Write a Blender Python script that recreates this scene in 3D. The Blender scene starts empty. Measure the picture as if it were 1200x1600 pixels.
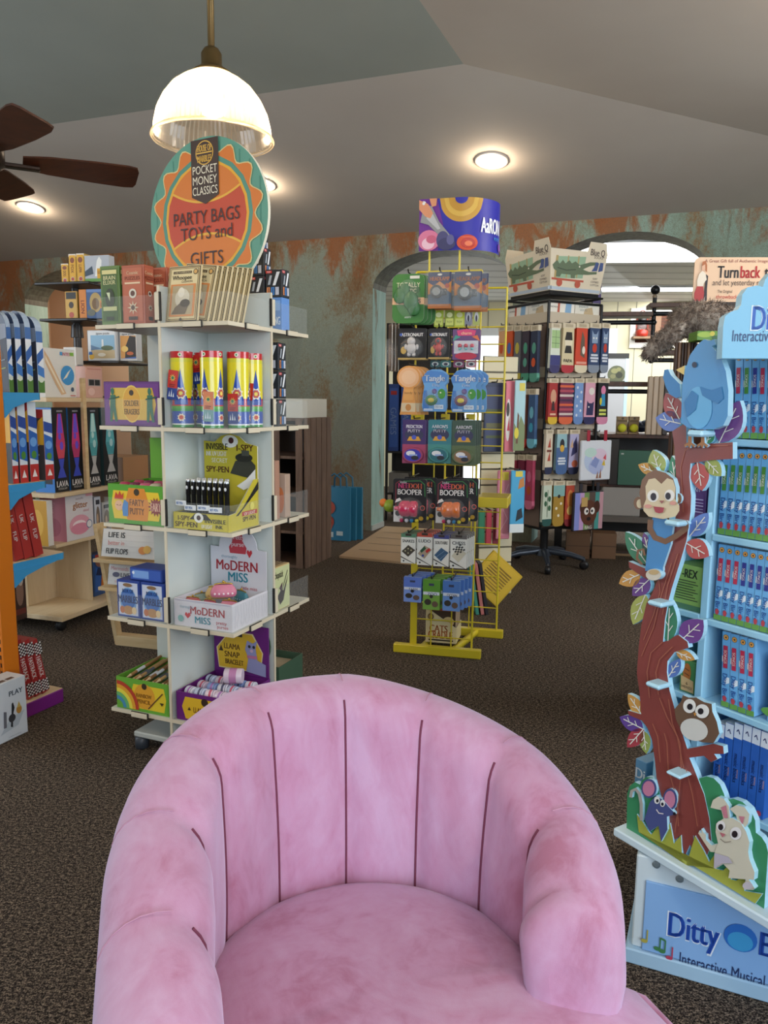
import bpy, random
from math import *
from mathutils import Vector, Matrix
random.seed(7)
S = bpy.context.scene
COL = S.collection
# ---------------------------------------------------------------- camera
FPX, PITCH, ROLL, EYE = 1200.0, radians(8.2), radians(0.6), 1.2
_f = Vector((0, cos(PITCH), -sin(PITCH))); _u = Vector((0, sin(PITCH), cos(PITCH))); _r = Vector((1, 0, 0))
CR = cos(ROLL)*_r + sin(ROLL)*_u; CU = -sin(ROLL)*_r + cos(ROLL)*_u
EYEP = Vector((0, 0, EYE))
cam_d = bpy.data.cameras.new('camera'); cam = bpy.data.objects.new('camera', cam_d); COL.objects.link(cam)
cam_d.sensor_fit = 'VERTICAL'; cam_d.sensor_height = 36; cam_d.sensor_width = 27
cam_d.lens = 36*FPX/1600; cam_d.clip_start = .05
m3 = Matrix((CR, CU, -_f)).transposed()
cam.matrix_world = Matrix.Translation(EYEP) @ m3.to_4x4()
S.camera = cam
def ray(x, y): return _f + CR*((x-600)/FPX) + CU*((800-y)/FPX)
def atY(x, y, Y): d = ray(x, y); return EYEP + d*(Y/d.y)
def atZ(x, y, Z=0.0): d = ray(x, y); return EYEP + d*((Z-EYE)/d.z)
def onplane(x, y, p, n):
    d = ray(x, y); return EYEP + d*((Vector(p)-EYEP).dot(n)/d.dot(n))
# ---------------------------------------------------------------- colour management, world, daylight
vs = S.view_settings
vs.view_transform = 'Standard'; vs.look = 'None'; vs.gamma = 1; vs.use_curve_mapping = False
vs.exposure = -0.06
S.cycles.max_bounces = 8; S.cycles.diffuse_bounces = 4; S.cycles.transparent_max_bounces = 12
S.cycles.use_denoising = True; S.cycles.caustics_reflective = False; S.cycles.caustics_refractive = False
S.cycles.sample_clamp_indirect = 4
W = bpy.data.worlds.new('world'); S.world = W; W.use_nodes = True
W.node_tree.nodes['Background'].inputs[0].default_value = (.75, .86, 1, 1)
W.node_tree.nodes['Background'].inputs[1].default_value = 1.0
def area(name, loc, target, sx, sy, power, col):
    d = bpy.data.lights.new(name, 'AREA'); d.shape = 'RECTANGLE'; d.size = sx; d.size_y = sy; d.energy = power; d.color = col
    o = bpy.data.objects.new(name, d); COL.objects.link(o); o.location = loc
    o.rotation_euler = (Vector(target)-Vector(loc)).to_track_quat('-Z', 'Y').to_euler(); return o
def lamp(name, loc, power, col, rad=.04, spot=None):
    d = bpy.data.lights.new(name, 'SPOT' if spot else 'POINT'); d.energy = power; d.color = col; d.shadow_soft_size = rad
    if spot: d.spot_size = spot; d.spot_blend = .6
    o = bpy.data.objects.new(name, d); COL.objects.link(o); o.location = loc; return o
area('daylight_shopfront', (.5, -2.7, 1.75), (-.3, 4, 1.6), 5.0, 2.3, 200, (.69, .84, 1))
area('daylight_side_window', (3.5, 2.4, 1.6), (-1, 2.8, 1.6), 2.6, 1.7, 100, (.80, .90, 1))
area('daylight_left_fill', (-4.8, 3.2, 1.6), (0, 3.6, 1.7), 3.0, 1.7, 105, (.78, .89, 1))  # added fill from the unseen left side, brightens ceiling and fixtures
for q_ in ((1.3, -1.0, 2.2), (-2.6, 1.2, 2.2), (2.2, 2.6, 2.3)): lamp('shop_fill_bulb', q_, 36, (1, .80, .56), .12)  # warm fill lamps added out of view, without fixtures
lamp('overhead_fill_bulb', (.2, .3, 2.5), 22, (1, .84, .70), .16)  # added overhead fill with no fixture, lifts the chair's upward faces
# ---------------------------------------------------------------- materials
def lin(c): return c/12.92 if c <= .04045 else ((c+.055)/1.055)**2.4
def rgb(h): h = h.lstrip('#'); return tuple(lin(int(h[i:i+2], 16)/255) for i in (0, 2, 4)) + (1,)
_mc = {}
def C(h, rough=.45, metal=0, emit=0, coat=0):
    k = (h, rough, metal, emit, coat)
    if k in _mc: return _mc[k]
    m = bpy.data.materials.new('paint_'+h.lstrip('#')); m.use_nodes = True
    b = m.node_tree.nodes['Principled BSDF']
    b.inputs['Base Color'].default_value = rgb(h); b.inputs['Roughness'].default_value = rough; b.inputs['Metallic'].default_value = metal
    if coat: b.inputs['Coat Weight'].default_value = coat; b.inputs['Coat Roughness'].default_value = .08
    if emit: b.inputs['Emission Color'].default_value = rgb(h); b.inputs['Emission Strength'].default_value = emit
    _mc[k] = m; return m
class NT:
    def __init__(s, name, rough=.5):
        s.m = bpy.data.materials.new(name); s.m.use_nodes = True; s.t = s.m.node_tree; s.b = s.t.nodes['Principled BSDF']
        s.b.inputs['Roughness'].default_value = rough; s.co = s.n('ShaderNodeTexCoord').outputs['Object']
    def n(s, t, **kw):
        x = s.t.nodes.new(t)
        for k, v in kw.items(): setattr(x, k, v)
        return x
    def l(s, a, b): s.t.links.new(a, b)
    def map(s, sc, rot=(0, 0, 0), src=None):
        x = s.n('ShaderNodeMapping'); x.inputs['Scale'].default_value = sc; x.inputs['Rotation'].default_value = rot; s.l(src or s.co, x.inputs[0]); return x.outputs[0]
    def noise(s, scale, co=None, detail=4, rough=.6, dist=0):
        x = s.n('ShaderNodeTexNoise'); x.inputs['Scale'].default_value = scale; x.inputs['Detail'].default_value = detail
        x.inputs['Roughness'].default_value = rough; x.inputs['Distortion'].default_value = dist; s.l(co or s.co, x.inputs['Vector']); return x.outputs['Fac']
    def ramp(s, fac, stops):
        x = s.n('ShaderNodeValToRGB'); e = x.color_ramp.elements
        while len(e) < len(stops): e.new(.5)
        for i, (p, c) in enumerate(stops): e[i].position = p; e[i].color = rgb(c) if isinstance(c, str) else (c, c, c, 1)
        s.l(fac, x.inputs[0]); return x.outputs[0]
    def mix(s, fac, a, b, mode='MIX'):
        x = s.n('ShaderNodeMix', data_type='RGBA', blend_type=mode)
        for i, v in ((0, fac), (6, a), (7, b)):
            if hasattr(v, 'links'): s.l(v, x.inputs[i])
            else: x.inputs[i].default_value = rgb(v) if isinstance(v, str) else v
        return x.outputs[2]
    def math(s, op, a, b=0):
        x = s.n('ShaderNodeMath', operation=op)
        for i, v in ((0, a), (1, b)):
            if hasattr(v, 'links'): s.l(v, x.inputs[i])
            else: x.inputs[i].default_value = v
        return x.outputs[0]
    def col(s, c): s.l(c, s.b.inputs['Base Color']); return s
    def bump(s, h, st=.3, d=.01):
        x = s.n('ShaderNodeBump'); x.inputs['Strength'].default_value = st; x.inputs['Distance'].default_value = d
        s.l(h, x.inputs['Height']); s.l(x.outputs[0], s.b.inputs['Normal']); return s
def wood(name, c0, c1, sc=(2, 30, 30), rough=.45):
    t = NT(name, rough); v = t.map(sc); f = t.noise(1.6, v, 6, .65, .6)
    t.col(t.ramp(f, [(.3, c0), (.7, c1)])); return t.m
def carpet():
    t = NT('carpet', .95)
    f = t.noise(260, None, 3, .8); g = t.noise(90, t.map((1, 1.6, 1)), 3, .7)
    k = t.math('ADD', t.math('MULTIPLY', f, .6), t.math('MULTIPLY', g, .4))
    big = t.noise(1.3, None, 2)
    c = t.ramp(k, [(.42, '#14110e'), (.50, '#433a34'), (.585, '#a4917c')])
    t.col(t.mix(t.ramp(big, [(.35, .0), (.7, .2)]), c, '#473d36')); t.bump(k, .8, .012); t.b.inputs['Specular IOR Level'].default_value = .1; return t.m
def patina():
    t = NT('weathered_patina_plaster', .85)
    a = t.noise(1.9, t.map((1, 1, .62)), 7, .62, .5); fine = t.noise(55, t.map((1, 1, .55)), 4, .8); vf = t.noise(150, None, 2, .7)
    k = t.math('ADD', t.math('MULTIPLY', a, .74), t.math('MULTIPLY', fine, .26))
    base = t.ramp(k, [(.38, '#8b968a'), (.47, '#8f9788'), (.525, '#857a62'), (.585, '#7f5f3e'), (.66, '#69492c')])
    sep = t.n('ShaderNodeSeparateXYZ'); t.l(t.co, sep.inputs[0]); X, Z = sep.outputs[0], sep.outputs[2]
    # right-hand stretch: cleaner blue-green wash
    gr = t.ramp(t.math('ADD', t.math('MULTIPLY', X, .4), .15), [(.2, 0.), (.75, .75)])
    base = t.mix(gr, base, t.ramp(k, [(.4, '#9dbcae'), (.55, '#8fa898'), (.62, '#9a8262'), (.7, '#8a5f3e')]))
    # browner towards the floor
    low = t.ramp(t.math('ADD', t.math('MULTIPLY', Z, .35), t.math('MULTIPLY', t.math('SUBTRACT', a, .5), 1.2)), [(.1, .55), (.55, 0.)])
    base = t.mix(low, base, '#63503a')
    # rust runs and patches, mostly under the ceiling
    rn = t.noise(3.2, t.map((1, 1, .45)), 6, .7, .4)
    rust = t.ramp(t.math('ADD', rn, t.math('MULTIPLY', t.math('SUBTRACT', Z, 2.1), .22)), [(.58, 0.), (.68, .9)])
    base = t.mix(rust, base, '#96582c')
    dr = t.noise(5, t.map((1, 1, .10)), 6, .7, .6)
    base = t.mix(t.ramp(dr, [(.63, 0.), (.72, .75)]), base, '#4e3416')
    base = t.mix(t.ramp(vf, [(.38, .38), (.56, 0.)]), base, '#57503f')
    t.col(base); t.bump(k, .2, .02); return t.m
def velvet():
    t = NT('pink_velvet', .75)
    f = t.noise(5.5, t.map((1, 1, .38)), 5, .6, 1.0); g = t.noise(30, t.map((1, 1, .5)), 4, .6, .6)
    k = t.math('ADD', t.math('MULTIPLY', f, .7), t.math('MULTIPLY', g, .3))
    t.col(t.ramp(k, [(.36, '#b2748e'), (.47, '#c28fac'), (.66, '#cca6c2')]))
    t.b.inputs['Sheen Weight'].default_value = .6; t.b.inputs['Sheen Roughness'].default_value = .5; t.b.inputs['Sheen Tint'].default_value = (.78, .77, 1, 1)
    t.b.inputs['Specular IOR Level'].default_value = .12
    t.bump(t.noise(600, None, 2), .12, .002); return t.m
def glass(name, tint='#ffffff', alpha=.12, rough=.05):
    m = bpy.data.materials.new(name); m.use_nodes = True; t = m.node_tree; b = t.nodes['Principled BSDF']
    b.inputs['Base Color'].default_value = rgb(tint); b.inputs['Roughness'].default_value = rough; b.inputs['Alpha'].default_value = alpha
    b.inputs['Specular IOR Level'].default_value = .8; return m
M_CARPET = carpet(); M_PAT = patina(); M_VEL = velvet()
M_MAPLE = wood('maple_board', '#cdb38c', '#dcc6a2', (1.5, 12, 12)); M_MAPLEV = wood('maple_panel', '#c6ad88', '#d6c09c', (12, 12, 1.5))
M_DARKW = wood('dark_walnut', '#3c2318', '#5d3826', (14, 14, 2)); M_CRATE = wood('grey_brown_slats', '#5a4439', '#7d6453', (16, 16, 2), .7)
M_BLADE = wood('fan_blade_walnut', '#34190e', '#522a17', (3, 20, 20)); M_PINE = wood('pine', '#c9a878', '#dcc194', (2, 18, 18))
M_CLEAR = glass('clear_acrylic', '#eef4f2', .05); M_BLIS = glass('clear_blister', '#f4f8fa', .09, .06)
# ---------------------------------------------------------------- mesh building
_tx = {}
def txt(s, bold=0.0):
    k = (s, bold)
    if k not in _tx:
        cu = bpy.data.curves.new('lettering', 'FONT'); cu.body = s; cu.resolution_u = 3; cu.offset = bold; cu.fill_mode = 'FRONT'
        o = bpy.data.objects.new('lettering', cu); me = o.to_mesh()
        vv = [(v.co.x, v.co.y) for v in me.vertices]; ff = [tuple(p.vertices) for p in me.polygons]
        o.to_mesh_clear(); bpy.data.objects.remove(o); bpy.data.curves.remove(cu)
        xs = [v[0] for v in vv] or [0]; ys = [v[1] for v in vv] or [0]
        _tx[k] = (vv, ff, min(xs), max(xs), min(ys), max(ys))
    return _tx[k]
class MB:
    def __init__(s): s.v = []; s.f = []; s.fm = []; s.fs = []; s.ms = []; s.T = Matrix.Identity(4)
    def mi(s, m):
        if isinstance(m, str): m = C(m)
        if m not in s.ms: s.ms.append(m)
        return s.ms.index(m)
    def add(s, vs_, fs_, m, sm=False):
        o = len(s.v); T = s.T; s.v += [tuple(T @ Vector(p)) for p in vs_]; i = s.mi(m)
        fl = T.determinant() < 0
        for f in fs_: s.f.append(tuple(o+k for k in (reversed(f) if fl else f))); s.fm.append(i); s.fs.append(sm)
        return s
    def poly(s, pts, m): return s.add(pts, [tuple(range(len(pts)))], m)
    def box(s, x0, x1, y0, y1, z0, z1, m, mats=None):
        v = [(x0,y0,z0),(x1,y0,z0),(x1,y1,z0),(x0,y1,z0),(x0,y0,z1),(x1,y0,z1),(x1,y1,z1),(x0,y1,z1)]
        F = [(0,1,5,4),(1,2,6,5),(2,3,7,6),(3,0,4,7),(4,5,6,7),(3,2,1,0)]   # front, right, back, left, top, bottom
        if not mats: return s.add(v, F, m)
        for i, f in enumerate(F): s.add(v, [f], mats.get('frblto'[i], m))
        return s
    def rbox(s, x0, x1, y0, y1, z0, z1, m, b=.004):
        b = min(b, (x1-x0)/2.01, (y1-y0)/2.01, (z1-z0)/2.01); vs_ = []; ix = {}
        for X in (0, 1):
            for Y in (0, 1):
                for Z in (0, 1):
                    c = (x1 if X else x0, y1 if Y else y0, z1 if Z else z0); d = (-b if X else b, -b if Y else b, -b if Z else b)
                    for a in range(3):
                        p = [c[i]+d[i] for i in range(3)]; p[a] = c[a]; ix[(X,Y,Z,a)] = len(vs_); vs_.append(p)
        F = []
        for a in range(3):
            for q in (0, 1):
                k = lambda i, j: tuple((q if t == a else (i if t == (a+1) % 3 else j)) for t in range(3)) + (a,)
                f = [ix[k(0,0)], ix[k(1,0)], ix[k(1,1)], ix[k(0,1)]]; F.append(f if q else f[::-1])
        for a in range(3):
            b_, c_ = (a+1) % 3, (a+2) % 3
            for i in (0, 1):
                for j in (0, 1):
                    def k(t, n):
                        L = [0]*3; L[a] = t; L[b_] = i; L[c_] = j; return tuple(L)+(n,)
                    f = [ix[k(0,b_)], ix[k(1,b_)], ix[k(1,c_)], ix[k(0,c_)]]
                    F.append(f if (i == j) == False else f[::-1])
        for X in (0, 1):
            for Y in (0, 1):
                for Z in (0, 1):
                    f = [ix[(X,Y,Z,a)] for a in range(3)]; F.append(f if (X+Y+Z) % 2 else f[::-1])
        return s.add(vs_, F, m)
    def ring(s, rows, m, closed=True, caps=(True, True), sm=True, wrap=False):
        n = len(rows[0]); vs_ = [p for r in rows for p in r]; F = []
        R = len(rows)
        for i in range(R if wrap else R-1):
            for j in range(n if closed else n-1):
                a = i*n+j; b = i*n+(j+1) % n; i2 = (i+1) % R
                F.append((a, b, i2*n+(j+1) % n, i2*n+j))
        s.add(vs_, F, m, sm)
        if not wrap:
            if caps[0]: s.add(rows[0], [tuple(range(n))[::-1]], m)
            if caps[1]: s.add(rows[-1], [tuple(range(n))], m)
        return s
    def lathe(s, prof, m, n=24, c=(0, 0), caps=(True, True), sx=1, sy=1, ph=0):
        rows = [[(c[0]+sx*r*cos(2*pi*k/n+ph), c[1]+sy*r*sin(2*pi*k/n+ph), z) for k in range(n)] for r, z in prof]
        return s.ring(rows, m, caps=caps)
    def tube(s, pts, r, m, n=6, r2=None, caps=True):
        P = [Vector(p) for p in pts]; rows = []; N = None
        for i, p in enumerate(P):
            t = (P[min(i+1, len(P)-1)]-P[max(i-1, 0)]).normalized()
            if N is None: N = t.orthogonal().normalized()
            N = (N - t*N.dot(t)); N = N.normalized() if N.length > 1e-6 else t.orthogonal().normalized()
            B = t.cross(N); rr = r if r2 is None else r+(r2-r)*i/(len(P)-1)
            rows.append([tuple(p+N*rr*cos(2*pi*k/n)+B*rr*sin(2*pi*k/n)) for k in range(n)])
        return s.ring(rows, m, caps=(caps, caps))
    def ball(s, c, r, m, n=14, k=8, sx=1, sy=1, sz=1):
        rows = [[(c[0]+sx*r*sin(pi*i/k)*cos(2*pi*j/n), c[1]+sy*r*sin(pi*i/k)*sin(2*pi*j/n), c[2]-sz*r*cos(pi*i/k)) for j in range(n)] for i in range(1, k)]
        s.ring(rows, m, caps=(False, False)); a = (c[0], c[1], c[2]-sz*r); b = (c[0], c[1], c[2]+sz*r)
        s.add([a]+rows[0], [(0, (j+1) % n+1, j+1) for j in range(n)], m, True); s.add([b]+rows[-1], [(0, j+1, (j+1) % n+1) for j in range(n)], m, True); return s
    def prism(s, out, y0, y1, mf, ms=None):
        """outline in (x, z), front face at y0 (towards the viewer), back at y1"""
        n = len(out); A = sum(out[i][0]*out[(i+1) % n][1]-out[(i+1) % n][0]*out[i][1] for i in range(n))
        if A < 0: out = out[::-1]
        f = [(x, y0, z) for x, z in out]; b = [(x, y1, z) for x, z in out]
        s.add(f, [tuple(range(n))], mf); s.add(b, [tuple(range(n))[::-1]], ms or mf)
        return s.add(f+b, [(i, n+i, n+(i+1) % n, (i+1) % n) for i in range(n)], ms or mf)
    def text(s, st, M, cx, cy, h, m, w=0, bold=0.0, rot=0):
        if bold:
            for q in (-1, 1): s.text(st, M, cx+q*bold*h*cos(rot), cy+q*bold*h*sin(rot), h, m, w*.97 if w else 0, 0, rot)
            return s
        vv, ff, x0, x1, y0, y1 = txt(st)
        if not ff: return s
        k = h/.72; kx = k
        if w and (x1-x0)*k > w: kx = w/(x1-x0)
        cr, sr = cos(rot), sin(rot); mx, my = (x0+x1)/2, .36
        o = s.T; s.T = o @ M
        P = []
        for x, y in vv:
            a, b = (x-mx)*kx, (y-my)*k; P.append((cx+a*cr-b*sr, cy+a*sr+b*cr, 0))
        s.add(P, ff, m); s.T = o; return s
    def art(s, M, w, h, spec, n0=.0006, dn=.00025):
        """M maps (u right, v up, n out) to mesh space; spec is 'op args;op args;...' in fractions of w and h"""
        n = n0; o = s.T
        for it in spec.split(';'):
            a = it.strip().split(' ')
            if not a[0]: continue
            k = a[0]; n += dn; L = M @ Matrix.Translation((0, 0, n)); s.T = o @ L
            if k == 'r':
                u0, v0, u1, v1 = [float(x) for x in a[1:5]]; s.poly([(u0*w, v0*h, 0), (u1*w, v0*h, 0), (u1*w, v1*h, 0), (u0*w, v1*h, 0)], a[5])
            elif k in 'eo':
                cu, cv, ru, rv = [float(x) for x in a[1:5]]; N = 20
                if k == 'o': rv = ru*w/h
                s.poly([(w*(cu+ru*cos(2*pi*i/N)), h*(cv+rv*sin(2*pi*i/N)), 0) for i in range(N)], a[5])
            elif k == 'p':
                q = [float(x) for x in a[2:]]; s.poly([(q[i]*w, q[i+1]*h, 0) for i in range(0, len(q)-1, 2)], a[1])
            elif k == 's':      # star / sun: cu cv r1 r2 points colour
                cu, cv, r1, r2 = [float(x) for x in a[1:5]]; N = int(a[5])
                s.poly([(w*cu+w*(r1 if i % 2 else r2)*cos(pi*i/N), h*cv+w*(r1 if i % 2 else r2)*sin(pi*i/N), 0) for i in range(2*N)], a[6])
            elif k == 'l':      # polyline stroke: width(frac of w) colour pts
                t = float(a[1])*w/2; q = [float(x) for x in a[3:]]; P = [Vector((q[i]*w, q[i+1]*h, 0)) for i in range(0, len(q)-1, 2)]
                for p, r_ in zip(P, P[1:]):
                    d = (r_-p).normalized(); e = Vector((-d.y, d.x, 0))*t; s.poly([tuple(p-e), tuple(r_-e), tuple(r_+e), tuple(p+e)], a[2])
            elif k in ('t', 'b', 'v'):   # t cx cy h maxw colour TEXT ; b bold ; v rotated 90 (reads upwards)
                cx, cy, hh, mw = [float(x) for x in a[1:5]]; st = ' '.join(a[6:])
                s.T = o
                if k == 'v': s.text(st, L, cx*w, cy*h, hh*w, a[5], mw*h, .02, -pi/2)
                else: s.text(st, L, cx*w, cy*h, hh*h, a[5], mw*w, .028 if k == 'b' else 0)
            s.T = o
        return s
    def cut(s, M, spec): return s.art(M, 1, 1, spec)
    def build(s, name, parent=None, label=None, cat=None, group=None, kind=None, M=None, origin=None):
        me = bpy.data.meshes.new(name); me.from_pydata(s.v, [], s.f)
        for m in s.ms: me.materials.append(m)
        me.polygons.foreach_set('material_index', s.fm); me.polygons.foreach_set('use_smooth', s.fs); me.update()
        o = bpy.data.objects.new(name, me); COL.objects.link(o); tag(o, label, cat, group, kind)
        if parent: o.parent = parent
        if M is not None: o.matrix_world = M if not parent else o.matrix_world
        if M is not None and parent: o.matrix_local = M
        return o
def tag(o, label=None, cat=None, group=None, kind=None):
    for k, v in (('label', label), ('category', cat), ('group', group), ('kind', kind)):
        if v: o[k] = v
    return o
def thing(name, label, cat, M, group=None):
    o = bpy.data.objects.new(name, None); COL.objects.link(o); o.empty_display_size = .05; o.matrix_world = M; return tag(o, label, cat, group)
def TR(loc, rz=0, rx=0, ry=0):
    M = Matrix.Translation(loc)
    if rz: M = M @ Matrix.Rotation(rz, 4, 'Z')
    if rx: M = M @ Matrix.Rotation(rx, 4, 'X')
    if ry: M = M @ Matrix.Rotation(ry, 4, 'Y')
    return M
def FR(x0, y, z0): return Matrix(((1, 0, 0, x0), (0, 0, -1, y), (0, 1, 0, z0), (0, 0, 0, 1)))           # front face, facing -y
def RT(x, y0, z0): return Matrix(((0, 0, 1, x), (1, 0, 0, y0), (0, 1, 0, z0), (0, 0, 0, 1)))             # right face, facing +x
def LF(x, y1, z0): return Matrix(((0, 0, -1, x), (-1, 0, 0, y1), (0, 1, 0, z0), (0, 0, 0, 1)))           # left face, facing -x
def TP(x0, y0, z): return Matrix(((1, 0, 0, x0), (0, 1, 0, y0), (0, 0, 1, z), (0, 0, 0, 1)))             # top face
class PL:
    """a vertical plane through p whose right-hand direction (seen from the room) is turned by ang about z"""
    def __init__(s, p, deg):
        s.a = radians(deg); s.p = Vector((p[0], p[1], 0)); s.r = Vector((cos(s.a), sin(s.a), 0)); s.n = Vector((sin(s.a), -cos(s.a), 0))
    def hit(s, x, y, off=0):
        q = onplane(x, y, s.p+s.n*off, s.n); return (q-s.p).dot(s.r), q.z
    def w(s, a, off, z): return s.p + s.r*a + s.n*off + Vector((0, 0, z))
    def M(s, a, off, z, rx=0, ry=0, rz=0): return TR(s.w(a, off, z), s.a+rz, rx, ry)
    def span(s, x0, y0, x1, y1, off=0):
        xm, ym = (x0+x1)/2, (y0+y1)/2
        a0 = s.hit(x0, ym, off)[0]; a1 = s.hit(x1, ym, off)[0]; zt = s.hit(xm, y0, off)[1]; zb = s.hit(xm, y1, off)[1]
        return (a0+a1)/2, a1-a0, zb, zt-zb
def carton(w, h, d, col, front='', right='', left='', top='', b=.0015, mb=None):
    """a carton standing on z=0, centred on x, its front at y=0 facing -y"""
    mb = mb or MB(); mb.rbox(-w/2, w/2, 0, d, 0, h, col, b)
    if front: mb.art(FR(-w/2, 0, 0), w, h, front)
    if right: mb.art(RT(w/2, 0, 0), d, h, right)
    if left: mb.art(LF(-w/2, d, 0), d, h, left)
    if top: mb.art(TP(-w/2, 0, h), w, d, top)
    return mb
def stand(pl, box, name, label, cat, group=None, d=.05, col='#ffffff', front='', right='', left='', top='', off=0, zb=None, rx=0, ry=0, rz=0):
    """a carton seen at pixel box on plane pl, front face off metres towards the viewer, standing on zb"""
    a, w, z, h = pl.span(*box, off)
    if zb is not None: h += z-zb; z = zb
    return carton(w, h, d, col, front, right, left, top).build(name, None, label, cat, group, None, pl.M(a, off, z, rx, ry, rz))
NTH = ['first', 'second', 'third', 'fourth', 'fifth', 'sixth', 'seventh', 'eighth', 'ninth', 'tenth', 'eleventh', 'twelfth']
def nth(i, n):
    return 'leftmost' if i == 0 else 'rightmost' if i == n-1 else 'middle' if n % 2 and i == n//2 else NTH[i]+' from left'
# ================================================================ the room
WALL = PL((-.076, 7.07), -20.8); WT, WH = .32, 2.66
def struct(mb, name, label=None): return mb.build(name, None, label, None, None, 'structure')
ARCHES = [(-4.09, -2.75, 2.2, .34), (-.045, 1.22, 2.2, .30), (1.45, 2.74, 2.2, .345)]
mb = MB()
def wp(s, off, z): return tuple(WALL.w(s, off, z))
def archpts(a, k=20):
    s0, s1, zs, rise = a; c = (s0+s1)/2; hw = (s1-s0)/2
    return [(c-hw*cos(pi*i/k), zs+rise*sin(pi*i/k)) for i in range(k+1)]
for off, fl in ((0, False), (-WT, True)):
    xs = -5.2
    for a in ARCHES+[None]:
        e = a[0] if a else 4.6
        q = [wp(xs, off, 0), wp(e, off, 0), wp(e, off, WH), wp(xs, off, WH)]; mb.poly(q[::-1] if fl else q, M_PAT)
        if a:
            P = archpts(a)
            for (s0, z0), (s1, z1) in zip(P, P[1:]):
                q = [wp(s0, off, z0), wp(s1, off, z1), wp(s1, off, WH), wp(s0, off, WH)]; mb.poly(q[::-1] if fl else q, M_PAT)
            xs = a[1]
struct(mb, 'wall_back')
M_JAMB = NT('peeling_teal_board', .7)
_v = M_JAMB.noise(9, M_JAMB.map((1, 1, .18)), 6, .7, .6)
M_JAMB.col(M_JAMB.ramp(_v, [(.40, '#a5c4bd'), (.58, '#93b5ad'), (.66, '#7b6a4f')])); M_JAMB = M_JAMB.m
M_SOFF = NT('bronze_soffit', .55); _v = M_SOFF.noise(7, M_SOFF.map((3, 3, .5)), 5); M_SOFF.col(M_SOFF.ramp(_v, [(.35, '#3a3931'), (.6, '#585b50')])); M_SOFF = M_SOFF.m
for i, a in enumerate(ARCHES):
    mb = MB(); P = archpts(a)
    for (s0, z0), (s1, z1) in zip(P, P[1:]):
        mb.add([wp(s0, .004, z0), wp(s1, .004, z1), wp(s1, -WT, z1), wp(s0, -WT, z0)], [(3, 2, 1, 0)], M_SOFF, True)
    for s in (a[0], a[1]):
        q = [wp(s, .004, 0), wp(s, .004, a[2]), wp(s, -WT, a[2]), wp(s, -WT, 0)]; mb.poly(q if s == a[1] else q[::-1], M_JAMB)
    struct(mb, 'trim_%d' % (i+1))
mb = MB()                       # light wooden base strip at the foot of the doorway jamb
mb.T = WALL.M(0, 0, 0); mb.box(-.043, -.03, .0, WT-.02, 0, .05, '#b9bdb8'); struct(mb, 'trim_4')
mb = MB(); mb.poly([(-7, -3, 0), (6, -3, 0), (8, 14, 0), (-9, 14, 0)], M_CARPET); struct(mb, 'floor')
# ceiling: sloping strip above the back wall, flat middle, sloping strip on the right
M_CEIL = NT('painted_ceiling', .85); _v = M_CEIL.noise(1.1, None, 3); M_CEIL.col(M_CEIL.ramp(_v, [(.3, '#b3a99f'), (.7, '#bab1a7')])); M_CEIL.bump(M_CEIL.noise(160, None, 2), .06, .004); M_CEIL = M_CEIL.m
M_CEIL2 = NT('teal_grey_ceiling', .85); _v = M_CEIL2.noise(1.1, None, 3); M_CEIL2.col(M_CEIL2.ramp(_v, [(.3, '#8f958e'), (.7, '#969c95')])); M_CEIL2 = M_CEIL2.m
CSL = .2; nA = Vector((-CSL*WALL.n.x, -CSL*WALL.n.y, 1)); pA = WALL.w(0, 0, WH)
P0 = onplane(724, 100, pA, nA); P1 = onplane(0, 205, pA, nA); P2 = onplane(1200, 212, pA, nA); R0 = atZ(655, 0, P0.z)
d1 = (P1-P0); d2 = (P2-P0); dr = (R0-P0); dr.z = 0
P1e = P0+d1*1.6; P1e.z = P0.z; P2e = P0+d2*1.9; Re = P0+dr*10
wL, wR = WALL.w(-5.2, 0, WH), WALL.w(4.6, 0, WH)
def ceil(name, pts, m):
    mb = MB(); n_ = (pts[1]-pts[0]).cross(pts[2]-pts[0]); q = [tuple(p) for p in pts]
    mb.poly(q if n_.z < 0 else q[::-1], m); struct(mb, name)
ceil('ceiling', [wL, wR, P2e, P0, P1e], M_CEIL)
ceil('ceiling_flat', [P1e, P0, Re, Vector((-7, Re.y, P0.z)), Vector((-7, P1e.y, P0.z))], M_CEIL2)
nB = d2.cross(dr)
def onB(x, y): return Vector((x, y, P0.z-((x-P0.x)*nB.x+(y-P0.y)*nB.y)/nB.z))
ceil('ceiling_right', [P0, P2e, onB(5.2, P2e.y), onB(5.2, Re.y), Re], M_CEIL)
M_WALL = C('#b9b3a6', .85)
mb = MB(); mb.poly([(-4.9, -3, 0), (-4.9, 9.2, 0), (-4.9, 9.2, 3.3), (-4.9, -3, 3.3)][::-1], M_WALL); struct(mb, 'wall_left')
mb = MB(); mb.poly([(3.6, -3, 0), (3.6, 5.9, 0), (3.6, 5.9, 3.3), (3.6, -3, 3.3)], M_WALL); struct(mb, 'wall_right')
mb = MB(); mb.poly([(-4.9, -2.9, 0), (3.6, -2.9, 0), (3.6, -2.9, 3.3), (-4.9, -2.9, 3.3)], M_WALL); struct(mb, 'wall_rear')
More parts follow.
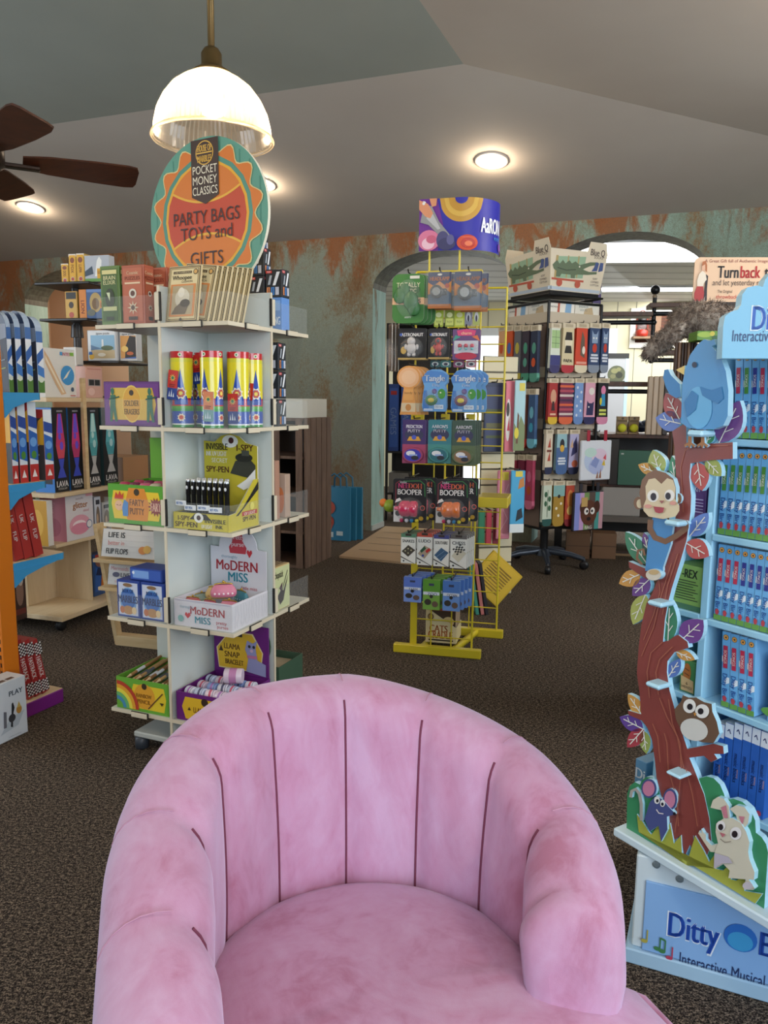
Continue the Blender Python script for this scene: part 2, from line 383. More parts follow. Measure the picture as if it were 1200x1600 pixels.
# window frames added around the daylight area lights, unseen behind and beside the viewer
def winframe(n, M, w, h):
    mb = MB(); mb.T = M
    for a in ((-w/2-.08, -w/2, -.08, h+.08), (w/2, w/2+.08, -.08, h+.08), (-w/2, w/2, -.08, 0), (-w/2, w/2, h, h+.08)): mb.box(a[0], a[1], -.06, .0, a[2], a[3], '#d9d6cc')
    for k in range(1, 4): mb.box(-w/2+w*k/4-.02, -w/2+w*k/4+.02, -.05, .0, 0, h, '#d9d6cc')
    mb.box(-w/2, w/2, -.012, -.004, 0, h, C('#dfeaf2', .2)); struct(mb, 'window_%d' % n)
winframe(2, TR((.5, -2.895, .6), pi), 5.0, 2.2); winframe(3, TR((3.595, 2.4, .75), -pi/2), 2.6, 1.7); winframe(4, TR((-4.895, 3.2, .75), pi/2), 3.0, 1.7)
# ---------------------------------------------------------------- rooms beyond the arches
M_PLANK = NT('white_plank_ceiling', .6); _w = M_PLANK.n('ShaderNodeTexWave', wave_type='BANDS', bands_direction='Y'); _w.inputs['Scale'].default_value = .8
M_PLANK.l(M_PLANK.co, _w.inputs[0]); M_PLANK.col(M_PLANK.ramp(_w.outputs['Fac'], [(.0, '#7c8083'), (.03, '#d9dcdd'), (1., '#e2e5e6')])); M_PLANK = M_PLANK.m
BACK = PL((0, 10.9), -6); BH = 2.55
qa, qb = WALL.w(-2.2, -WT-.002, BH), WALL.w(4.6, -WT-.002, BH)
mb = MB(); mb.poly([tuple(qa), (qa.x, 11.5, BH), (7, 11.5, BH), (7, qb.y, BH), tuple(qb)], M_PLANK); struct(mb, 'ceiling_back_room')
mb = MB(); mb.T = BACK.M(0, 0, 0)
mb.poly([(-3.5, 0, 0), (6.6, 0, 0), (6.6, 0, 2.7), (-3.5, 0, 2.7)], C('#dcd5b4', .7))
for i in range(42): mb.box(-3.5+i*.245, -3.492+i*.245, -.004, 0, 0, 2.6, C('#8e8b7c', .8))
struct(mb, 'wall_far')
mb = MB(); q = [(6.3, 6.5, 0), (6.3, 11, 0), (6.3, 11, 2.7), (6.3, 6.5, 2.7)]; mb.poly(q, M_WALL); struct(mb, 'wall_far_right')
# peach passage behind the left arch
M_PEACH = C('#e2c6ac', .85)
mb = MB(); mb.T = WALL.M(0, 0, 0)
mb.poly([(-5.2, 1.5, 0), (-2.2, 1.5, 0), (-2.2, 1.5, 2.66), (-5.2, 1.5, 2.66)], M_PEACH); mb.poly([(-2.2, 1.5, 0), (-2.2, .33, 0), (-2.2, .33, 2.66), (-2.2, 1.5, 2.66)], M_PEACH)
struct(mb, 'wall_passage')
mb = MB(); mb.poly([wp(-5.2, -WT, 2.62), wp(-2.2, -WT, 2.62), wp(-2.2, -1.5, 2.62), wp(-5.2, -1.5, 2.62)], '#cfc8bc'); mb.poly([wp(-5.2, -WT, 0), wp(-5.2, -1.5, 0), wp(-5.2, -1.5, 2.66), wp(-5.2, -WT, 2.66)], M_PEACH); struct(mb, 'ceiling_passage')
mb = MB(); q1, q2 = WALL.w(-2.19, -1.5, 0), BACK.w(-3.5, 0, 0); mb.poly([tuple(q1), tuple(q2), (q2.x, q2.y, 2.7), (q1.x, q1.y, 2.7)], M_WALL); q0_ = WALL.w(-2.19, -WT, 0); mb.poly([tuple(q0_), tuple(q1), (q1.x, q1.y, 2.7), (q0_.x, q0_.y, 2.7)], M_WALL); struct(mb, 'wall_far_left')
lamp('passage_lamp', WALL.w(-3.3, -.9, 2.3), 26, (1, .82, .64), .1)
# bright light panels in the back-room ceiling
def panel(x0, x1, y0, y1, lab, e):
    t = thing('ceiling_light', lab, 'light', TR((0, 9.2, BH), radians(-6)), 'light panels in the back-room ceiling')
    mb = MB(); mb.box(x0, x1, y0, y1, -.012, .01, C('#ffffff', .5, 0, e)); mb.build('diffuser', t)
    mb = MB()
    for a in ((x0-.03, x1+.03, y0-.03, y0), (x0-.03, x1+.03, y1, y1+.03), (x0-.03, x0, y0, y1), (x1, x1+.03, y0, y1)): mb.box(*a, -.016, .01, '#e8eaea')
    mb.build('frame', t)
panel(1.75, 5.2, -2.3, -1.35, 'wide bright light panel nearest the arch, in the white plank ceiling', 4.5)
panel(1.95, 5.2, .3, .62, 'long bright light panel deep in the back room ceiling', 4.5)
area('back_room_daylight', (3.2, 9.0, 2.45), (2.6, 9.3, 0), 3, 1.6, 125, (.97, .98, 1))
area('back_room_door_light', (.4, 9.8, 2.3), (.4, 9.2, 0), 1.4, 1.0, 30, (.95, .98, 1))
# the small inside window with a brick wall behind it
a, w, z, h = BACK.span(984, 482, 1066, 544)
t = MB(); t.T = BACK.M(a, .004, z); fr = '#ece9e0'
for x0, x1, z0, z1 in ((-w/2, w/2, 0, .07), (-w/2, w/2, h-.07, h), (-w/2, -w/2+.07, .07, h-.07), (w/2-.07, w/2, .07, h-.07)): t.box(x0, x1, -.03, .0, z0, z1, fr)
W1 = struct(t, 'window_1')
M_BRICK = NT('brick', .8); _b = M_BRICK.n('ShaderNodeTexBrick'); _b.inputs['Scale'].default_value = 6; _b.inputs['Color1'].default_value = rgb('#6a3c2a'); _b.inputs['Color2'].default_value = rgb('#52301f'); _b.inputs['Mortar'].default_value = rgb('#3a2a20')
M_BRICK.l(M_BRICK.map((1, 1, 1), (pi/2, 0, 0)), _b.inputs[0]); M_BRICK.col(_b.outputs[0]); M_BRICK = M_BRICK.m
mb = MB(); mb.T = BACK.M(a, .006, z); mb.box(-w/2+.07, w/2-.07, -.004, 0, .07, h-.07, M_BRICK); mb.box(-.02, .06, -.012, -.004, .07, h-.07, '#7b5a3c'); mb.build('brick_recess', W1)
# white door frame and bright doorway glimpsed through the middle arch
mb = MB(); mb.T = BACK.M(0, .0, 0)
for x0, x1 in ((942, 960),):
    s0 = BACK.hit(x0, 600)[0]; s1 = BACK.hit(x1, 600)[0]; mb.box(s0, s1, -.03, 0, 0, 2.2, '#e9e9e4')
struct(mb, 'door_1')
mb = MB(); mb.T = BACK.M(0, .0, 0); s0 = BACK.hit(728, 600)[0]; s1 = BACK.hit(778, 600)[0]
mb.box(s0, s1, -.02, 0, 0, 2.1, C('#eef4f6', .5, 0, 1.6)); mb.box(s0-.09, s0, -.035, 0, 0, 2.2, '#e2e4e2'); mb.box(s1, s1+.09, -.035, 0, 0, 2.2, '#e2e4e2'); mb.box(s0-.09, s1+.09, -.035, 0, 2.1, 2.2, '#e2e4e2'); struct(mb, 'door_2')  # doorway panel emits, the brightness beyond put in as glow
# ---------------------------------------------------------------- recessed lights
for px, py, lab in ((768, 250, 'round recessed ceiling light above the blue hanging sign'), (48, 323, 'round recessed ceiling light below the fan blades'), (408, 287, 'round recessed ceiling light half hidden behind the round orange sign')):
    p = onplane(px, py, pA, nA); nn = nA.normalized()
    M = Matrix.Translation(p) @ (-nn).to_track_quat('Z', 'Y').to_matrix().to_4x4()
    t = thing('recessed_light', lab, 'light', M, 'recessed ceiling lights')
    mb = MB(); mb.lathe([(.118, -.01), (.118, .008), (.112, .012), (.088, .010), (.08, -.01)], '#d8cdbf', 32, caps=(False, False)); mb.build('trim_ring', t)
    mb = MB(); mb.lathe([(.082, -.006), (.082, .004), (.05, .009)], C('#ffe9c4', .5, 0, 9), 28); mb.build('lens', t)
    lamp('recessed_lamp', p-nn*.06, 9, (1, .80, .58), .035)
# ---------------------------------------------------------------- pendant lamp
pc = atY(333, 218, 2.95); R = .215
t = thing('pendant_lamp', 'ribbed glass dome pendant lamp on a brass rod above the round sign', 'lamp', TR(pc))
M_RIB = bpy.data.materials.new('ribbed_glass'); M_RIB.use_nodes = True; nt = M_RIB.node_tree; nt.nodes.remove(nt.nodes['Principled BSDF'])
tl = nt.nodes.new('ShaderNodeBsdfTranslucent'); tl.inputs[0].default_value = (1, .82, .58, 1); tp = nt.nodes.new('ShaderNodeBsdfTransparent'); gl = nt.nodes.new('ShaderNodeBsdfGlossy'); gl.inputs['Roughness'].default_value = .15
x1 = nt.nodes.new('ShaderNodeMixShader'); x1.inputs[0].default_value = .45; x2 = nt.nodes.new('ShaderNodeMixShader'); x2.inputs[0].default_value = .12
nt.links.new(tl.outputs[0], x1.inputs[1]); nt.links.new(tp.outputs[0], x1.inputs[2]); nt.links.new(x1.outputs[0], x2.inputs[1]); nt.links.new(gl.outputs[0], x2.inputs[2]); nt.links.new(x2.outputs[0], nt.nodes['Material Output'].inputs[0])
mb = MB(); prof = [(1.0, 0), (1.0, .03), (.965, .05), (.95, .2), (.90, .40), (.80, .60), (.66, .78), (.50, .90), (.34, .99), (.27, 1.02)]
N = 144
rows = [[((R*r*(1+(.018 if k % 2 else -.018)*(1 if z > .04 else 0)))*cos(2*pi*k/N), (R*r*(1+(.018 if k % 2 else -.018)*(1 if z > .04 else 0)))*sin(2*pi*k/N), z*R*1.02) for k in range(N)] for r, z in prof]
mb.ring(rows, M_RIB, caps=(False, False), sm=False); mb.build('shade', t)
mb = MB(); mb.tube([(R*cos(2*pi*k/48), R*sin(2*pi*k/48), 0) for k in range(49)], .006, M_RIB, 6); mb.build('shade_rim', t)
M_BRASS = C('#6b5836', .45, .7)
mb = MB(); mb.lathe([(.30*R, R*1.02), (.31*R, R*1.06), (.24*R, R*1.10), (.17*R, R*1.16), (.17*R, R*1.34), (.12*R, R*1.42), (.05*R, R*1.46)], M_BRASS, 24); mb.build('cap', t)
mb = MB(); zt = P0.z-pc.z; mb.lathe([(.0125, R*1.44), (.0125, R*2.55), (.02, R*2.57), (.02, R*2.64), (.013, R*2.66), (.021, R*2.72), (.013, R*2.78), (.02, R*2.84), (.0125, R*2.9), (.0125, zt)], M_BRASS, 14); mb.build('rod', t)
mb = MB(); mb.lathe([(.02, R*.85), (.035, R*.72), (.045, R*.55), (.035, R*.40), (.01, R*.34)], C('#ffdca8', .4, 0, 40), 16); mb.build('bulb', t)
lamp('pendant_bulb', pc+Vector((0, 0, R*.5)), 55, (1, .78, .52), .05)
# ---------------------------------------------------------------- ceiling fan
hub = Vector((-1.794, 3.494, 2.23))
t = thing('ceiling_fan', 'dark walnut ceiling fan with wide blades at the upper left', 'fan', TR(hub))
az = .475
mb = MB(); mb.lathe([(.03, .14), (.10, .12), (.13, .05), (.13, -.03), (.09, -.06), (.02, -.09)], C('#2b1c14', .35, .5), 28); mb.build('motor', t)
mb = MB(); mb.lathe([(.015, .14), (.015, P0.z-hub.z)], C('#2b1c14', .35, .5), 12); mb.lathe([(.08, P0.z-hub.z-.06), (.085, P0.z-hub.z-.002)], C('#2b1c14', .35, .5), 20); mb.build('downrod', t)
for i in range(5):
    an = az+i*2*pi/5
    mb = MB(); mb.T = Matrix.Rotation(an, 4, 'Z') @ Matrix.Rotation(radians(-17), 4, 'X')
    out = []
    for x, w in ((.2, .045), (.3, .066), (.5, .082), (.64, .086), (.68, .078), (.69, .05)): out.append((x, w))
    pts = out+[(x, -w) for x, w in out[::-1]]
    n_ = len(pts); v = [(x, y, .004) for x, y in pts]+[(x, y, -.004) for x, y in pts]
    mb.add(v, [tuple(range(n_)), tuple(range(2*n_-1, n_-1, -1))]+[(i_, n_+i_, n_+(i_+1) % n_, (i_+1) % n_) for i_ in range(n_)], M_BLADE)
    bl = mb.build('blade', t)
    mb = MB(); mb.T = Matrix.Rotation(an, 4, 'Z'); mb.rbox(.11, .27, -.022, .022, -.03, -.012, C('#2b1c14', .35, .5)); mb.build('blade_bracket', bl)
# ================================================================ pink channel-back armchair
CX, CY = -.011, .934
t = thing('armchair', 'pink velvet barrel armchair with channel-tufted back in the foreground', 'armchair', TR((CX, CY, 0)))
AX = 112.0
def crest(deg):
    al = abs(deg-AX-5)
    return .742-.155*max(0, (al-18)/106)**1.15
def shellrow(deg, notch):
    al = abs(deg-AX); z = crest(deg); k = max(0, (al-70)/55)
    ro = .372-(.050*min(1, k) if deg < AX else .036*max(0, min(1, (al-22)/50))); ri = .238; d = notch
    th = .066; zc = z-th*.95
    P = [(ro-.055, .16), (ro-.02, .30), (ro-.002, .42), (ro+.004, zc-.05)]
    rc = ro-th
    for q in range(0, 181, 15):          # the seam bites in from the middle of the crest
        a = radians(q); g = max(0, min(1, (q-60)/80))
        P.append((rc+(th-d*g)*cos(a), zc+(th-d*g)*sin(a)*.98))
    rin = rc-th; n = 8
    for i in range(1, n+1):
        f = i/n
        P.append((rin+(ri-.012-rin)*(f**.9)-.006*sin(pi*f)+d, zc*(1-f)+.34*f))
    P.append((ri+.02, .30))
    return P
def plan(deg, prof):       # round back that runs out into straight arms
    al = deg-AX; sg = 1 if al > 0 else -1; lim = 84
    if abs(al) <= lim or sg < 0: return [(r*cos(radians(deg)), r*sin(radians(deg)), z) for r, z in prof]
    a = radians(AX+sg*lim); tx, ty = -sin(a)*sg, cos(a)*sg; q = radians(abs(al)-lim)*.315
    return [(r*cos(a)+tx*q, r*sin(a)+ty*q, z) for r, z in prof]
lo, hi, NC, SUB = -9.5, 239, 9, 10
rows = []
for i in range(NC*SUB+1):
    deg = lo+(hi-lo)*i/(NC*SUB); u = (i % SUB)/SUB
    e = min(u, 1-u)*2                       # 0 at a seam, 1 mid channel
    notch = .014*(1-min(1, e*1.6))**1.5 if 0 < i < NC*SUB else 0
    rows.append(plan(deg, shellrow(deg, notch)))
mb = MB()
def shrink(row, ref, f, dv):
    cen = Vector((0, 0, 0))
    for p in row: cen += Vector(p)
    cen /= len(row)
    return [tuple(cen+(Vector(p)-cen)*f+dv) for p in row]
def tang(deg):
    a = radians(AX+84 if deg > AX else deg); return Vector((-sin(a), cos(a), 0))
pre = [shrink(rows[0], 0, f, -tang(lo)*d) for f, d in ((.35, .030), (.72, .026), (.9, .016))]
post = [shrink(rows[-1], 0, f, tang(hi)*d) for f, d in ((.9, .016), (.72, .026), (.35, .030))]
mb.ring([r[::-1] for r in pre+rows+post], M_VEL)
mb.build('backrest', t)
# stitched seams down each channel
for j in range(1, NC):
    deg = lo+(hi-lo)*j/NC; prof = shellrow(deg, .0128)[13:-1]
    mb = MB(); mb.tube(plan(deg, prof), .0018, C('#74384e', .9), 6); mb.build('channel_seam', t)
for j in range(1, NC):
    deg = lo+(hi-lo)*j/NC; mb = MB(); mb.tube([(x, y, z+.0004) for x, y, z in plan(deg, shellrow(deg, .0)[5:12])], .0009, C('#c08fa6', .9), 5); mb.build('crest_stitching', t)
# seat: domed T-cushion running out past the right arm
FA = radians(AX+180)      # the way the chair faces
fx = Vector((cos(FA), sin(FA), 0)); fs = Vector((-sin(FA), cos(FA), 0))
mb = MB(); out = []
for i in range(41):
    a = radians(AX-100+200*i/40); out.append((.241*cos(a), .241*sin(a)))
front = []
for f, sd in ((.07, .25), (.10, .315), (.14, .345), (.24, .345), (.31, .31), (.345, .2), (.352, .0), (.345, -.2), (.31, -.31), (.24, -.345), (.14, -.345), (.10, -.315), (.07, -.25)):
    p = fx*f+fs*sd; front.append((p.x, p.y))
pa = Vector(out[-1]+(0,)); pb = Vector(front[0]+(0,))
if (Vector(out[-1])-Vector(front[0])).length > (Vector(out[-1])-Vector(front[-1])).length: front = front[::-1]
ol = out+front; cc = Vector((fx.x*.05, fx.y*.05, 0)); rows = []
def ringof(k, z): return [(cc.x+(x-cc.x)*k, cc.y+(y-cc.y)*k, z) for x, y in ol]
for k, z in ((.985, .30), (1.0, .33), (1.0, .385), (.985, .405), (.955, .418), (.85, .434), (.7, .446), (.5, .455), (.25, .460), (.05, .461)): rows.append(ringof(k, z))
mb.ring(rows, M_VEL); seat = mb.build('seat_cushion', t)
mb = MB(); mb.tube([(cc.x+(x-cc.x)*.992, cc.y+(y-cc.y)*.992, .404) for x, y in front], .0055, M_VEL, 8); mb.build('piping', seat)
mb = MB(); mb.ring([ringof(.96, .15), ringof(.975, .17), ringof(.975, .30)], M_VEL); mb.build('seat_base', t)
mb = MB(); mb.lathe([(.24, .0), (.25, .01), (.25, .04), (.09, .055), (.05, .08), (.05, .16)], C('#3a2a24', .4), 36); mb.build('swivel_base', t)
# ================================================================ four-sided carousel with the round sign
CF = Vector((-.462, 2.3, 0)); CL = .495; CPH = 22.45
LFP = PL(CF, -CPH); CC = CF - LFP.r*CL/2 - LFP.n*CL/2
CM = TR(CC, -radians(CPH)); H2 = CL/2
LEV = [.156, .475, .791, 1.107, 1.423]
M_GREY = C('#cdd3cd', .5); M_EDGE = C('#d9cdb4', .5)
t = thing('carousel_display', 'four-sided white carousel display stand with round orange and green sign', 'display stand', CM)
mb = MB(); mb.rbox(-.004, .004, -H2, H2, .10, 1.54, M_GREY, .001)
mb.box(-.0045, .0045, -H2-.001, -H2+.003, .10, 1.54, M_EDGE); mb.build('partition', t)
mb = MB(); mb.rbox(-H2, -.004, -.004, .004, .10, 1.54, M_GREY, .001); mb.rbox(.004, H2, -.004, .004, .10, 1.54, M_GREY, .001); mb.box(H2-.003, H2+.001, -.0045, .0045, .1, 1.54, M_EDGE); mb.build('partition', t)
for i, z in enumerate(LEV):
    mb = MB(); mb.rbox(-H2, H2, -H2, H2, z-.006, z+.006, C('#c6c6b8', .5), .001)
    for x0, x1, y0, y1 in ((-H2, H2, -H2-.0008, -H2), (H2, H2+.0008, -H2, H2)): mb.box(x0, x1, y0, y1, z-.006, z+.006, M_EDGE)
    sh = mb.build('shelf', t)
    for s_ in (-.125, .125):       # finger-joint tabs along the two visible edges
        for ax in (0, 1):
            mb = MB(); p = (s_-.032, s_+.032)
            if ax == 0: mb.rbox(p[0]-.003, p[1]+.003, -H2-.006, -H2-.001, z-.011, z+.009, '#1d1b18', .001); mb.rbox(p[0], p[1], -H2-.010, -H2-.002, z-.009, z+.007, M_EDGE, .001)
            else: mb.rbox(H2+.001, H2+.006, p[0]-.003, p[1]+.003, z-.011, z+.009, '#1d1b18', .001); mb.rbox(H2+.002, H2+.010, p[0], p[1], z-.009, z+.007, M_EDGE, .001)
            mb.build('edge_tab', sh)
    if i:
        mb = MB(); zz = z+.006
        for x0, x1 in ((-H2+.004, -.01), (.01, H2-.004)): mb.box(x0, x1, -H2+.002, -H2+.004, zz, zz+.085, M_CLEAR)
        for y0, y1 in ((-H2+.004, -.01), (.01, H2-.004)): mb.box(H2-.004, H2-.002, y0, y1, zz, zz+.085, M_CLEAR)
        mb.build('clear_guard', sh)
for x, y in ((0, -H2), (H2, 0)):
    for i, z in enumerate(LEV[1:]):
        mb = MB(); mb.T = Matrix.Translation((x, y, 0)); k = .006
        if x == 0: mb.rbox(.004, .010, -k, .002, z+.012, z+.098, '#1d1b18', .001); mb.rbox(-.009, .006, -.009, -.001, z+.014, z+.096, M_EDGE, .001)
        else: mb.rbox(-.002, k, -.010, -.004, z+.012, z+.098, '#1d1b18', .001); mb.rbox(.001, .009, -.006, .009, z+.014, z+.096, M_EDGE, .001)
        mb.build('edge_tab', t)
mb = MB(); mb.lathe([(.05, .05), (.05, .15)], '#8a8f90', 20); mb.rbox(-.2, .2, -.2, .2, .045, .065, '#b9bcb6', .004)
for x in (-.18, .18):
    for y in (-.18, .18): mb.lathe([(.01, .0), (.024, .004), (.024, .04), (.012, .046)], '#3a4048', 14, (x, y))
mb.build('base', t)
# the round header sign
sc_ = atY(325, 341, 2.62); SR = .25
SM = CM.inverted() @ TR(sc_, radians(-29))
mb = MB(); mb.T = SM
N = 72; disc = [(SR*cos(2*pi*k/N), SR*sin(2*pi*k/N)) for k in range(N)]
mb.prism(disc, -.006, .006, C('#5d9a86', .5), C('#e6dfc8', .5))
mb.box(-.02, .02, .006, .012, -SR-.11, -.02, '#d8d4c4'); mb.box(-.012, .012, -.004, .004, -SR-.11, -SR+.02, '#d8d4c4')
F_ = FR(-SR, -.006, -SR); d = 2*SR
G2 = '#4b8a78'
plank = ';'.join('l .006 %s %.3f %.3f %.3f %.3f' % (G2, x, .5-.47*sqrt(max(0, 1-((x-.5)/.49)**2)), x, .5+.47*sqrt(max(0, 1-((x-.5)/.49)**2))) for x in [.06+i*.08 for i in range(12)])
def wavy(r1, r2, n, col):
    q = []
    for i in range(n*8):
        a = 2*pi*i/(n*8); r = (r1+r2)/2+(r2-r1)/2*cos(n*a); q += ['%.4f' % (.5+r*cos(a+.2)), '%.4f' % (.5+r*sin(a+.2))]
    return 'p %s %s' % (col, ' '.join(q))
def lens(top):
    q = []
    for i in range(17): x = .5+.285*(i/8-1); q.append((x, max(.675, .5+sqrt(max(0, .335**2-(x-.5)**2)))))
    for i in range(17): x = .5+.285*(1-i/8); q.append((x, .6+.075*((x-.5)/.285)**2))
    return 'p %s %s' % ('#d8792b', ' '.join('%.4f %.4f' % (a, b if top else 1-b) for a, b in q)), 'l .014 #e8b23c '+' '.join('%.4f %.4f' % (a, b if top else 1-b) for a, b in q[17:])
l1, l2 = lens(True); l3, l4 = lens(False)
mb.art(F_, d, d, plank+';'+wavy(.405, .475, 14, '#d9c98a')+';'+wavy(.396, .466, 14, '#d9782c')+';o .5 .5 .385 0 #4f8f7d;o .5 .5 .355 0 #e8a92c;o .5 .5 .335 0 #c5462a;'+l1+';'+l2+';'+l3+';'+l4, .0006, .0001)
sg = mb.build('header_sign', t, 'round orange and green sign board')
for nm_, sp_ in (('banner', 'p #3a2723 .385 .985 .385 .635 .5 .585 .615 .635 .615 .985'), ('logo_print', 'o .5 .9 .075 0 #e0b04c;o .5 .9 .068 0 #3a2723;b .5 .93 .042 .12 #e0b04c HOUSE OF;r .435 .896 .565 .904 #e0b04c;b .5 .865 .042 .12 #e0b04c MARBLES'),
        ('banner_lettering', 't .5 .80 .052 .205 #efe6cf POCKET;t .5 .735 .052 .205 #efe6cf MONEY;t .5 .67 .052 .21 #efe6cf CLASSICS'), ('sign_lettering', 't .5 .51 .085 .56 #331a20 PARTY BAGS'), ('sign_lettering', 't .5 .41 .085 .44 #331a20 TOYS and'), ('sign_lettering', 't .5 .25 .085 .28 #331a20 GIFTS')):
    mb = MB(); mb.T = SM; mb.art(F_, d, d, sp_, n0=.0042 if nm_ == 'banner' else .0046); mb.build(nm_, sg)
# ---------------------------------------------------------------- its goods
def cq(x, y, z, rz=0, rx=0, ry=0): return CM @ TR((x, y, z), rz, rx, ry)      # carousel coordinates
ZS = [z+.0065 for z in LEV]
def put(mb, name, label, cat, M, group=None, parent=None): return mb.build(name, parent, label, cat, group, None, M)
def box_at(x, y, lev, w, h, d, name, label, cat, group=None, col='#fff', front='', right='', left='', top='', rz=0, dz=0):
    return carton(w, h, d, col, front, right, left, top).build(name, None, label, cat, group, None, cq(x, y, ZS[lev]+dz, rz))
# top tier: tall card boxes of the left quarter
elx = 'r .06 .04 .94 .97 #5d7a35;r .1 .06 .9 .95 #3f5f2b;r .12 .86 .88 .93 #d9cf8c;t .5 .80 .07 .7 #e8e0a8 BRAIN;t .5 .72 .07 .74 #e8e0a8 ELIXIR;e .5 .45 .24 .17 #22331d;p #cfd8b0 .33 .55 .5 .4 .52 .55;r .14 .24 .86 .31 #c9c98e;r .3 .08 .7 .14 #20301a'
ctm = 'r .05 .03 .95 .97 #a9533a;r .08 .05 .92 .95 #b86245;b .5 .87 .06 .78 #e6c6a0 Cosmic;b .5 .78 .06 .8 #7d2f22 PUZZLES;r .15 .68 .85 .71 #e6c6a0;o .5 .52 .17 0 #d9d2c0;o .5 .52 .1 0 #5b3a33;s .5 .28 .1 .26 8 #d9c8a8;o .5 .28 .09 0 #5b3a33;r .3 .07 .7 .13 #3a1d18'
box_at(-.195, -.235, 4, .075, .180, .06, 'puzzle_box', 'tall green brain teaser box on the carousel top shelf, left of the red ones', 'box', None, '#5f7f3c', elx, elx)
for i, (x, y) in enumerate(((-.105, -.235), (-.066, -.17), (-.056, -.113), (-.05, -.058))):
    box_at(x, y, 4, .085 if i == 0 else .08, .178, .048, 'puzzle_box', 'tall red puzzle box on the carousel top shelf, %s in the row' % ('nearest' if i == 0 else NTH[i]), 'box', 'tall red puzzle boxes on the carousel', '#b05a40', ctm, ctm)
# fanned whoopee cushion envelopes in front
wh = 'r .03 .02 .97 .98 #3b2d22;r .05 .035 .95 .965 #d9c08a;r .075 .05 .925 .95 #4a392a;r .09 .06 .91 .94 #e3cf9d;r .16 .855 .72 .9 #3a2b20;t .44 .878 .026 .5 #e3cf9d LORD PUMPERNICKLE;o .84 .88 .07 0 #4a392a;o .84 .88 .05 0 #d9a860;b .44 .79 .075 .64 #35261c Whoopee;t .6 .715 .04 .4 #35261c CUSHION;r .12 .1 .88 .67 #d98b4e;r .18 .13 .82 .64 #b7a684;e .5 .42 .22 .17 #dcd2ba;e .46 .52 .1 .09 #efe6d2;p #6a5a48 .2 .14 .62 .14 .74 .34 .5 .36 .3 .26;e .6 .33 .15 .07 #3e3128;o .5 .045 .04 0 #3b2d22'
wp_ = [(.070, -.232, -3, 0)]+[(.090+i*.0106, -.205+i*.011, -5, 7) for i in range(8)]
for i, (x, y, rz, ry) in enumerate(wp_):
    mb = MB(); mb.rbox(-.062, .062, 0, .006, 0, .172, '#cdb98c', .001); mb.art(FR(-.062, 0, 0), .124, .172, wh)
    lab = 'cream whoopee cushion envelope standing alone at the left of the fan' if i == 0 else 'cream whoopee cushion envelope, %s of the fan on the carousel top' % ('frontmost' if i == 1 else 'rearmost' if i == 8 else NTH[i-1]+' from front')
    put(mb, 'novelty_envelope', lab, 'novelty', cq(x, y+.0, ZS[4]+.062*abs(sin(radians(ry)))+.001, radians(rz), -.16, radians(ry)), 'whoopee cushion envelopes on the carousel')
# dark figure boxes on the right quarter
dk = 'r .04 .86 .4 .95 #c8302c;t .22 .905 .06 .3 #f2eeee TOY;p #e9ebee .45 .42 .62 .42 .9 .9 .7 .9;p #aab2ba .15 .45 .3 .45 .42 .78 .28 .78;r .1 .08 .3 .36 #d98a5a;r .36 .08 .56 .36 #4a8ad0;r .62 .08 .84 .36 #c9c9d4;r .2 .1 .24 .33 #2a2c33;r .45 .1 .49 .33 #2a2c33'
dl = [(4, .208, .082, [0, .108], 'top'), (3, .208, .055, [0, .092, .185], 'second')]
dn = 0
for lev, x, y, zs, nm in dl:
    for k, dz in enumerate(zs):
        if lev == 4 and k == 0: continue
        box_at(x, y, lev, .062, .09, .05, 'figure_box', ('dark figure box right of the kaleidoscope tins, %s of its stack' % ('lowest', 'middle', 'topmost')[k]) if lev == 3 else 'dark figure box resting on top of the light blue box', 'box', 'small dark figure boxes on the carousel', '#26292f', dk, dk, dz=dz)
box_at(.208, .080, 4, .064, .107, .05, 'toy_box', 'small light blue toy box on the right of the carousel top shelf', 'box', None, '#5f8fd0', 'r .08 .55 .3 .85 #2c3f6a;b .5 .3 .25 .8 #d8e8f8 SPRING;r .6 .6 .9 .9 #86b2e6')
for k, (x, y, dz) in enumerate(((.142, .085, 0), (.142, .085, .0905), (.142, .085, .181), (.10, .14, .0), (.10, .14, .0905), (.10, .14, .181), (.10, .14, .2715))):
    box_at(x, y, 4, .056, .09, .045, 'figure_box', 'dark figure box behind the whoopee envelopes, %s of the %s stack' % (('lowest', 'second', 'topmost', 'lowest', 'second', 'third', 'topmost')[k], 'near' if k < 3 else 'far'), 'box', 'small dark figure boxes on the carousel', '#26292f', dk, dk, dz=dz)
# second tier: soldier erasers box, kaleidoscope tins
M_TIN = NT('tin_print', .25); M_TIN = C('#2f55a8', .2, .0, 0, .6)
sold = 'r .03 .05 .97 .95 #6a3080;p #d7b04a .14 .14 .86 .14 .92 .5 .86 .86 .14 .86 .1 .5;e .5 .5 .17 .42 #e3c05a;e .5 .5 .155 .385 #d9a23e;o .5 .75 .04 0 #3a2c22;b .5 .52 .13 .26 #7a5a22 SOLDIER;b .5 .33 .13 .27 #7a5a22 ERASERS'
def soldier(x):
    return ';p #2f6a52 %s;e %.3f .78 .03 .08 #2f6a52;l .02 #245444 %.3f .6 %.3f .66' % (' '.join('%.3f %.3f' % (x+a, b) for a, b in ((-.06, .1), (-.02, .1), (0, .35), (.03, .1), (.075, .1), (.045, .45), (.05, .7), (-.04, .7), (-.05, .45))), x, x-.07, x+.12)
sold += soldier(.17)+soldier(.82)
tr = thing('display_carton', 'purple and yellow soldier erasers display box on the carousel, second tier left', 'display box', cq(-.122, -.238, ZS[3]))
mb = MB(); carton(.225, .140, .17, '#5e2a74', sold, '', '', '', mb=mb); mb.build('tray', tr)
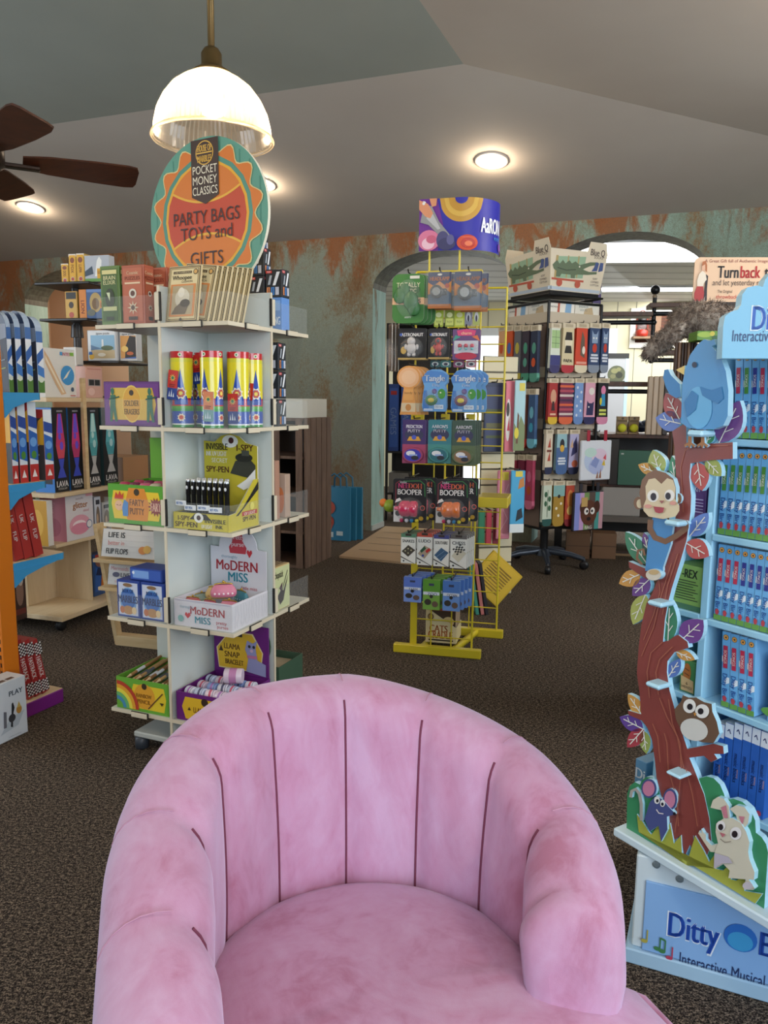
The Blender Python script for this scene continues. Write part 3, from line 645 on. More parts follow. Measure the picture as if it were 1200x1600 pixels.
mb = MB(); mb.rbox(.0, .1125, .165, .169, .14, .225, '#5e2a74'); mb.art(FR(0, .165, .14), .1125, .085, 'p #2f6a52 .5 0 .95 0 .98 .55 .8 .95 .62 .6'); mb.build('header', tr)
def kaleido(x, y, i, lab):
    t_ = thing('kaleidoscope_tin', lab, 'kaleidoscope', cq(x, y, ZS[3], .5*i), 'kaleidoscope tins on the carousel')
    mb = MB(); r = .0345; Hh = .232; N = 28
    bands = [(0, .008, '#2f8a3c'), (.008, .012, '#e8e6e0'), (.012, .05, '#2b4fa8'), (.05, .058, '#3f9a46'), (.058, .066, '#58a83c'), (.066, .09, '#c02f38'), (.09, .2, '#e6d62e'), (.2, .212, '#d9d23a'), (.212, .232, '#c22a30')]
    for z0, z1, c in bands: mb.lathe([(r, z0), (r, z1)], C(c, .18, 0, 0, .5), N, caps=(z0 == 0, z1 == .232))
    for k in range(4):       # blue spires and rosettes wrapped round the tin
        a0 = k*pi/2+.5
        def cyl(da, z, e=.0004): return ((r+e)*cos(a0+da), (r+e)*sin(a0+da), z)
        for j in range(6):
            d0, d1 = -.62+j*.2067, -.62+(j+1)*.2067
            h_ = lambda d_: .085+.095*max(0, 1-abs(d_)/.62)**1.3
            mb.add([cyl(d0, .07), cyl(d1, .07), cyl(d1, h_(d1)), cyl(d0, h_(d0))], [(0, 1, 2, 3)], C('#2449a4', .18, 0, 0, .5))
        for zc_, rr, c1, e in ((.105, .02, '#efe4c4', .0007), (.105, .014, '#c0503a', .001), (.105, .007, '#e8d060', .0013), (.031, .013, '#efe0c0', .0007), (.031, .008, '#c8452f', .001), (.222, .007, '#f2e6d0', .0007), (.222, .0035, '#2f8a4c', .001)):
            pts = [cyl((rr if q % 2 else rr*.72)*cos(2*pi*q/16)/r, zc_+(rr if q % 2 else rr*.72)*sin(2*pi*q/16), e) for q in range(16)]
            mb.poly(pts, c1)
    mb.build('tin_body', t_)
    mb = MB(); tx = (-.012, 0, .012, .004, .004)[i]; mb.T = TR((0, 0, 0), -.5*i); tc = '#c8322c' if i != 2 else '#d9845c'; lo_ = (.085, .135, .02, .015, .05)[i]
    mb.T = mb.T @ TR((tx, -r-.0035, lo_), 0, 0, (.12, -.10, .03, 0, .1)[i])
    mb.rbox(-.018, .018, -.001, .001, 0, .09, '#27428c' if i != 2 else '#7aa4a8', .0005); mb.box(-.018, .018, -.0016, -.001, .036, .09, tc)
    mb.art(FR(-.018, -.0017, 0), .036, .09, 's .5 .74 .14 .36 10 #e6d268;o .5 .74 .14 0 #3a7a5c;r .2 .5 .8 .53 #7a1d1a;r .2 .44 .7 .47 #7a1d1a;p #dfe6ee .2 .1 .35 .1 .28 .3;p #dfe6ee .42 .1 .58 .1 .5 .36;p #dfe6ee .65 .1 .8 .1 .72 .26'); mb.build('tag', t_)
for i, (x, y) in enumerate(((.0405, -.196), (.076, -.122), (.150, -.195), (.2075, -.136), (.203, -.052))):
    kaleido(x, y, i, 'colourful kaleidoscope tin with folk pattern and tag, %s of five on the carousel' % nth(i, 5))
# third tier: putty box, spy pen box, old book-style box
fp = 'r .02 .03 .98 .97 #58a02c;p #e8c52e .1 .12 .9 .12 .95 .5 .9 .84 .1 .84 .06 .5;p #dc8a2a .34 .1 .7 .1 .74 .5 .66 .92 .38 .92 .3 .5;o .52 .82 .05 0 #3d3220;b .52 .56 .17 .26 #7a4a1c FARTY;b .52 .34 .17 .26 #7a4a1c PUTTY;o .2 .46 .075 0 #eab890;p #c8432c .12 .62 .28 .62 .29 .8 .25 .72 .22 .84 .19 .72 .15 .8 .13 .7;l .008 #5a2a20 .16 .48 .19 .46;l .008 #5a2a20 .21 .46 .24 .48;p #4a8ac8 .27 .2 .36 .2 .37 .55 .3 .62 .26 .4;s .86 .48 .09 .14 14 #8a2626;b .86 .48 .22 .18 #e9b8a0 FART'
tr = thing('display_carton', 'green farty putty display box on the carousel, third tier left', 'display box', cq(-.122, -.236, ZS[2]))
def traybits(mb, w, h, d, col, t=.003, inner=None, hs=None):
    mb.box(-w/2, w/2, 0, d, 0, t, col); mb.box(-w/2, w/2, 0, t, t, h, col); mb.box(-w/2, w/2, d-t, d, t, h, col)
    for x in (-w/2, w/2-t): mb.box(x, x+t, t, d-t, t, h, col)
    return mb
mb = traybits(MB(), .225, .128, .2, C('#58a02c')); mb.art(FR(-.1125, 0, 0), .225, .128, fp); mb.build('tray', tr)
mb = MB(); mb.rbox(-.1, .1125, .196, .2, .128, .27, '#6cb02e'); mb.art(FR(.0, .196, .128), .1125, .142, 'e .7 .5 .26 .4 #e6d22e'); mb.build('header', tr)
for k in range(10):
    x, y = -.084+.0415*(k % 5), .05+.07*(k//5)
    mb = MB(); mb.lathe([(.018, 0), (.02, .004), (.02, .024), (.014, .03)], ('#b83a5a', '#7a2d4c', '#d0607a', '#c9b89c', '#8a3a2a')[k % 5], 12)
    put(mb, 'putty_pot', 'small dark red putty pot inside the green box, %s in the %s row' % (nth(k % 5, 5), ('front', 'back')[k//5]), 'putty', CM @ TR((-.122+x, -.236+y, ZS[2]+.0998)), 'putty pots in the green box')
mb = MB(); mb.box(-.105, .105, .006, .19, .004, .0995, '#4a8a28'); mb.build('inner_platform', tr)
# spy pen display
YB = '#c4b532'
tr = thing('display_carton', 'yellow and black invisible ink spy pen display box with raised back', 'display box', cq(.128, -.238, ZS[2]))
W_, D_ = .205, .175
mb = MB(); mb.box(-W_/2, W_/2, 0, D_, 0, .003, YB); mb.box(-W_/2, W_/2, 0, .003, .003, .052, YB); mb.box(-W_/2, -W_/2+.003, .003, D_, .003, .052, YB)
mb.T = Matrix.Identity(4); q = [(W_/2, .003, .003), (W_/2, D_, .003), (W_/2, D_, .15), (W_/2, D_-.03, .15), (W_/2, .04, .055), (W_/2, .003, .052)]
mb.poly(q, YB); mb.poly([(x-.003, y, z) for x, y, z in q][::-1], '#e9e6d8')
mb.art(FR(-W_/2, 0, 0), W_, .052, 'r .02 .06 .98 .94 #cdbd33;p #1f1c18 .3 .62 .4 .98 .6 .98 .7 .62;e .47 .74 .085 .3 #efeee6;o .47 .74 .038 0 #3a1a1c;b .2 .68 .3 .36 #4a1f1c I-SPY;b .24 .3 .32 .46 #4a1f1c SPY-PEN;b .77 .6 .26 .4 #1c1a18 INVISIBLE;b .84 .28 .22 .2 #1c1a18 INK;b .62 .25 .24 .2 #efeee6 UV LIGHT')
mb.art(RT(W_/2, .0, 0), D_, .15, 'p #1b1a18 .22 .3 .3 .3 .98 .95 .98 .78;b .66 .2 .1 .5 #4a1f1c SPY-PEN;r .42 .27 .92 .36 #b8342c;b .67 .31 .07 .44 #efe6d8 UV LIGHT;o .75 .45 .07 0 #e2d860')
mb.build('tray', tr)
mb = MB(); out = [(-W_/2, 0), (W_/2, 0), (W_/2, .255), (.06, .265), (.035, .285), (.0, .293), (-.035, .285), (-.06, .265), (-W_/2, .268)]
mb.prism([(x, z) for x, z in out], D_-.006, D_-.002, YB, '#e6e2d0'); mb.T = Matrix.Identity(4)
mb.art(FR(-W_/2, D_-.006, 0), W_, .293, 'e .5 .915 .15 .07 #efeee6;o .52 .925 .05 0 #4a1a1c;b .25 .855 .075 .42 #1c1a18 INVISIBLE;b .24 .775 .055 .4 #e9e6d8 INK UV LIGHT;b .78 .85 .075 .4 #5a241c I-SPY;t .3 .70 .05 .3 #eae6d0 SECRET;b .26 .6 .07 .44 #5a1f1c SPY-PEN;p #35382f .5 .56 .97 .5 .97 .66 .85 .74 .6 .7;e .76 .74 .16 .05 #23251f;r .72 .76 .86 .82 #4a4d44;p #e9e9e4 .62 .42 .8 .5 .97 .62 .97 .45 .75 .38'); mb.build('header', tr)
mb = MB(); mb.box(-W_/2+.004, W_/2-.02, .006, .1, .0035, .05, '#20201d'); mb.build('pen_rack', tr)
for k in range(14):
    row = k//8; j = k % 8
    x = -.066+j*.0205 if row == 0 else -.055+j*.0215; y = .03 if row == 0 else .07
    t_ = thing('spy_pen', 'black spy pen with silver cap, %s in its %s row' % (nth(j, 8 if row == 0 else 6), ('front', 'back')[row]), 'pen', cq(.128+x, -.238+y, ZS[2]+.0505), 'spy pens in the yellow box')
    mb = MB(); mb.lathe([(.0065, 0), (.0072, .01), (.0072, .055), (.008, .056), (.008, .096)], C('#191919', .25), 12); mb.build('barrel', t_)
    mb = MB(); mb.lathe([(.0072, .0962), (.0072, .104), (.004, .106)], C('#c9ccd0', .25, .6), 12); mb.ball((0, -.008, .078), .0045, '#dcdedf', 10, 6, 1, .4, 1.3); mb.build('cap', t_)
for k, (x, z) in enumerate(((-.085, .058), (-.05, .045), (.0, .047), (.044, .043))):
    mb = MB(); mb.rbox(-.022, .022, -.0012, 0, 0, .017, '#eceff2', .0005); mb.art(FR(-.022, -.0012, 0), .044, .017, 'b .4 .5 .5 .6 #3a6fb0 007 PEN')
    put(mb, 'paper_tag', 'small white paper tag on the spy pens, %s of four' % nth(k, 4), 'tag', cq(.128+x, -.238+.0165, ZS[2]+z+.012, .1*(k-1)), 'paper tags on the spy pens')
bk = 'r .05 .04 .95 .97 #6a4a3c;r .08 .06 .92 .95 #c99b80;r .15 .86 .85 .92 #3a2b26;b .42 .76 .1 .6 #3a2420 House;b .45 .63 .1 .62 #3a2420 Horror;b .45 .5 .1 .6 #7a3424 Story;r .12 .1 .5 .36 #c26a44;p #3e302b .55 .1 .88 .1 .85 .6 .66 .5;e .75 .72 .09 .08 #e8dcd0'
box_at(.180, .040, 2, .098, .2, .035, 'book', 'tall vintage style book box standing on the right of the carousel third tier', 'book', None, '#b48872', bk, rz=.10)
box_at(.208, .105, 2, .05, .15, .035, 'game_box', 'small pale box behind the vintage style book on the carousel', 'box', None, '#b79c88', 'r .1 .5 .5 .9 #3a2a24;e .6 .4 .3 .3 #d07a4a')
# fourth tier: marbles, purses, paper stationery
mrb = 'r .03 .03 .97 .97 #2e4a98;r .08 .06 .92 .94 #c9cfe0;e .5 .45 .36 .36 #6f9fd0;e .5 .5 .33 .27 #3e6cb4;b .5 .72 .1 .5 #24356a BOX OF;b .5 .5 .2 .86 #1c2c60 MARBLES;e .5 .2 .24 .12 #b98a5a;e .24 .2 .1 .1 #c2744a;e .76 .2 .1 .1 #e2c89a;e .5 .88 .2 .05 #8a6a4a'
mrs = 'r .1 .06 .9 .94 #3556a8;v .5 .5 .4 .6 #e6eaf4 MARBLES;o .5 .14 .13 0 #b08a5a'
for i, x in enumerate((-.171, -.073)):
    box_at(x, -.232, 1, .094, .125, .1, 'marble_box', 'blue box of marbles standing on the carousel, %s of the two upright ones' % ('left', 'right')[i], 'box', 'marble boxes on the carousel', '#27408c', mrb, mrs, mrs)
box_at(-.105, -.222, 1, .13, .042, .085, 'marble_box', 'blue marble box lying flat on top of the two upright ones', 'box', 'marble boxes on the carousel', '#27408c', 'r .03 .1 .97 .9 #3a5cb0;r .1 .2 .6 .8 #7ba2dc;o .12 .6 .04 0 #dfe8f4', dz=.1265)
WH_ = C('#d9d6dc', .5)
tr = thing('display_carton', 'white modern miss purse display box with raised back on the carousel', 'display box', cq(.127, -.237, ZS[1]))
W_, D_ = .22, .21
mb = MB(); mb.box(-W_/2, W_/2, 0, D_, 0, .003, WH_); mb.box(-W_/2, W_/2, 0, .003, .003, .088, WH_); mb.box(-W_/2, -W_/2+.003, .003, D_, .003, .088, WH_); mb.box(W_/2-.003, W_/2, .003, D_, .003, .088, WH_)
mm = 'p #c8323c .24 .3 .19 .42 .2 .52 .225 .52 .24 .46 .255 .52 .28 .52 .29 .42;b .58 .64 .3 .6 #b8343f MoDERN;b .5 .3 .26 .3 #2f94a8 MISS;t .82 .3 .13 .24 #b8343f pretty;t .84 .15 .13 .22 #b8343f purses;t .22 .74 .12 .22 #8fa8b8 thoroughly;o .12 .28 .05 0 #7fb4b0;r .02 .95 .98 .98 #b9b4c4'
mb.art(FR(-W_/2, 0, 0), W_, .088, mm)
rs = random.Random(3); ln = ';'.join('l .004 #9a9aa8 '+' '.join('%.2f %.2f' % (min(.97, max(.03, x+rs.uniform(-.03, .03))), y) for y in (.1, .3, .5, .7, .9)) for x in [.08+i*.07 for i in range(13)])
mb.art(RT(W_/2, 0, 0), D_, .088, ln)
mb.build('tray', tr)
mb = MB(); arch = [(.075*cos(pi*i/18), .225+.072*sin(pi*i/18)) for i in range(19)]
mb.prism([(-W_/2, 0), (W_/2, 0), (W_/2, .22), (.078, .222)]+arch+[(-.078, .224), (-W_/2, .226)], D_-.006, D_-.003, WH_)
mb.art(FR(-W_/2, D_-.006, 0), W_, .297, 'p #c03a48 .36 .69 .64 .69 .66 .76 .6 .82 .58 .92 .5 .95 .42 .92 .4 .82 .34 .76;b .5 .88 .055 .26 #f0d8dc pretty;b .5 .8 .055 .26 #f0d8dc purse;p #c8323c .71 .65 .66 .71 .67 .74 .695 .74 .71 .72 .725 .74 .75 .74 .76 .71;b .48 .55 .12 .76 #b8343f MoDERN;b .5 .42 .11 .36 #2f94a8 MISS;t .35 .65 .035 .3 #8fa8b8 thoroughly;t .7 .3 .04 .4 #b8343f little miss'); mb.build('header', tr)
mb = MB(); mb.box(-W_/2+.004, W_/2-.004, .004, D_-.007, .0035, .05, '#b9b4bc'); mb.build('inner_platform', tr)
for k, (x, y, dz, c1, c2, rz, sc) in enumerate(((-.070, .045, 0, '#b85a5a', '#e6c8a8', .1, .9), (.0, .04, 0, '#a8485c', '#e0a0ac', -.1, .9), (.070, .045, 0, '#c8788a', '#f0d8dc', .1, 1), (-.02, .11, .02, '#d8b878', '#b88a4a', .5, 1.1), (.06, .13, .012, '#3f7a86', '#9cc4c8', -.4, 1), (-.02, .155, .02, '#7fb8c8', '#dfe8d8', .2, 1), (.035, .065, .042, '#d07a92', '#f2dfe2', .6, 1.15), (-.075, .10, 0, '#8a9a8a', '#c9d4c4', .9, .9))):
    t_ = thing('coin_purse', 'small %s patterned coin purse in the white box, %s' % ((('red', 'dark pink', 'pale pink', 'gold', 'teal', 'light blue', 'pink spotted', 'grey green')[k]), ('front left', 'front middle', 'front right', 'centre', 'right of the gold one', 'at the back', 'lying on top', 'at the left side')[k]), 'purse', cq(.127+x, -.237+y, ZS[1]+.051+dz, rz), 'coin purses in the white box')
    mb = MB(); mb.T = Matrix.Scale(sc, 4); rows = []
    for q, (rx_, ry_, z) in enumerate(((.032, .012, 0), (.036, .017, .006), (.036, .017, .016), (.03, .011, .027), (.024, .006, .034))):
        rows.append([(rx_*cos(2*pi*j/18), ry_*sin(2*pi*j/18), z) for j in range(18)])
    mb.ring(rows, c1)
    for j in range(5): mb.ball((-.024+.012*j, -.0165+.001*abs(j-2), .011), .0032, c2, 8, 4, 1, .4, 1)
    mb.build('purse_body', t_)
    mb = MB(); mb.T = Matrix.Scale(sc, 4); mb.tube([(.025*cos(pi*j/8), 0, .034+.004*sin(pi*j/8)) for j in range(9)], .002, C('#c2a04a', .3, .9), 6); mb.ball((0, 0, .042), .004, C('#c2a04a', .3, .9), 8, 6); mb.build('clasp', t_)
bam = 'r .02 .02 .98 .98 #c9cf9c;b .35 .82 .16 .5 #3a3428 chopstick;p #2e2226 .2 .3 .45 .45 .6 .42 .9 .75 .7 .4 .6 .2 .4 .12 .3 .25;p #4a2a3c .35 .5 .55 .62 .5 .4;l .03 #2e2226 .5 .4 .85 .85'
rs_ = ';'.join('r %.3f .0 %.3f .14 #3a2a1c' % (i*.08, i*.08+.045) for i in range(12))
box_at(.142, .0075, 1, .19, .155, .115, 'stationery_box', 'pale green box with a black bird and bamboo striped lid on the carousel', 'box', None, '#cdb27c', bam, bam, top=';'.join('r %.3f .02 %.3f .98 #4a3420' % (i*.07, i*.07+.032) for i in range(14)))
# bottom tier: rainbow pencils, llama bracelets, glass box
rbp = 'r .02 .03 .98 .97 #6aa83a;p #e6c832 .3 .1 .92 .1 .96 .5 .92 .85 .34 .85 .28 .5;e .55 .5 .2 .4 #dfa032;o .55 .82 .05 0 #3d3220;b .54 .52 .13 .3 #8a5a1c RAINBOW;b .54 .34 .13 .26 #8a5a1c PENCIL;l .02 #6a4a2a .62 .14 .9 .7;p #3d3220 .84 .4 .92 .4 .88 .3'
for rr, c in ((.42, '#b8402c'), (.36, '#dfa032'), (.30, '#e6d84a'), (.24, '#6ab06a'), (.18, '#4a8ab0'), (.12, '#6aa83a')):
    rbp += ';p %s %s' % (c, ' '.join('%.3f %.3f' % (.02+rr*cos(pi/2*i/10), .05+rr*2.0*sin(pi/2*i/10)) for i in range(11))+' .02 .05')
tr = thing('display_carton', 'green rainbow pencil display box on the carousel bottom tier', 'display box', cq(-.122, -.240, ZS[0]))
mb = traybits(MB(), .215, .110, .22, C('#6aa83a')); mb.art(FR(-.1075, 0, 0), .215, .110, rbp); mb.build('tray', tr)
mb = MB(); mb.rbox(.0, .1075, .216, .22, .11, .29, '#6aa83a'); mb.art(FR(.0, .216, .11), .1075, .18, 'e .55 .5 .42 .42 #b8402c;e .55 .46 .36 .36 #e6c832;e .55 .42 .28 .28 #4a8ab0;e .55 .38 .2 .2 #6aa83a'); mb.build('header', tr)
mb = MB(); mb.box(-.1, .1, .006, .21, .0035, .085, '#4f8030'); mb.build('inner_platform', tr)
for k in range(13):
    x = -.088+.0135*k; c = ('#b08a5a', '#a2794a', '#c29a66', '#8f6a44')[k % 4]; zz = .086+(.012 if k % 3 == 1 else 0)
    t_ = thing('pencil', 'wooden rainbow pencil lying in the green box, %s' % (nth(k, 13) if k < 12 else 'rightmost'), 'pencil', cq(-.122+x, -.236, ZS[0]+zz+.0055, .0, radians(6)), 'pencils in the green box')
    mb = MB(); mb.T = Matrix.Rotation(-pi/2, 4, 'X'); mb.lathe([(.0052, .03), (.0052, .19)], c, 8); mb.lathe([(.0052, .03), (.0015, .01), (.0004, .006)], '#d9bf94', 8); mb.build('shaft', t_)
    mb = MB(); mb.T = Matrix.Rotation(-pi/2, 4, 'X'); mb.lathe([(.0056, .06), (.0056, .10)], '#d9dde0' if k % 2 else '#5a5f66', 8); mb.build('paper_band', t_)
PU = C('#6a1f78', .5)
tr = thing('display_carton', 'purple and yellow llama snap bracelet display box behind the armchair', 'display box', cq(.127, -.238, ZS[0]))
W_, D_ = .222, .220
mb = traybits(MB(), W_, .095, D_, PU); mb.art(FR(-W_/2, 0, 0), W_, .095, 'p #e6b92e .16 .08 .84 .08 .9 .5 .84 .86 .16 .86 .1 .5;o .5 .76 .06 0 #3d2a20;b .5 .45 .2 .4 #7a4a1c LLAMA SNAP;p #3d2a20 .2 .4 .26 .4 .23 .52'); mb.build('tray', tr)
mb = MB(); mb.rbox(-W_/2, W_/2, D_-.006, D_-.003, .095, .275, PU)
mb.art(FR(-W_/2, D_-.006, .07), W_, .205, 'p #f0dca0 .09 .2 .85 .2 .9 .55 .72 .86 .3 .86 .05 .55;p #e6b92e .1 .22 .84 .22 .88 .55 .7 .84 .3 .84 .07 .55;r .4 .78 .53 .98 #3a2a20;o .465 .9 .04 0 #c9b04a;b .34 .6 .1 .3 #6a4a1c LLAMA;b .34 .46 .1 .28 #6a4a1c SNAP;b .38 .33 .09 .34 #6a4a1c BRACELET;p #3d2a20 .1 .5 .18 .5 .14 .6;p #9a9cc8 .6 .2 .95 .15 .95 .36 .8 .42 .77 .62 .8 .76 .72 .7 .62 .74 .58 .58 .64 .45;o .66 .64 .025 0 #2a2a33;o .74 .64 .025 0 #2a2a33;e .7 .57 .03 .03 #d9b8d0;p #c87aa0 .62 .44 .8 .44 .8 .49 .62 .49'); mb.build('header', tr)
mb = MB(); mb.lathe([(.085, 0), (.085, .003)], C('#44604a', .5), 30); bm_ = mb
mb = MB(); mb.T = TR((.03, D_-.001, .208), 0, pi/2); mb.lathe([(.085, -.002), (.085, .001)], '#3f5a46', 30); mb.T = Matrix.Identity(4); mb.art(FR(-.055, D_-.0005, .123), .17, .17, 'b .5 .9 .12 .7 #cfd8c4 HOUSE OF'); mb.build('logo_disc', tr)
mb = MB(); mb.box(-W_/2+.004, W_/2-.004, .004, D_-.007, .0035, .062, '#54205e'); mb.build('inner_platform', tr)
for k in range(15):
    r_, j = k//5, k % 5
    x, y = -.080+.039*j+(.008 if r_ % 2 else 0), .04+.058*r_; c = ('#dfe0ec', '#e6cfe0', '#c9d4ec', '#8fa8dc', '#ecd8e4')[(k*2+r_) % 5]
    mb = MB(); mb.T = Matrix.Rotation(pi/2, 4, 'Y') @ Matrix.Rotation(.3, 4, 'Z'); mb.lathe([(.0178, -.0165), (.0188, -.014), (.0188, .014), (.0178, .0165)], C(c, .3, 0, 0, .3), 16)
    mb.lathe([(.0190, -.004), (.0190, .004)], ('#b07ac0', '#5a5a78', '#d0607a')[k % 3], 16, caps=(False, False)); mb.lathe([(.0190, .009), (.0190, .011)], '#6a6a88', 16, caps=(False, False))
    put(mb, 'snap_bracelet', 'rolled pastel snap bracelet in the purple box, %s of the %s row' % (nth(j, 5), ('front', 'middle', 'back')[r_]), 'bracelet', cq(.127+x, -.238+y, ZS[0]+.0825, .1*((k*7) % 5-2)), 'snap bracelets in the purple box')
mb = MB(); mb.T = TR((.032, .12, .1025), .35); mb.T = mb.T @ Matrix.Rotation(pi/2, 4, 'Y'); mb.lathe([(.0245, -.03), (.0255, -.026), (.0255, .026), (.0245, .03)], C('#e6d4e4', .3, 0, 0, .3), 18); mb.lathe([(.0258, -.012), (.0258, .012)], '#c98ab8', 18, caps=(False, False))
put(mb, 'snap_bracelet', 'larger pink and white snap bracelet lying on top of the others', 'bracelet', cq(.127, -.238, ZS[0]+.025), 'snap bracelets in the purple box')
tr = thing('display_carton', 'dark green open box of glass marbles on the carousel bottom right', 'display box', cq(.17, .03, ZS[0]))
mb = traybits(MB(), .15, .12, .17, C('#3f5a46')); mb.art(FR(-.075, 0, 0), .15, .12, 'b .62 .4 .2 .5 #cfd8c4 GLASS;o .34 .5 .14 0 #b8c8b0;o .34 .5 .11 0 #7f9a80'); mb.build('tray', tr)
mb = MB(); mb.poly([(-.075, .003, .12), (-.045, .003, .12), (-.045, .05, .2), (-.075, .05, .2)], '#54705a'); mb.build('flap', tr)
mb = MB(); mb.box(-.07, .07, .005, .16, .0035, .095, '#b8a88c'); mb.build('inner_platform', tr)
# ================================================================ yellow wire rack
rp = atZ(617, 1015); RK = PL((rp.x, rp.y), -13.8)
YEL = C('#d6c02c', .35)
a0 = RK.hit(642, 1000)[0]; a1 = RK.hit(737, 1000)[0]; ZT = RK.hit(700, 424)[1]
rack = thing('wire_rack', 'yellow wire display rack with hooks, standing on a yellow bar base', 'display rack', RK.M(a0, 0, 0))
RW = a1-a0; RD = .33
def rpart(mb, name, par=rack): return mb.build(name, par)
b0 = RK.hit(617, 1015)[0]-a0; b1 = RK.hit(752, 1027)[0]-a0
for nm, y0, x0, x1 in (('foot_bar', -.02, b0, b1), ('foot_bar', RD, .02, RW+.12)):
    mb = MB(); mb.rbox(x0, x1, y0-.018, y0+.018, 0, .042, YEL, .003); rpart(mb, nm)
mb = MB(); mb.tube([(RW*.72, 0, .025), (RW*.95, RD, .025)], .018, YEL, 4); rpart(mb, 'cross_bar')
mb = MB(); mb.tube([(.06, 0, .025), (.10, RD, .025)], .018, YEL, 4); rpart(mb, 'cross_bar')
mb = MB(); mb.rbox(-.004, .028, -.006, .006, .04, .72, YEL, .002); rpart(mb, 'post')
def wirepanel(x0, x1, y, z0, z1, nv, dz, nm):
    mb = MB(); r = .0042
    for x in (x0, x1): mb.tube([(x, y, z0), (x, y, z1)], r*1.25, YEL, 6)
    mb.tube([(x0, y, z1), (x1, y, z1)], r*1.25, YEL, 6)
    for i in range(1, nv): x = x0+(x1-x0)*i/nv; mb.tube([(x, y-.003, z0), (x, y-.003, z1)], r*.8, YEL, 5)
    n = int((z1-z0)/dz)
    for i in range(n): z = z0+dz*(i+.5); mb.tube([(x0, y+.002, z), (x1, y+.002, z)], r*.8, YEL, 5)
    rpart(mb, nm)
wirepanel(0, RW, 0, .04, ZT, 3, .083, 'wire_panel'); wirepanel(RW-.2, RW+.085, RD, .03, ZT-.03, 2, .083, 'wire_panel')
# tray with clear top on the rear panel
q0 = RK.hit(748, 780, -.2)[0]-a0; q1 = RK.hit(776, 780, -.2)[0]-a0; qz = RK.hit(760, 790, -.2)[1]
mb = MB(); mb.rbox(q0, q1+.06, .12, RD-.01, qz, qz+.05, YEL, .003); mb.box(q0+.005, q1+.055, .125, RD-.015, qz+.05, qz+.056, M_CLEAR); rpart(mb, 'tray')
def hook(a, z, ln, y0=0):
    mb = MB(); mb.tube([(a-a0, y0, z), (a-a0, y0-ln, z), (a-a0, y0-ln-.008, z+.012)], .003, '#1f1f1c', 5); rpart(mb, 'hook')
def rounded(w, h, r, k=5):
    P = []
    for cx, cz, a_ in ((w/2-r, r, -90), (w/2-r, h-r, 0), (-w/2+r, h-r, 90), (-w/2+r, r, 180)):
        for i in range(k+1): t_ = radians(a_+90*i/k); P.append((cx+r*cos(t_), cz+r*sin(t_)))
    return P
def card(w, h, col, art, r=.006, th=.002, out=None, extra=None):
    mb = MB(); mb.prism(out or rounded(w, h, min(r, w/2.1)), 0, th, col, '#e2dfd6')
    if art: mb.art(FR(-w/2, 0, 0), w, h, art)
    if extra: extra(mb, w, h)
    return mb
def blister(mb, x, z, rx, rz, dp, m=None, k=4):
    """clear dome standing off the card"""
    rows = [[(x+rx*s_*cos(2*pi*j/20), -dp*c_, z+rz*s_*sin(2*pi*j/20)) for j in range(20)] for s_, c_ in ((1, .002), (.97, .5), (.85, .85), (.6, 1), (.05, 1.02))]
    mb.ring([r_[::-1] for r_ in rows], m or M_BLIS, caps=(False, True))
def hang(box, name, labs, cat, group, mk, n=1, sp=.02, off=.15, tilt=0, pl=RK, hk=True, dx=0):
    """n copies of a pack on one hook, the front one seen at the pixel box"""
    a, w, z, h = pl.span(*box, off)
    first = None; labs = [labs] if isinstance(labs, str) else labs
    for i in range(n):
        lab = labs[i] if i < len(labs) else labs[0]+', %s behind it on the hook' % NTH[i-1]
        M = pl.M(a+dx*i, off-i*sp, z, 0, 0, tilt)
        if first is None: first = mk(w*.955, h).build(name, None, lab, cat, group if n > 1 or group else None, None, M)
        else:
            o = first.copy(); COL.objects.link(o); o.matrix_world = M; o['label'] = lab
    if hk: hook(a, z+h+.006, off+.004)
    return first
# row 1
def soldiers(w, h):
    def ex(mb, w, h):
        for x, z, s_ in ((-.25, .55, .2), (.1, .45, .24), (.2, .3, .2), (-.1, .68, .16)): mb.ball((w*x, -.012, h*z), w*s_, '#2f6a34', 10, 6, 1, .3, 1.2)
        blister(mb, 0, h*.5, w*.4, h*.40, .022)
    return card(w, h, '#3f7a38', 'r .0 .38 1 .52 #e0b48c;e .5 .68 .38 .12 #2f5f2c;t .5 .78 .1 .74 #e6e0c0 TOTALLY;t .5 .66 .08 .5 #e6e0c0 PLASTIC;b .55 .45 .085 .7 #26201a SOLDIERS;t .5 .12 .04 .5 #e6e6e0 ARMY;r .55 .9 .85 .96 #e0dccf', .03, .003, None, ex)
hang((612, 428, 664, 505), 'toy_pack', ['green toy soldiers pack at the top left of the rack, frontmost']+['green toy soldiers pack, %s from the front' % q_ for q_ in ('second', 'third', 'fourth')], 'toy pack', 'toy soldier packs', soldiers, 4, .028, .17, dx=.012)
def headlamp(w, h):
    def ex(mb, w, h):
        mb.T = mb.T @ TR((-w*.08, -.012, h*.44), 0, pi/2); mb.lathe([(w*.24, 0), (w*.27, .008), (w*.27, .025), (w*.2, .028)], '#22252a', 20); mb.lathe([(w*.17, .0285), (w*.02, .024)], C('#d9dde0', .15, .9), 16); mb.T = Matrix.Identity(4)
        mb.box(w*.1, w*.32, -.03, -.003, h*.36, h*.52, '#2b2e33'); blister(mb, 0, h*.43, w*.42, h*.26, .05)
        mb.box(-w/2, w/2, -.0545, -.0535, h*.02, h*.98, M_CLEAR)
    return card(w, h, '#3b4160', 'p #c8823c 0 .3 1 .3 1 .75 .75 .62 .5 .75 .25 .62 0 .72;p #5a6a7c 0 .1 1 .1 1 .42 .8 .5 .6 .36 .35 .48 0 .38;r 0 0 1 .12 #b06a34;b .5 .82 .11 .86 #b5682f HEADLAMP;o .82 .62 .1 0 #a8452c;e .5 .93 .1 .03 #d9d4c8', .004, .002, None, ex)
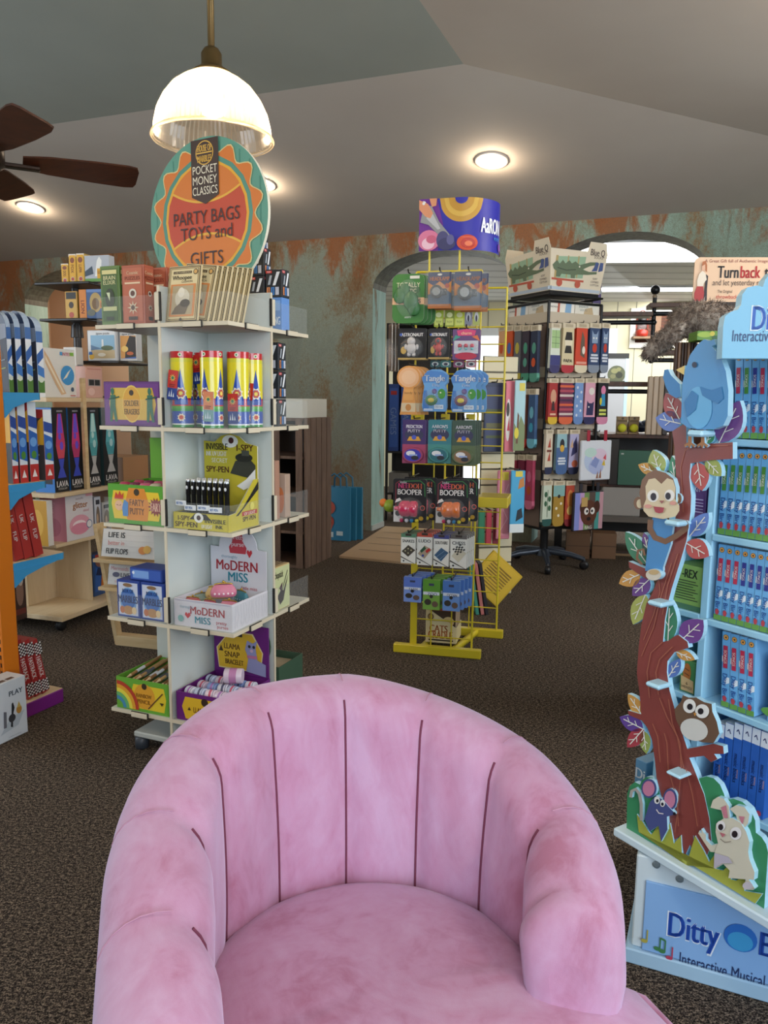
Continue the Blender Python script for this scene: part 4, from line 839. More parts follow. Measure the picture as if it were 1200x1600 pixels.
for k, bx in enumerate(((668, 425, 706, 482), (709, 424, 754, 485))):
    hang(bx, 'headlamp_pack', ['boxed headlamp pack at the top of the rack, %s one of two' % ('left', 'right')[k], 'headlamp pack behind the front %s one' % ('left', 'right')[k]], 'headlamp', 'headlamp packs', headlamp, 2, .062, .17, dx=.02)
def lime(c): return lambda w, h: card(w, h, c, 'r .1 .1 .9 .5 #d9e07a;e .5 .7 .3 .15 #e6e8b0;t .5 .3 .12 .6 #4a6a1c TOY')
for k, (x0, x1, c) in enumerate(((677, 694, '#b0bf3a'), (694, 711, '#8f9f3a'), (709, 727, '#c4cf3c'))):
    hang((x0+.7, 484, x1-.7, 511), 'toy_card', 'lime green toy card below the headlamps, %s' % nth(k, 3), 'toy pack', 'lime green toy cards', lime(c), 1, .02, .08)
for k, (x0, x1, c) in enumerate(((726, 738, '#8a8a9c'), (739, 750, '#b9c06a'))):
    hang((x0, 482, x1, 508), 'toy_card', ('grey', 'pale green')[k]+' narrow toy card below the right headlamp', 'toy pack', None, lambda w, h, c=c: card(w, h, c, 'e .5 .5 .3 .3 #dfe0e6;e .5 .4 .15 .2 #3a3a48'), 1, .02, .08)
# row 2
def astro(c):
    def f(w, h):
        def ex(mb, w, h):
            mb.ball((0, -.016, h*.36), w*.17, c, 12, 8, 1, .7, 1.2); mb.ball((0, -.018, h*.58), w*.15, c, 12, 8, 1, .8, 1); mb.ball((0, -.026, h*.58), w*.09, '#3a4048', 10, 6, 1, .5, 1)
            for s_ in (-1, 1): mb.rbox(w*.08*s_-w*.06, w*.08*s_+w*.06, -.02, -.004, h*.1, h*.24, c); mb.ball((s_*w*.2, -.014, h*.4), w*.06, c, 8, 6, 1, .8, 1.6)
            blister(mb, 0, h*.38, w*.4, h*.34, .034)
        return card(w, h, '#181616', 'r .05 .72 .95 .9 #26222a;b .5 .8 .11 .8 #e6e4e2 ASTRONAUT;o .1 .8 .05 0 #3a5ab0;r .0 .0 1 .06 #b89a5a;e .2 .3 .1 .12 #c9a23c;l .02 #6a4a2a .1 .5 .3 .6 .3 .4', .004, .002, None, ex)
    return f
hang((621, 513, 667, 562), 'toy_pack', ['astronaut toy pack with silver figure in the second row', 'astronaut toy pack behind the silver figure one'], 'toy pack', 'astronaut packs', astro('#c9c4c2'), 2, .052, .14)
hang((669, 513, 703, 561), 'toy_pack', ['astronaut toy pack with red figure in the second row', 'astronaut toy pack behind the red figure one'], 'toy pack', 'astronaut packs', astro('#b0302a'), 2, .052, .14)
def charm(w, h):
    def ex(mb, w, h):
        for x in (-.22, 0, .22): mb.ball((w*x, -.006, h*.45), w*.08, '#c05a6a', 8, 6); mb.ball((w*x, -.006, h*.36), w*.06, '#7ac0c4', 8, 6)
        blister(mb, 0, h*.42, w*.42, h*.2, .012)
    return card(w, h, '#6a4a7c', 'p #d84a7c .2 .78 .8 .78 .85 .95 .5 1 .15 .95;b .5 .87 .1 .4 #f0c8a0 charm;r .06 .2 .94 .62 #c9ccd6;e .5 .12 .4 .12 #b8304c;p #4a9a8c 0 .6 .3 .75 .1 .8;p #e07a4a 1 .6 .7 .75 .9 .8', .004, .002, None, ex)
hang((706, 514, 751, 562), 'charm_pack', ['purple and pink charm bracelet pack in the second row', 'charm bracelet pack behind the front one'], 'toy pack', 'charm packs', charm, 2, .03, .14)
for k, (x0, x1, c) in enumerate(((672, 688, '#3f6a72'), (688, 705, '#4f8a8c'), (708, 726, '#a05a80'), (728, 745, '#d0909c'))):
    hang((x0, 563, x1, 574), 'toy_card', ('dark teal', 'teal', 'plum', 'pale pink')[k]+' small toy card hanging between the astronaut and round pet cards', 'toy pack', None, lambda w, h, c=c: card(w, h, c, 'e .5 .5 .35 .3 #dfe6e6;e .5 .45 .2 .2 #4a4a5a'), 1, .02, .05)
# left side: dark shiny packs seen from the side
for k in range(3):
    a, w, z, h = RK.span(600+4*k, 506, 619+4*k, 580, .10-.04*k)
    mb = card(.085, h, '#6a5a50', 'r .1 .55 .9 .95 #4a3a34;r .2 .1 .8 .5 #8a7468', .004, .002, None, lambda mb, w, h: blister(mb, 0, h*.4, w*.4, h*.3, .02))
    mb.build('toy_pack', None, 'brown clear-fronted pack hanging off the left side of the rack, %s of three' % ('front', 'middle', 'rear')[k], 'toy pack', 'brown packs on the rack side', None, RK.M(a, .10-.055*k, z, 0, 0, -1.15))
# row 3: plain round-headed orange cards, round pet cards
def paddle(w, h):
    out = [(w*.5*cos(radians(a)), h*.76+h*.235*sin(radians(a))) for a in range(-50, 231, 14)]
    out += [(-w*.2, h*.55), (-w*.36, 0), (w*.36, 0), (w*.2, h*.55)]
    return card(w, h, '#dc9a52', 'e .5 .76 .43 .2 #e6b488;e .5 .76 .3 .14 #e9c09a;r .3 .3 .7 .52 #e0a45c;r .2 .06 .8 .24 #d9c4a0;e .5 .15 .12 .07 #c98a4a;t .5 .45 .05 .36 #8a5a2a bendy', .004, .0025, out[::-1])
hang((619, 571, 658, 648), 'toy_card', ['orange round-headed toy card in the third row, frontmost']+['orange round-headed toy card, %s from the front' % q for q in ('second', 'third', 'fourth')], 'toy pack', 'orange round-headed cards', paddle, 4, .03, .16, dx=.012)
def tangle(c):
    def f(w, h):
        out = [(w*x, h*y) for x, y in ((-.42, .0), (.42, .0), (.47, .1), (.45, .5), (.4, .62), (.5, .7), (.5, .86), (.38, .94), (.2, 1), (-.1, 1), (-.3, .96), (-.38, .88), (-.5, .8), (-.46, .7), (-.4, .6), (-.45, .4), (-.48, .12))]
        def ex(mb, w, h):
            mb.ball((-w*.1, -.01, h*.27), w*.24, c, 14, 8, 1, .5, .85); mb.ball((w*.02, -.014, h*.48), w*.1, '#5a4a8a', 10, 6, 1, .6, 1); mb.ball((-w*.1, -.022, h*.27), w*.13, '#d9c83c' if c != '#3a7a4a' else '#c9b83c', 10, 6, 1, .3, .7)
            blister(mb, -w*.08, h*.3, w*.33, h*.24, .028)
        return card(w, h, '#6aa4dc', 'p #4f86cc .05 .68 .95 .72 .98 .86 .8 .94 .3 .97 .12 .9 .02 .8;b .5 .79 .16 .84 #3a6ab0 Tangle;b .5 .795 .15 .81 #eef2f6 Tangle;b .56 .63 .08 .36 #dfe9f4 Pets;p #3f78c0 .05 .05 .3 .05 .2 .5 .08 .5;e .78 .42 .15 .12 #4a9a3c;o .74 .45 .03 0 #e9e9e0;r .1 .02 .45 .07 #b9c9e0;r .5 .06 .86 .16 #dfe9f2;t .68 .11 .05 .3 #3a5a90 CREATURE', .004, .0025, out, ex)
    return f
hang((658, 577, 700, 643), 'toy_card', ['blue pet card with a gold creature, left of the two', 'blue pet card behind the gold creature one'], 'toy pack', 'blue pet cards', tangle('#3a7a4a'), 2, .034, .17)
hang((703, 577, 748, 644), 'toy_card', ['blue pet card with a purple creature, right of the two', 'blue pet card directly behind the purple creature one', 'blue pet card rearmost behind the purple creature one'], 'toy pack', 'blue pet cards', tangle('#6a3a5a'), 3, .034, .17, dx=.018)
# yellow price clips
for k, (x0, x1) in enumerate(((642, 662), (689, 702), (728, 742))):
    a, w, z, h = RK.span(x0, 647, x1, 656, .03); mb = MB(); mb.rbox(-w/2, w/2, 0, .022, 0, h, YEL, .002); mb.build('price_clip', rack, None, None, None, None, TR((a-a0, -.0295, z)))
# row 4: putty cards with a tin below
def putty(c1, c2, tincol, ttl):
    def f(w, h):
        def ex(mb, w, h):
            o = mb.T; mb.T = TR((0, -.002, h*.2), 0, pi/2); mb.lathe([(w*.42, 0), (w*.45, .006), (w*.45, .022), (w*.42, .026)], c2, 26, sx=1, sy=.72); mb.T = o
            mb.art(FR(-w/2, -.0285, 0), w, h, 'e .5 .2 .36 .14 %s;e .42 .24 .2 .06 #e6e6ea;r .36 .18 .7 .22 #9ab0e0;e .6 .14 .16 .05 #2a2a33' % tincol)
        return card(w, h, c1, 'r .0 .0 1 .44 %s;e .5 .66 .4 .14 #3a3a5a;b .5 .85 .08 .7 #e9e6ee %s;b .5 .75 .07 .66 #e9e6ee PUTTY;p #d9a23c .2 .52 .8 .52 .7 .62 .3 .62;o .5 .6 .1 0 #4a5ac0' % (c2, ttl), .006, .002, None, ex)
    return f
for bx, c1, c2, tc, tl, nm, n in (((628, 656, 666, 724), '#46306c', '#a4466a', '#3a3ab0', 'PREDICTION', 'purple and orange prediction putty card', 2), ((668, 656, 706, 724), '#3a7f8c', '#4a8f8c', '#2a6a78', "AARON'S", 'teal putty card', 2), ((705, 657, 744, 727), '#3f5548', '#5f6f4c', '#8a6a4a', "AARON'S", 'dark green putty card', 4)):
    hang(bx, 'putty_card', [nm+' in the fourth row']+[nm+' %s behind the front one' % q for q in ('directly', 'second', 'third')], 'putty', 'putty cards on the rack', putty(c1, c2, tc, tl), n, .036, .16, dx=.0035)
# row 5: squeezy launchers on black cards
def booper(c):
    def f(w, h):
        def ex(mb, w, h):
            o = mb.T; mb.T = TR((w*.02, -.028, h*.33), 0, 0, pi/2); mb.lathe([(.004, -w*.44), (w*.05, -w*.43), (w*.06, -w*.36), (w*.1, -w*.30), (w*.19, -w*.27), (w*.235, -w*.2), (w*.235, 0), (w*.2, .004), (w*.235, .01), (w*.24, w*.2), (w*.2, w*.245), (.003, w*.25)], C(c, .2, 0, 0, .8), 22, sx=1); mb.T = o
            for k, cc in enumerate(('#c02a5a', '#e9e9ec', '#2a8ac0', '#e0d03a')): mb.ball((-w*.22+w*.15*k, -.014, h*.05), w*.06, cc, 10, 7)
            blister(mb, 0, h*.3, w*.42, h*.28, .062)
        return card(w, h, '#171518', 'l .02 #3f8a4a .3 .94 .8 .96 .93 .88 .95 .6;l .012 #b03a4a .08 .3 .08 .88 .2 .95;t .3 .92 .05 .2 #e9e6ea Schylling;b .5 .84 .12 .7 #e0488a NEEDOH;b .66 .84 .12 .38 #e87a3c DOH;b .5 .7 .13 .74 #efece8 BOOPER;r .02 .0 .3 .36 #dcdad6;o .88 .34 .075 0 #e2685a;o .88 .34 .055 0 #2a1a1c;o .15 .2 .08 0 #2a2a2a;e .84 .1 .07 .05 #c9a02c;p #e6e4e0 .06 .44 .26 .5 .2 .56 .1 .52', .012, .002, None, ex)
    return f
for bx, c, nm in (((613, 748, 668, 816), '#d6305c', 'pink'), ((679, 749, 734, 818), '#e8731c', 'orange')):
    hang(bx, 'toy_card', ['black card holding a %s squeezy ball launcher' % nm, 'black card behind the %s launcher one' % nm], 'toy pack', 'ball launcher cards', booper(c), 2, .09, .2, dx=.03)
mb = MB(); mb.ball((0, 0, 0), .03, '#8aa02c', 12, 8); mb.ball((-.03, 0, .012), .02, '#e07a2c', 10, 6)
a, w, z, h = RK.span(598, 780, 616, 800, .1); mb.build('squeeze_toy', None, 'green squeezy toy with an orange nose sticking out left of the pink launcher', 'toy', None, None, RK.M(a+.006, .1, z+.03))
mb = MB(); mb.tube([(a-a0+.03, -.075, z+.055), (.0, -.0, z+.075)], .003, '#1f1f1c', 5); rpart(mb, 'hook')
# row 6: slim travel games
def game(c, ttl, pat):
    def f(w, h):
        mb = carton(w, h, .012, '#e6e2d8', 'r 0 .0 1 .98 #efece2;r 0 .88 1 1 %s;r .3 .93 .7 1.0 #3a2a22;b .5 .76 .1 .84 #2a2624 %s;%s;p #3a3228 0 .2 .9 0 .96 .0 .0 .24;o .2 .08 .06 0 #3a3a3a' % (c, ttl, pat), top='r 0 0 1 1 %s' % c, b=.001); return mb
    return f
chk = ';'.join('p #26221e %.3f %.3f %.3f %.3f %.3f %.3f %.3f %.3f' % sum(((.12+.1*i+.06*j+dx_, .32+.035*i-.035*j+.25-.03*0+dy_) for dx_, dy_ in ((0, 0), (.1, .035), (.16, 0), (.06, -.035))), ()) for i in range(5) for j in range(5) if (i+j) % 2 == 0)
for bx, c, tl, pat, nm in (((626, 834, 650, 880), '#5a8a6a', 'SNAKES', 'p #4a4438 .05 .4 .5 .62 .98 .46 .5 .22;o .3 .42 .05 0 #c9c29a;o .5 .5 .05 0 #c9c29a;o .7 .45 .05 0 #c9c29a;o .5 .35 .05 0 #c9c29a', 'green topped snakes and ladders'), ((651, 833, 676, 883), '#c8503c', 'LUDO', 'p #b8a48a .05 .35 .5 .62 .98 .5 .5 .2;p #2f5a3c .2 .45 .5 .6 .6 .52 .3 .38;p #c8302c .55 .45 .8 .55 .9 .48 .65 .38;o .4 .3 .08 0 #3a4a9c', 'red topped ludo'), ((677, 836, 702, 885), '#4a4a8c', 'SOLITAIRE', 'p #3f5f80 .05 .35 .5 .6 .98 .45 .5 .16;l .02 #9ab4cc .2 .3 .7 .5;l .02 #9ab4cc .4 .22 .8 .4', 'blue topped solitaire'), ((703, 836, 730, 888), '#6a6460', 'CHESS', 'p #d9d0b8 .08 .36 .5 .64 .98 .46 .5 .18;'+chk, 'grey topped chess')):
    hang(bx, 'travel_game', ['slim boxed %s travel game, frontmost' % nm]+['%s travel game, %s from the front' % (nm, q) for q in ('second', 'third', 'fourth', 'fifth')], 'game', 'slim travel games', game(c, tl, pat), 5, .026, .17, dx=.005)
# row 7: small animal boxes
def zoo(c, c2, ttl):
    def f(w, h):
        return carton(w, h, .026, c, 'r 0 .62 1 1 %s;r .35 .8 .65 .88 #3a3f5c;r .03 .5 .97 .6 #dfe4ee;b .55 .53 .1 .6 #5a6a8c %s;e .3 .26 .2 .1 #3a342c;e .72 .2 .18 .1 #6a5444;e .5 .45 .1 .06 #2c2a28' % (c2, ttl), right='r .1 .1 .9 .5 %s' % c2, b=.001)
    return f
for bx, c, c2, tl, nm in (((630, 902, 659, 941), '#7f9ce0', '#5f7cd0', 'FARM', 'blue farm'), ((660, 906, 688, 953), '#7fae4a', '#5f9a34', 'ZOO', 'green zoo'), ((691, 908, 719, 955), '#6f98d8', '#4f7cc4', 'OCEAN', 'blue ocean')):
    hang(bx, 'animal_box', ['small %s animals hanging box, frontmost' % nm]+['%s animals box, %s from the front' % (nm, q) for q in ('second', 'third', 'fourth')], 'toy pack', 'small animal boxes', zoo(c, c2, tl), 4, .036, .17, dx=.013)
# the string game box at the bottom of the rack
a, w, z, h = RK.span(665, 962, 713, 1016, -.03); z = .0435
tr = thing('display_carton', 'cream box of string game booklets standing in the bottom of the yellow rack', 'display box', RK.M(a, -.03, z))
mb = MB(); CB = '#e0cfa0'; mb.box(-w/2, w/2, 0, .16, 0, .003, CB)
mb.prism([(-w/2, 0), (w/2, 0), (w/2, h*.45), (-w/2, h)], 0, .003, CB); mb.box(w/2-.003, w/2, .003, .16, .003, h*.45, CB); mb.box(-w/2, -w/2+.003, .003, .16, .003, h*.6, CB)
mb.art(FR(-w/2, 0, 0), w, h, 'b .42 .42 .2 .6 #b0602c CATS;b .48 .24 .22 .8 #b0602c CRADLE;r .1 .06 .9 .10 #3a2a20;o .16 .75 .1 0 #3a2a20;o .16 .75 .08 0 #b08a4a'); mb.build('tray', tr)
for k in range(14):
    mb = MB(); mb.rbox(-w*.46, w*.46, 0, .006, 0, h*1.0, ('#4a3424', '#e9dcc0', '#a8743c')[k % 3], .0008); mb.art(FR(-w*.46, 0, 0), w*.92, h*1.0, 'r .04 .9 .96 .97 #b0502c;e .75 .6 .2 .14 #e2c48a;r .1 .1 .9 .2 #5a3a24')
    mb.build('booklet', None, 'string game booklet in the cream box, %s from the front' % (NTH+['thirteenth', 'last'])[k], 'book', 'string game booklets', None, RK.M(a, -.03-.006-.0108*k, z+.0035, 0, 0, 0))
# the curved sign on top of the rack
s0, w, z, h = RK.span(655, 309, 757, 391, .02); s0 -= w/2
Rc = .16; fl = w*.62; arcn = 22; tot = fl+Rc*1.9
def bend(p):
    x, y, zz = p
    if x <= fl: return (x, y, zz)
    th = (x-fl)/Rc; r_ = Rc-y
    return (fl+(Rc+(-y))*sin(th) if False else fl+(Rc-y)*sin(th), Rc-(Rc-y)*cos(th), zz)
mb = MB(); xs = [fl*i/8 for i in range(9)]+[fl+(tot-fl)*i/24 for i in range(1, 25)]
v = []
for x in xs: v += [(x, 0, 0), (x, 0, h), (x, .002, 0), (x, .002, h)]
n_ = len(xs)
mb.add(v, [(4*i, 4*i+4, 4*i+5, 4*i+1) for i in range(n_-1)], '#2b2aa0', True); mb.add(v, [(4*i+6, 4*i+2, 4*i+3, 4*i+7) for i in range(n_-1)], '#b0a48c', True)
mb.add(v, [(4*i+1, 4*i+5, 4*i+7, 4*i+3) for i in range(n_-1)]+[(4*i+4, 4*i, 4*i+2, 4*i+6) for i in range(n_-1)]+[(0, 1, 3, 2)], '#d9d2c4')
A = 'p #6a2a90 0 0 .30 0 .38 .5 .28 1 .0 1;e .66 1.02 .3 .5 #c8983c;e .66 1.02 .24 .39 #d9b04e;e .66 1.02 .17 .27 #c29034;e .66 1.02 .09 .13 #2b2aa0;r .3 1.0 .99 1.6 #2b2aa0'
A = A.replace(';r .3 1.0 .99 1.6 #2b2aa0', '')
def clipell(cu, cv, ru, rv, col):
    o = []; f = lambda u: cv-rv*sqrt(max(0, 1-((u-cu)/ru)**2))
    for i in range(20):
        u0, u1 = cu+ru*(i/10-1), min(.999, cu+ru*((i+1)/10-1))
        if u1 > u0: o.append('p %s %.3f %.3f %.3f %.3f %.3f %.3f %.3f %.3f' % (col, u0, cv, u0, f(u0), u1, f(u1), u1, cv))
    return ';'.join(o)
A = 'p #6a2a90 0 0 .30 0 .38 .5 .28 1 .0 1;'+clipell(.66, 1, .34, .46, '#c8983c')+';'+clipell(.66, 1, .27, .36, '#d9b04e')+';'+clipell(.66, 1, .2, .26, '#c29034')+';'+clipell(.66, 1, .1, .12, '#2b2aa0')
A = A; A += ';p #8f9092 .08 .9 .2 .85 .32 .55 .5 .28 .38 .22 .15 .5 .02 .55;p #b9babc .12 .8 .22 .7 .34 .42 .3 .4 .12 .62;p #d9926c .0 .98 .14 .9 .22 .72 .18 .62 .1 .66 .0 .8;p #d9926c .16 1 .28 1 .27 .86 .2 .84'
A += ';e .16 .2 .17 .2 #d87a9c;e .15 .14 .1 .11 #eec4d2;e .2 .22 .08 .08 #c8607f;e .38 .2 .1 .17 #4a4a78;e .44 .12 .14 .12 #3c3c66;e .5 .2 .06 .1 #5f5f90;e .76 .14 .16 .15 #d8502c;e .77 .13 .11 .1 #c03424;e .78 .12 .06 .05 #e8784c'
mb2 = MB(); mb2.art(FR(0, 0, 0), w*.98, h, A, .0006, .00006); mb2.art(FR(0, 0, 0), tot, h, 'b .70 .5 .3 .26 #f2f2f4 AaRON;e .85 .12 .04 .08 #7a3aa0;e .95 .05 .05 .07 #d86aa0;b .78 .26 .06 .1 #3a9ad8 PUTTY', .004)
mb2.v = [bend(p) for p in mb2.v]; mb.v = [bend(p) for p in mb.v]
sg = mb.build('header_sign', rack, 'curved blue sign with coloured putty swirls', None, None, None, TR((s0-a0, -.02, z)))
mb2.build('sign_print', sg)
for x in (671, 718):
    q = RK.hit(x, 400, .0)[0]-a0
    mb = MB(); mb.tube([(q, .004, ZT), (q, .0, z+.01), (q, -.012, z+.08)], .005, YEL, 6); rpart(mb, 'sign_rod')
mb = MB(); mb.T = TR((s0-a0+.02, -.021, z+h-.02), 0, pi/2); mb.lathe([(.011, -.001), (.011, .004), (.004, .005)], '#e9e9e6', 14); mb.build('button', rack)
# ================================================================ cream slatwall stand with bags, behind the rack
SP = atZ(797, 926); SW = PL((SP.x, SP.y), 12)
sl0 = SW.hit(748, 880)[0]; slz = SW.hit(806, 557)[1]
CREAM = C('#d9cfae', .5)
tr = thing('slatwall_stand', 'cream slatted display stand with hanging bags behind the yellow rack', 'display stand', SW.M(0, 0, 0))
mb = MB(); mb.box(sl0, 0, .01, .03, .0, slz, C('#5a523e'));
n_ = 15; dz = slz/n_
for i in range(n_): mb.rbox(sl0, .0, 0, .028, i*dz+.006, (i+1)*dz-.004, CREAM, .002)
mb.build('slat_panel', tr); mb = MB(); mb.rbox(sl0-.01, 0, -.02, .22, 0, .03, CREAM); mb.build('base', tr)
mb = MB(); mb.rbox(-.02, .0, .03, .2, .03, slz, CREAM); mb.build('side_panel', tr)
def bagmesh(w, h, col, art):
    mb = MB(); mb.rbox(-w/2, w/2, -.006, .006, 0, h, col, .004); mb.art(FR(-w/2, -.006, 0), w, h, art); return mb
for k, (bx, off, c, art, lab, nm) in enumerate((((756, 598, 790, 706), .07, '#2f3a58', 'r .06 .06 .94 .94 #3a4468;r .1 .55 .9 .62 #54603c;r .1 .35 .9 .42 #6a6a4a;r .1 .2 .9 .24 #54603c', 'dark navy plaid bag on the cream stand', 'gift_bag'),
    ((789, 595, 804, 706), .13, '#e07a8c', 'e .3 .45 .25 .3 #e9e6e4;e .25 .6 .16 .1 #3a3434;p #c8485c .2 .3 .5 .3 .4 .5', 'pink bag with a white animal on the cream stand, upper row', 'gift_bag'),
    ((803, 594, 820, 704), .16, '#a9cfd8', 'p #7a8a5c 0 0 1 0 1 .35 .6 .5 .3 .3 0 .4;p #6a4a34 .2 .1 .4 .1 .45 .5 .3 .55;e .25 .25 .2 .08 #e0d03a;r .4 .85 .9 .96 #d9c84a', 'pale blue bag with brown and green figures on the cream stand', 'gift_bag'),
    ((776, 735, 797, 842), .09, '#c8788c', 'r .1 .05 .9 .9 #d28a9c;l .04 #e9c0cc .2 .1 .8 .3 .3 .5 .8 .8;r .35 .86 .8 .98 #d9c84a', 'dusty pink patterned bag on the cream stand, lower row', 'gift_bag'),
    ((797, 735, 819, 832), .14, '#4aa8d8', 'r .0 .0 1 .14 #dfe9ec;p #c8823c .5 .7 .95 .75 .9 .9 .6 .85;p #26303a .4 .18 .9 .25 .8 .4 .5 .36;r .3 .9 .8 .99 #d9c84a', 'bright blue bag with a fox and bird on the cream stand', 'gift_bag'))):
    a, w, z, h = SW.span(*bx, off); ob = bagmesh(w, h, c, art).build(nm, None, lab, 'bag', 'bags on the cream stand', None, SW.M(a, off, z))
    mb = MB(); mb.tube([(a, .0, z+h+.0045), (a, -off-.02, z+h+.0045), (a, -off-.028, z+h+.016)], .004, '#1f1f1c', 5); mb.build('hook', tr)
for k, (bx, c, lab) in enumerate((((747, 797, 757, 850), '#2f7a5a', 'green wrapped bag below the yellow tray'), ((759, 797, 768, 850), '#b03a4a', 'red bag below the yellow tray'), ((770, 797, 780, 850), '#7a2436', 'dark red bag below the yellow tray'))):
    a, w, z, h = SW.span(*bx, .06); bagmesh(w, h, c, 'r .1 .1 .9 .9 '+c).build('gift_bag', None, lab, 'bag', 'bags on the cream stand', None, SW.M(a, .06, z))
    mb = MB(); mb.tube([(a, .0, z+h+.0045), (a, -.08, z+h+.0045)], .004, '#1f1f1c', 5); mb.build('hook', tr)
# leaning things on the floor between rack and stand
p = atZ(764, 972); mb = MB(); mb.rbox(-.12, .12, -.010, .010, -.12, .12, '#c9a626', .003); mb.art(FR(-.12, -.010, -.12), .24, .24, 'r .05 .05 .95 .95 #d2ae2c;'+';'.join('r .15 %.2f .8 %.2f #8a6a1c' % (.2+.07*i, .225+.07*i) for i in range(9)))
M = TR((p.x+.075, p.y+.34, .168), radians(8), radians(-7), radians(43)); mb.build('wall_plaque', None, 'yellow square printed board leaning on its corner behind the rack', 'board', None, None, M)
for k, (x, c, lab) in enumerate(((749, '#3f8a78', 'teal'), (757, '#b8706c', 'dusty pink'), (764, '#2c2a30', 'black'))):
    p = atZ(x, 968); mb = MB(); mb.rbox(-.0095, .0095, 0, .12, 0, .30, c, .002); mb.build('book', None, '%s book leaning on the floor beside the yellow board' % lab, 'book', 'books leaning behind the rack', None, TR((p.x, p.y+.08, .004), radians(2), 0, radians(-9)))
# ================================================================ sock carousel
KP = atY(853, 600, 5.3); SR_ = PL((KP.x, KP.y), 28); SL_ = PL((KP.x, KP.y), -62); L = .47
cen = Vector((KP.x, KP.y, 0))+SR_.r*L/2-SR_.n*L/2
TM = TR(cen, SR_.a); h_ = L/2
zc_t = SR_.hit(858, 470)[1]; zc_b = SR_.hit(845, 822)[1]-.02
tr = thing('sock_carousel', 'tall rotating sock display with cream header boards on a castor base', 'display stand', TM)
BLK = C('#1c1c1e', .4, .3)
mb = MB(); mb.box(-h_+.03, h_-.03, -h_+.03, h_-.03, zc_b, zc_t, '#8a7466'); mb.build('core', tr)
mb = MB()
for x in (-h_, h_):
    for y in (-h_, h_): mb.tube([(x, y, zc_b), (x, y, zc_t)], .011, BLK, 6)
for z in (zc_b, zc_t):
    mb.tube([(-h_, -h_, z), (h_, -h_, z), (h_, h_, z), (-h_, h_, z), (-h_, -h_, z)], .009, BLK, 6)
mb.build('frame', tr)
zr = [SR_.hit(890, y)[1] for y in (503, 588, 668, 747)]
for z in zr:
    mb = MB(); mb.box(-h_+.012, h_-.012, -h_+.004, -h_+.012, z-.01, z+.06, '#c9bba4'); mb.box(-h_+.004, -h_+.012, -h_+.012, h_-.012, z-.01, z+.06, '#c9bba4'); mb.build('hook_rail', tr)
mb = MB(); mb.lathe([(.03, .09), (.03, zc_b)], BLK, 16); mb.lathe([(.06, .08), (.05, .13)], C('#3f4650', .4, .4), 18); mb.build('column', tr)
for k in range(5):
    an = 2*pi*k/5-.9; lg = MB(); x, y = .30*cos(an), .30*sin(an); lg.tube([(.03*cos(an), .03*sin(an), .115), (.2*cos(an), .2*sin(an), .10), (x, y, .075)], .026, C('#4a525e', .35, .5), 8, .017); ob = lg.build('leg', tr)
    cs = MB(); cs.T = TR((x, y, .032), an+pi/2, 0, pi/2); cs.lathe([(.012, -.02), (.032, -.018), (.032, .018), (.012, .02)], '#17181b', 16); cs.T = Matrix.Identity(4); cs.tube([(x, y, .03), (x, y, .08)], .008, C('#8a8f96', .3, .8), 6); cs.build('castor', ob)
# header boards, flared outwards
HB = '#e4d6bc'
hz0, hz1 = SR_.hit(890, 455)[1], SR_.hit(890, 392)[1]; hh = hz1-hz0
gator = 'p #9ab898 .12 .3 .6 .36 .62 .9 .14 .84;r .1 .3 .14 .86 #b8a06a;r .3 .34 .32 .88 #b8a06a;r .48 .36 .5 .9 #b8a06a;p #66755a .05 .62 .12 .74 .17 .66 .22 .76 .27 .68 .33 .77 .38 .7 .44 .76 .52 .68 .7 .78 .84 .8 .86 .75 .7 .68 .58 .58 .7 .54 .84 .56 .84 .5 .68 .46 .5 .44 .46 .42 .46 .34 .39 .34 .38 .42 .22 .42 .2 .34 .13 .34 .13 .48 .08 .52;o .52 .64 .012 0 #efe8d4;l .012 #3f4a3a .14 .56 .3 .52 .46 .56;p #4a5a8c .74 .56 .84 .58 .86 .78 .8 .8 .78 .66;p #4a5a8c .86 .56 .94 .6 .94 .8 .88 .8;r .06 .26 .62 .31 #c05a44;o .2 .2 .05 0 #c05a44;o .52 .2 .05 0 #c05a44;t .82 .38 .05 .2 #5a4a4a SOFT;t .82 .3 .05 .24 #5a4a4a COMBED;t .82 .22 .05 .24 #5a4a4a COTTON'
lx = 'r .02 .02 .98 .1 #b9c4d0'
for ang in range(4):
    mb = MB(); mb.T = Matrix.Rotation(ang*pi/2, 4, 'Z') @ TR((0, -h_+.02, hz0), 0, radians(7))
    w0, w1 = L*.47, L*.53
    out = [(-w0, 0), (w0, 0), (w1, hh), (w1*.92, hh+.075), (w1*.35, hh+.075), (w1*.28, hh+.01), (-w1, hh+.005)]
    mb.prism(out, -.004, .0, HB); mb.art(FR(-w1, -.004, 0), 2*w1, hh, lx+';'+gator); mb.art(FR(-w1, -.004, 0), 2*w1, hh, 'b .82 1.04 .17 .26 #5a4a46 Blue Q;t .84 .92 .07 .2 #5a4a46 SOCKS')
    mb.build('header_board', tr)
mb = MB(); mb.box(-h_+.02, h_-.02, -h_+.02, h_-.02, hz0-.02, hz0, BLK); mb.tube([(-h_, -h_, hz0-.03), (h_, -h_, hz0-.03), (h_, h_, hz0-.03), (-h_, h_, hz0-.03), (-h_, -h_, hz0-.03)], .008, BLK, 6); mb.build('header_tray', tr)
z0c, z1c = SR_.hit(890, 505)[1], SR_.hit(890, 470)[1]
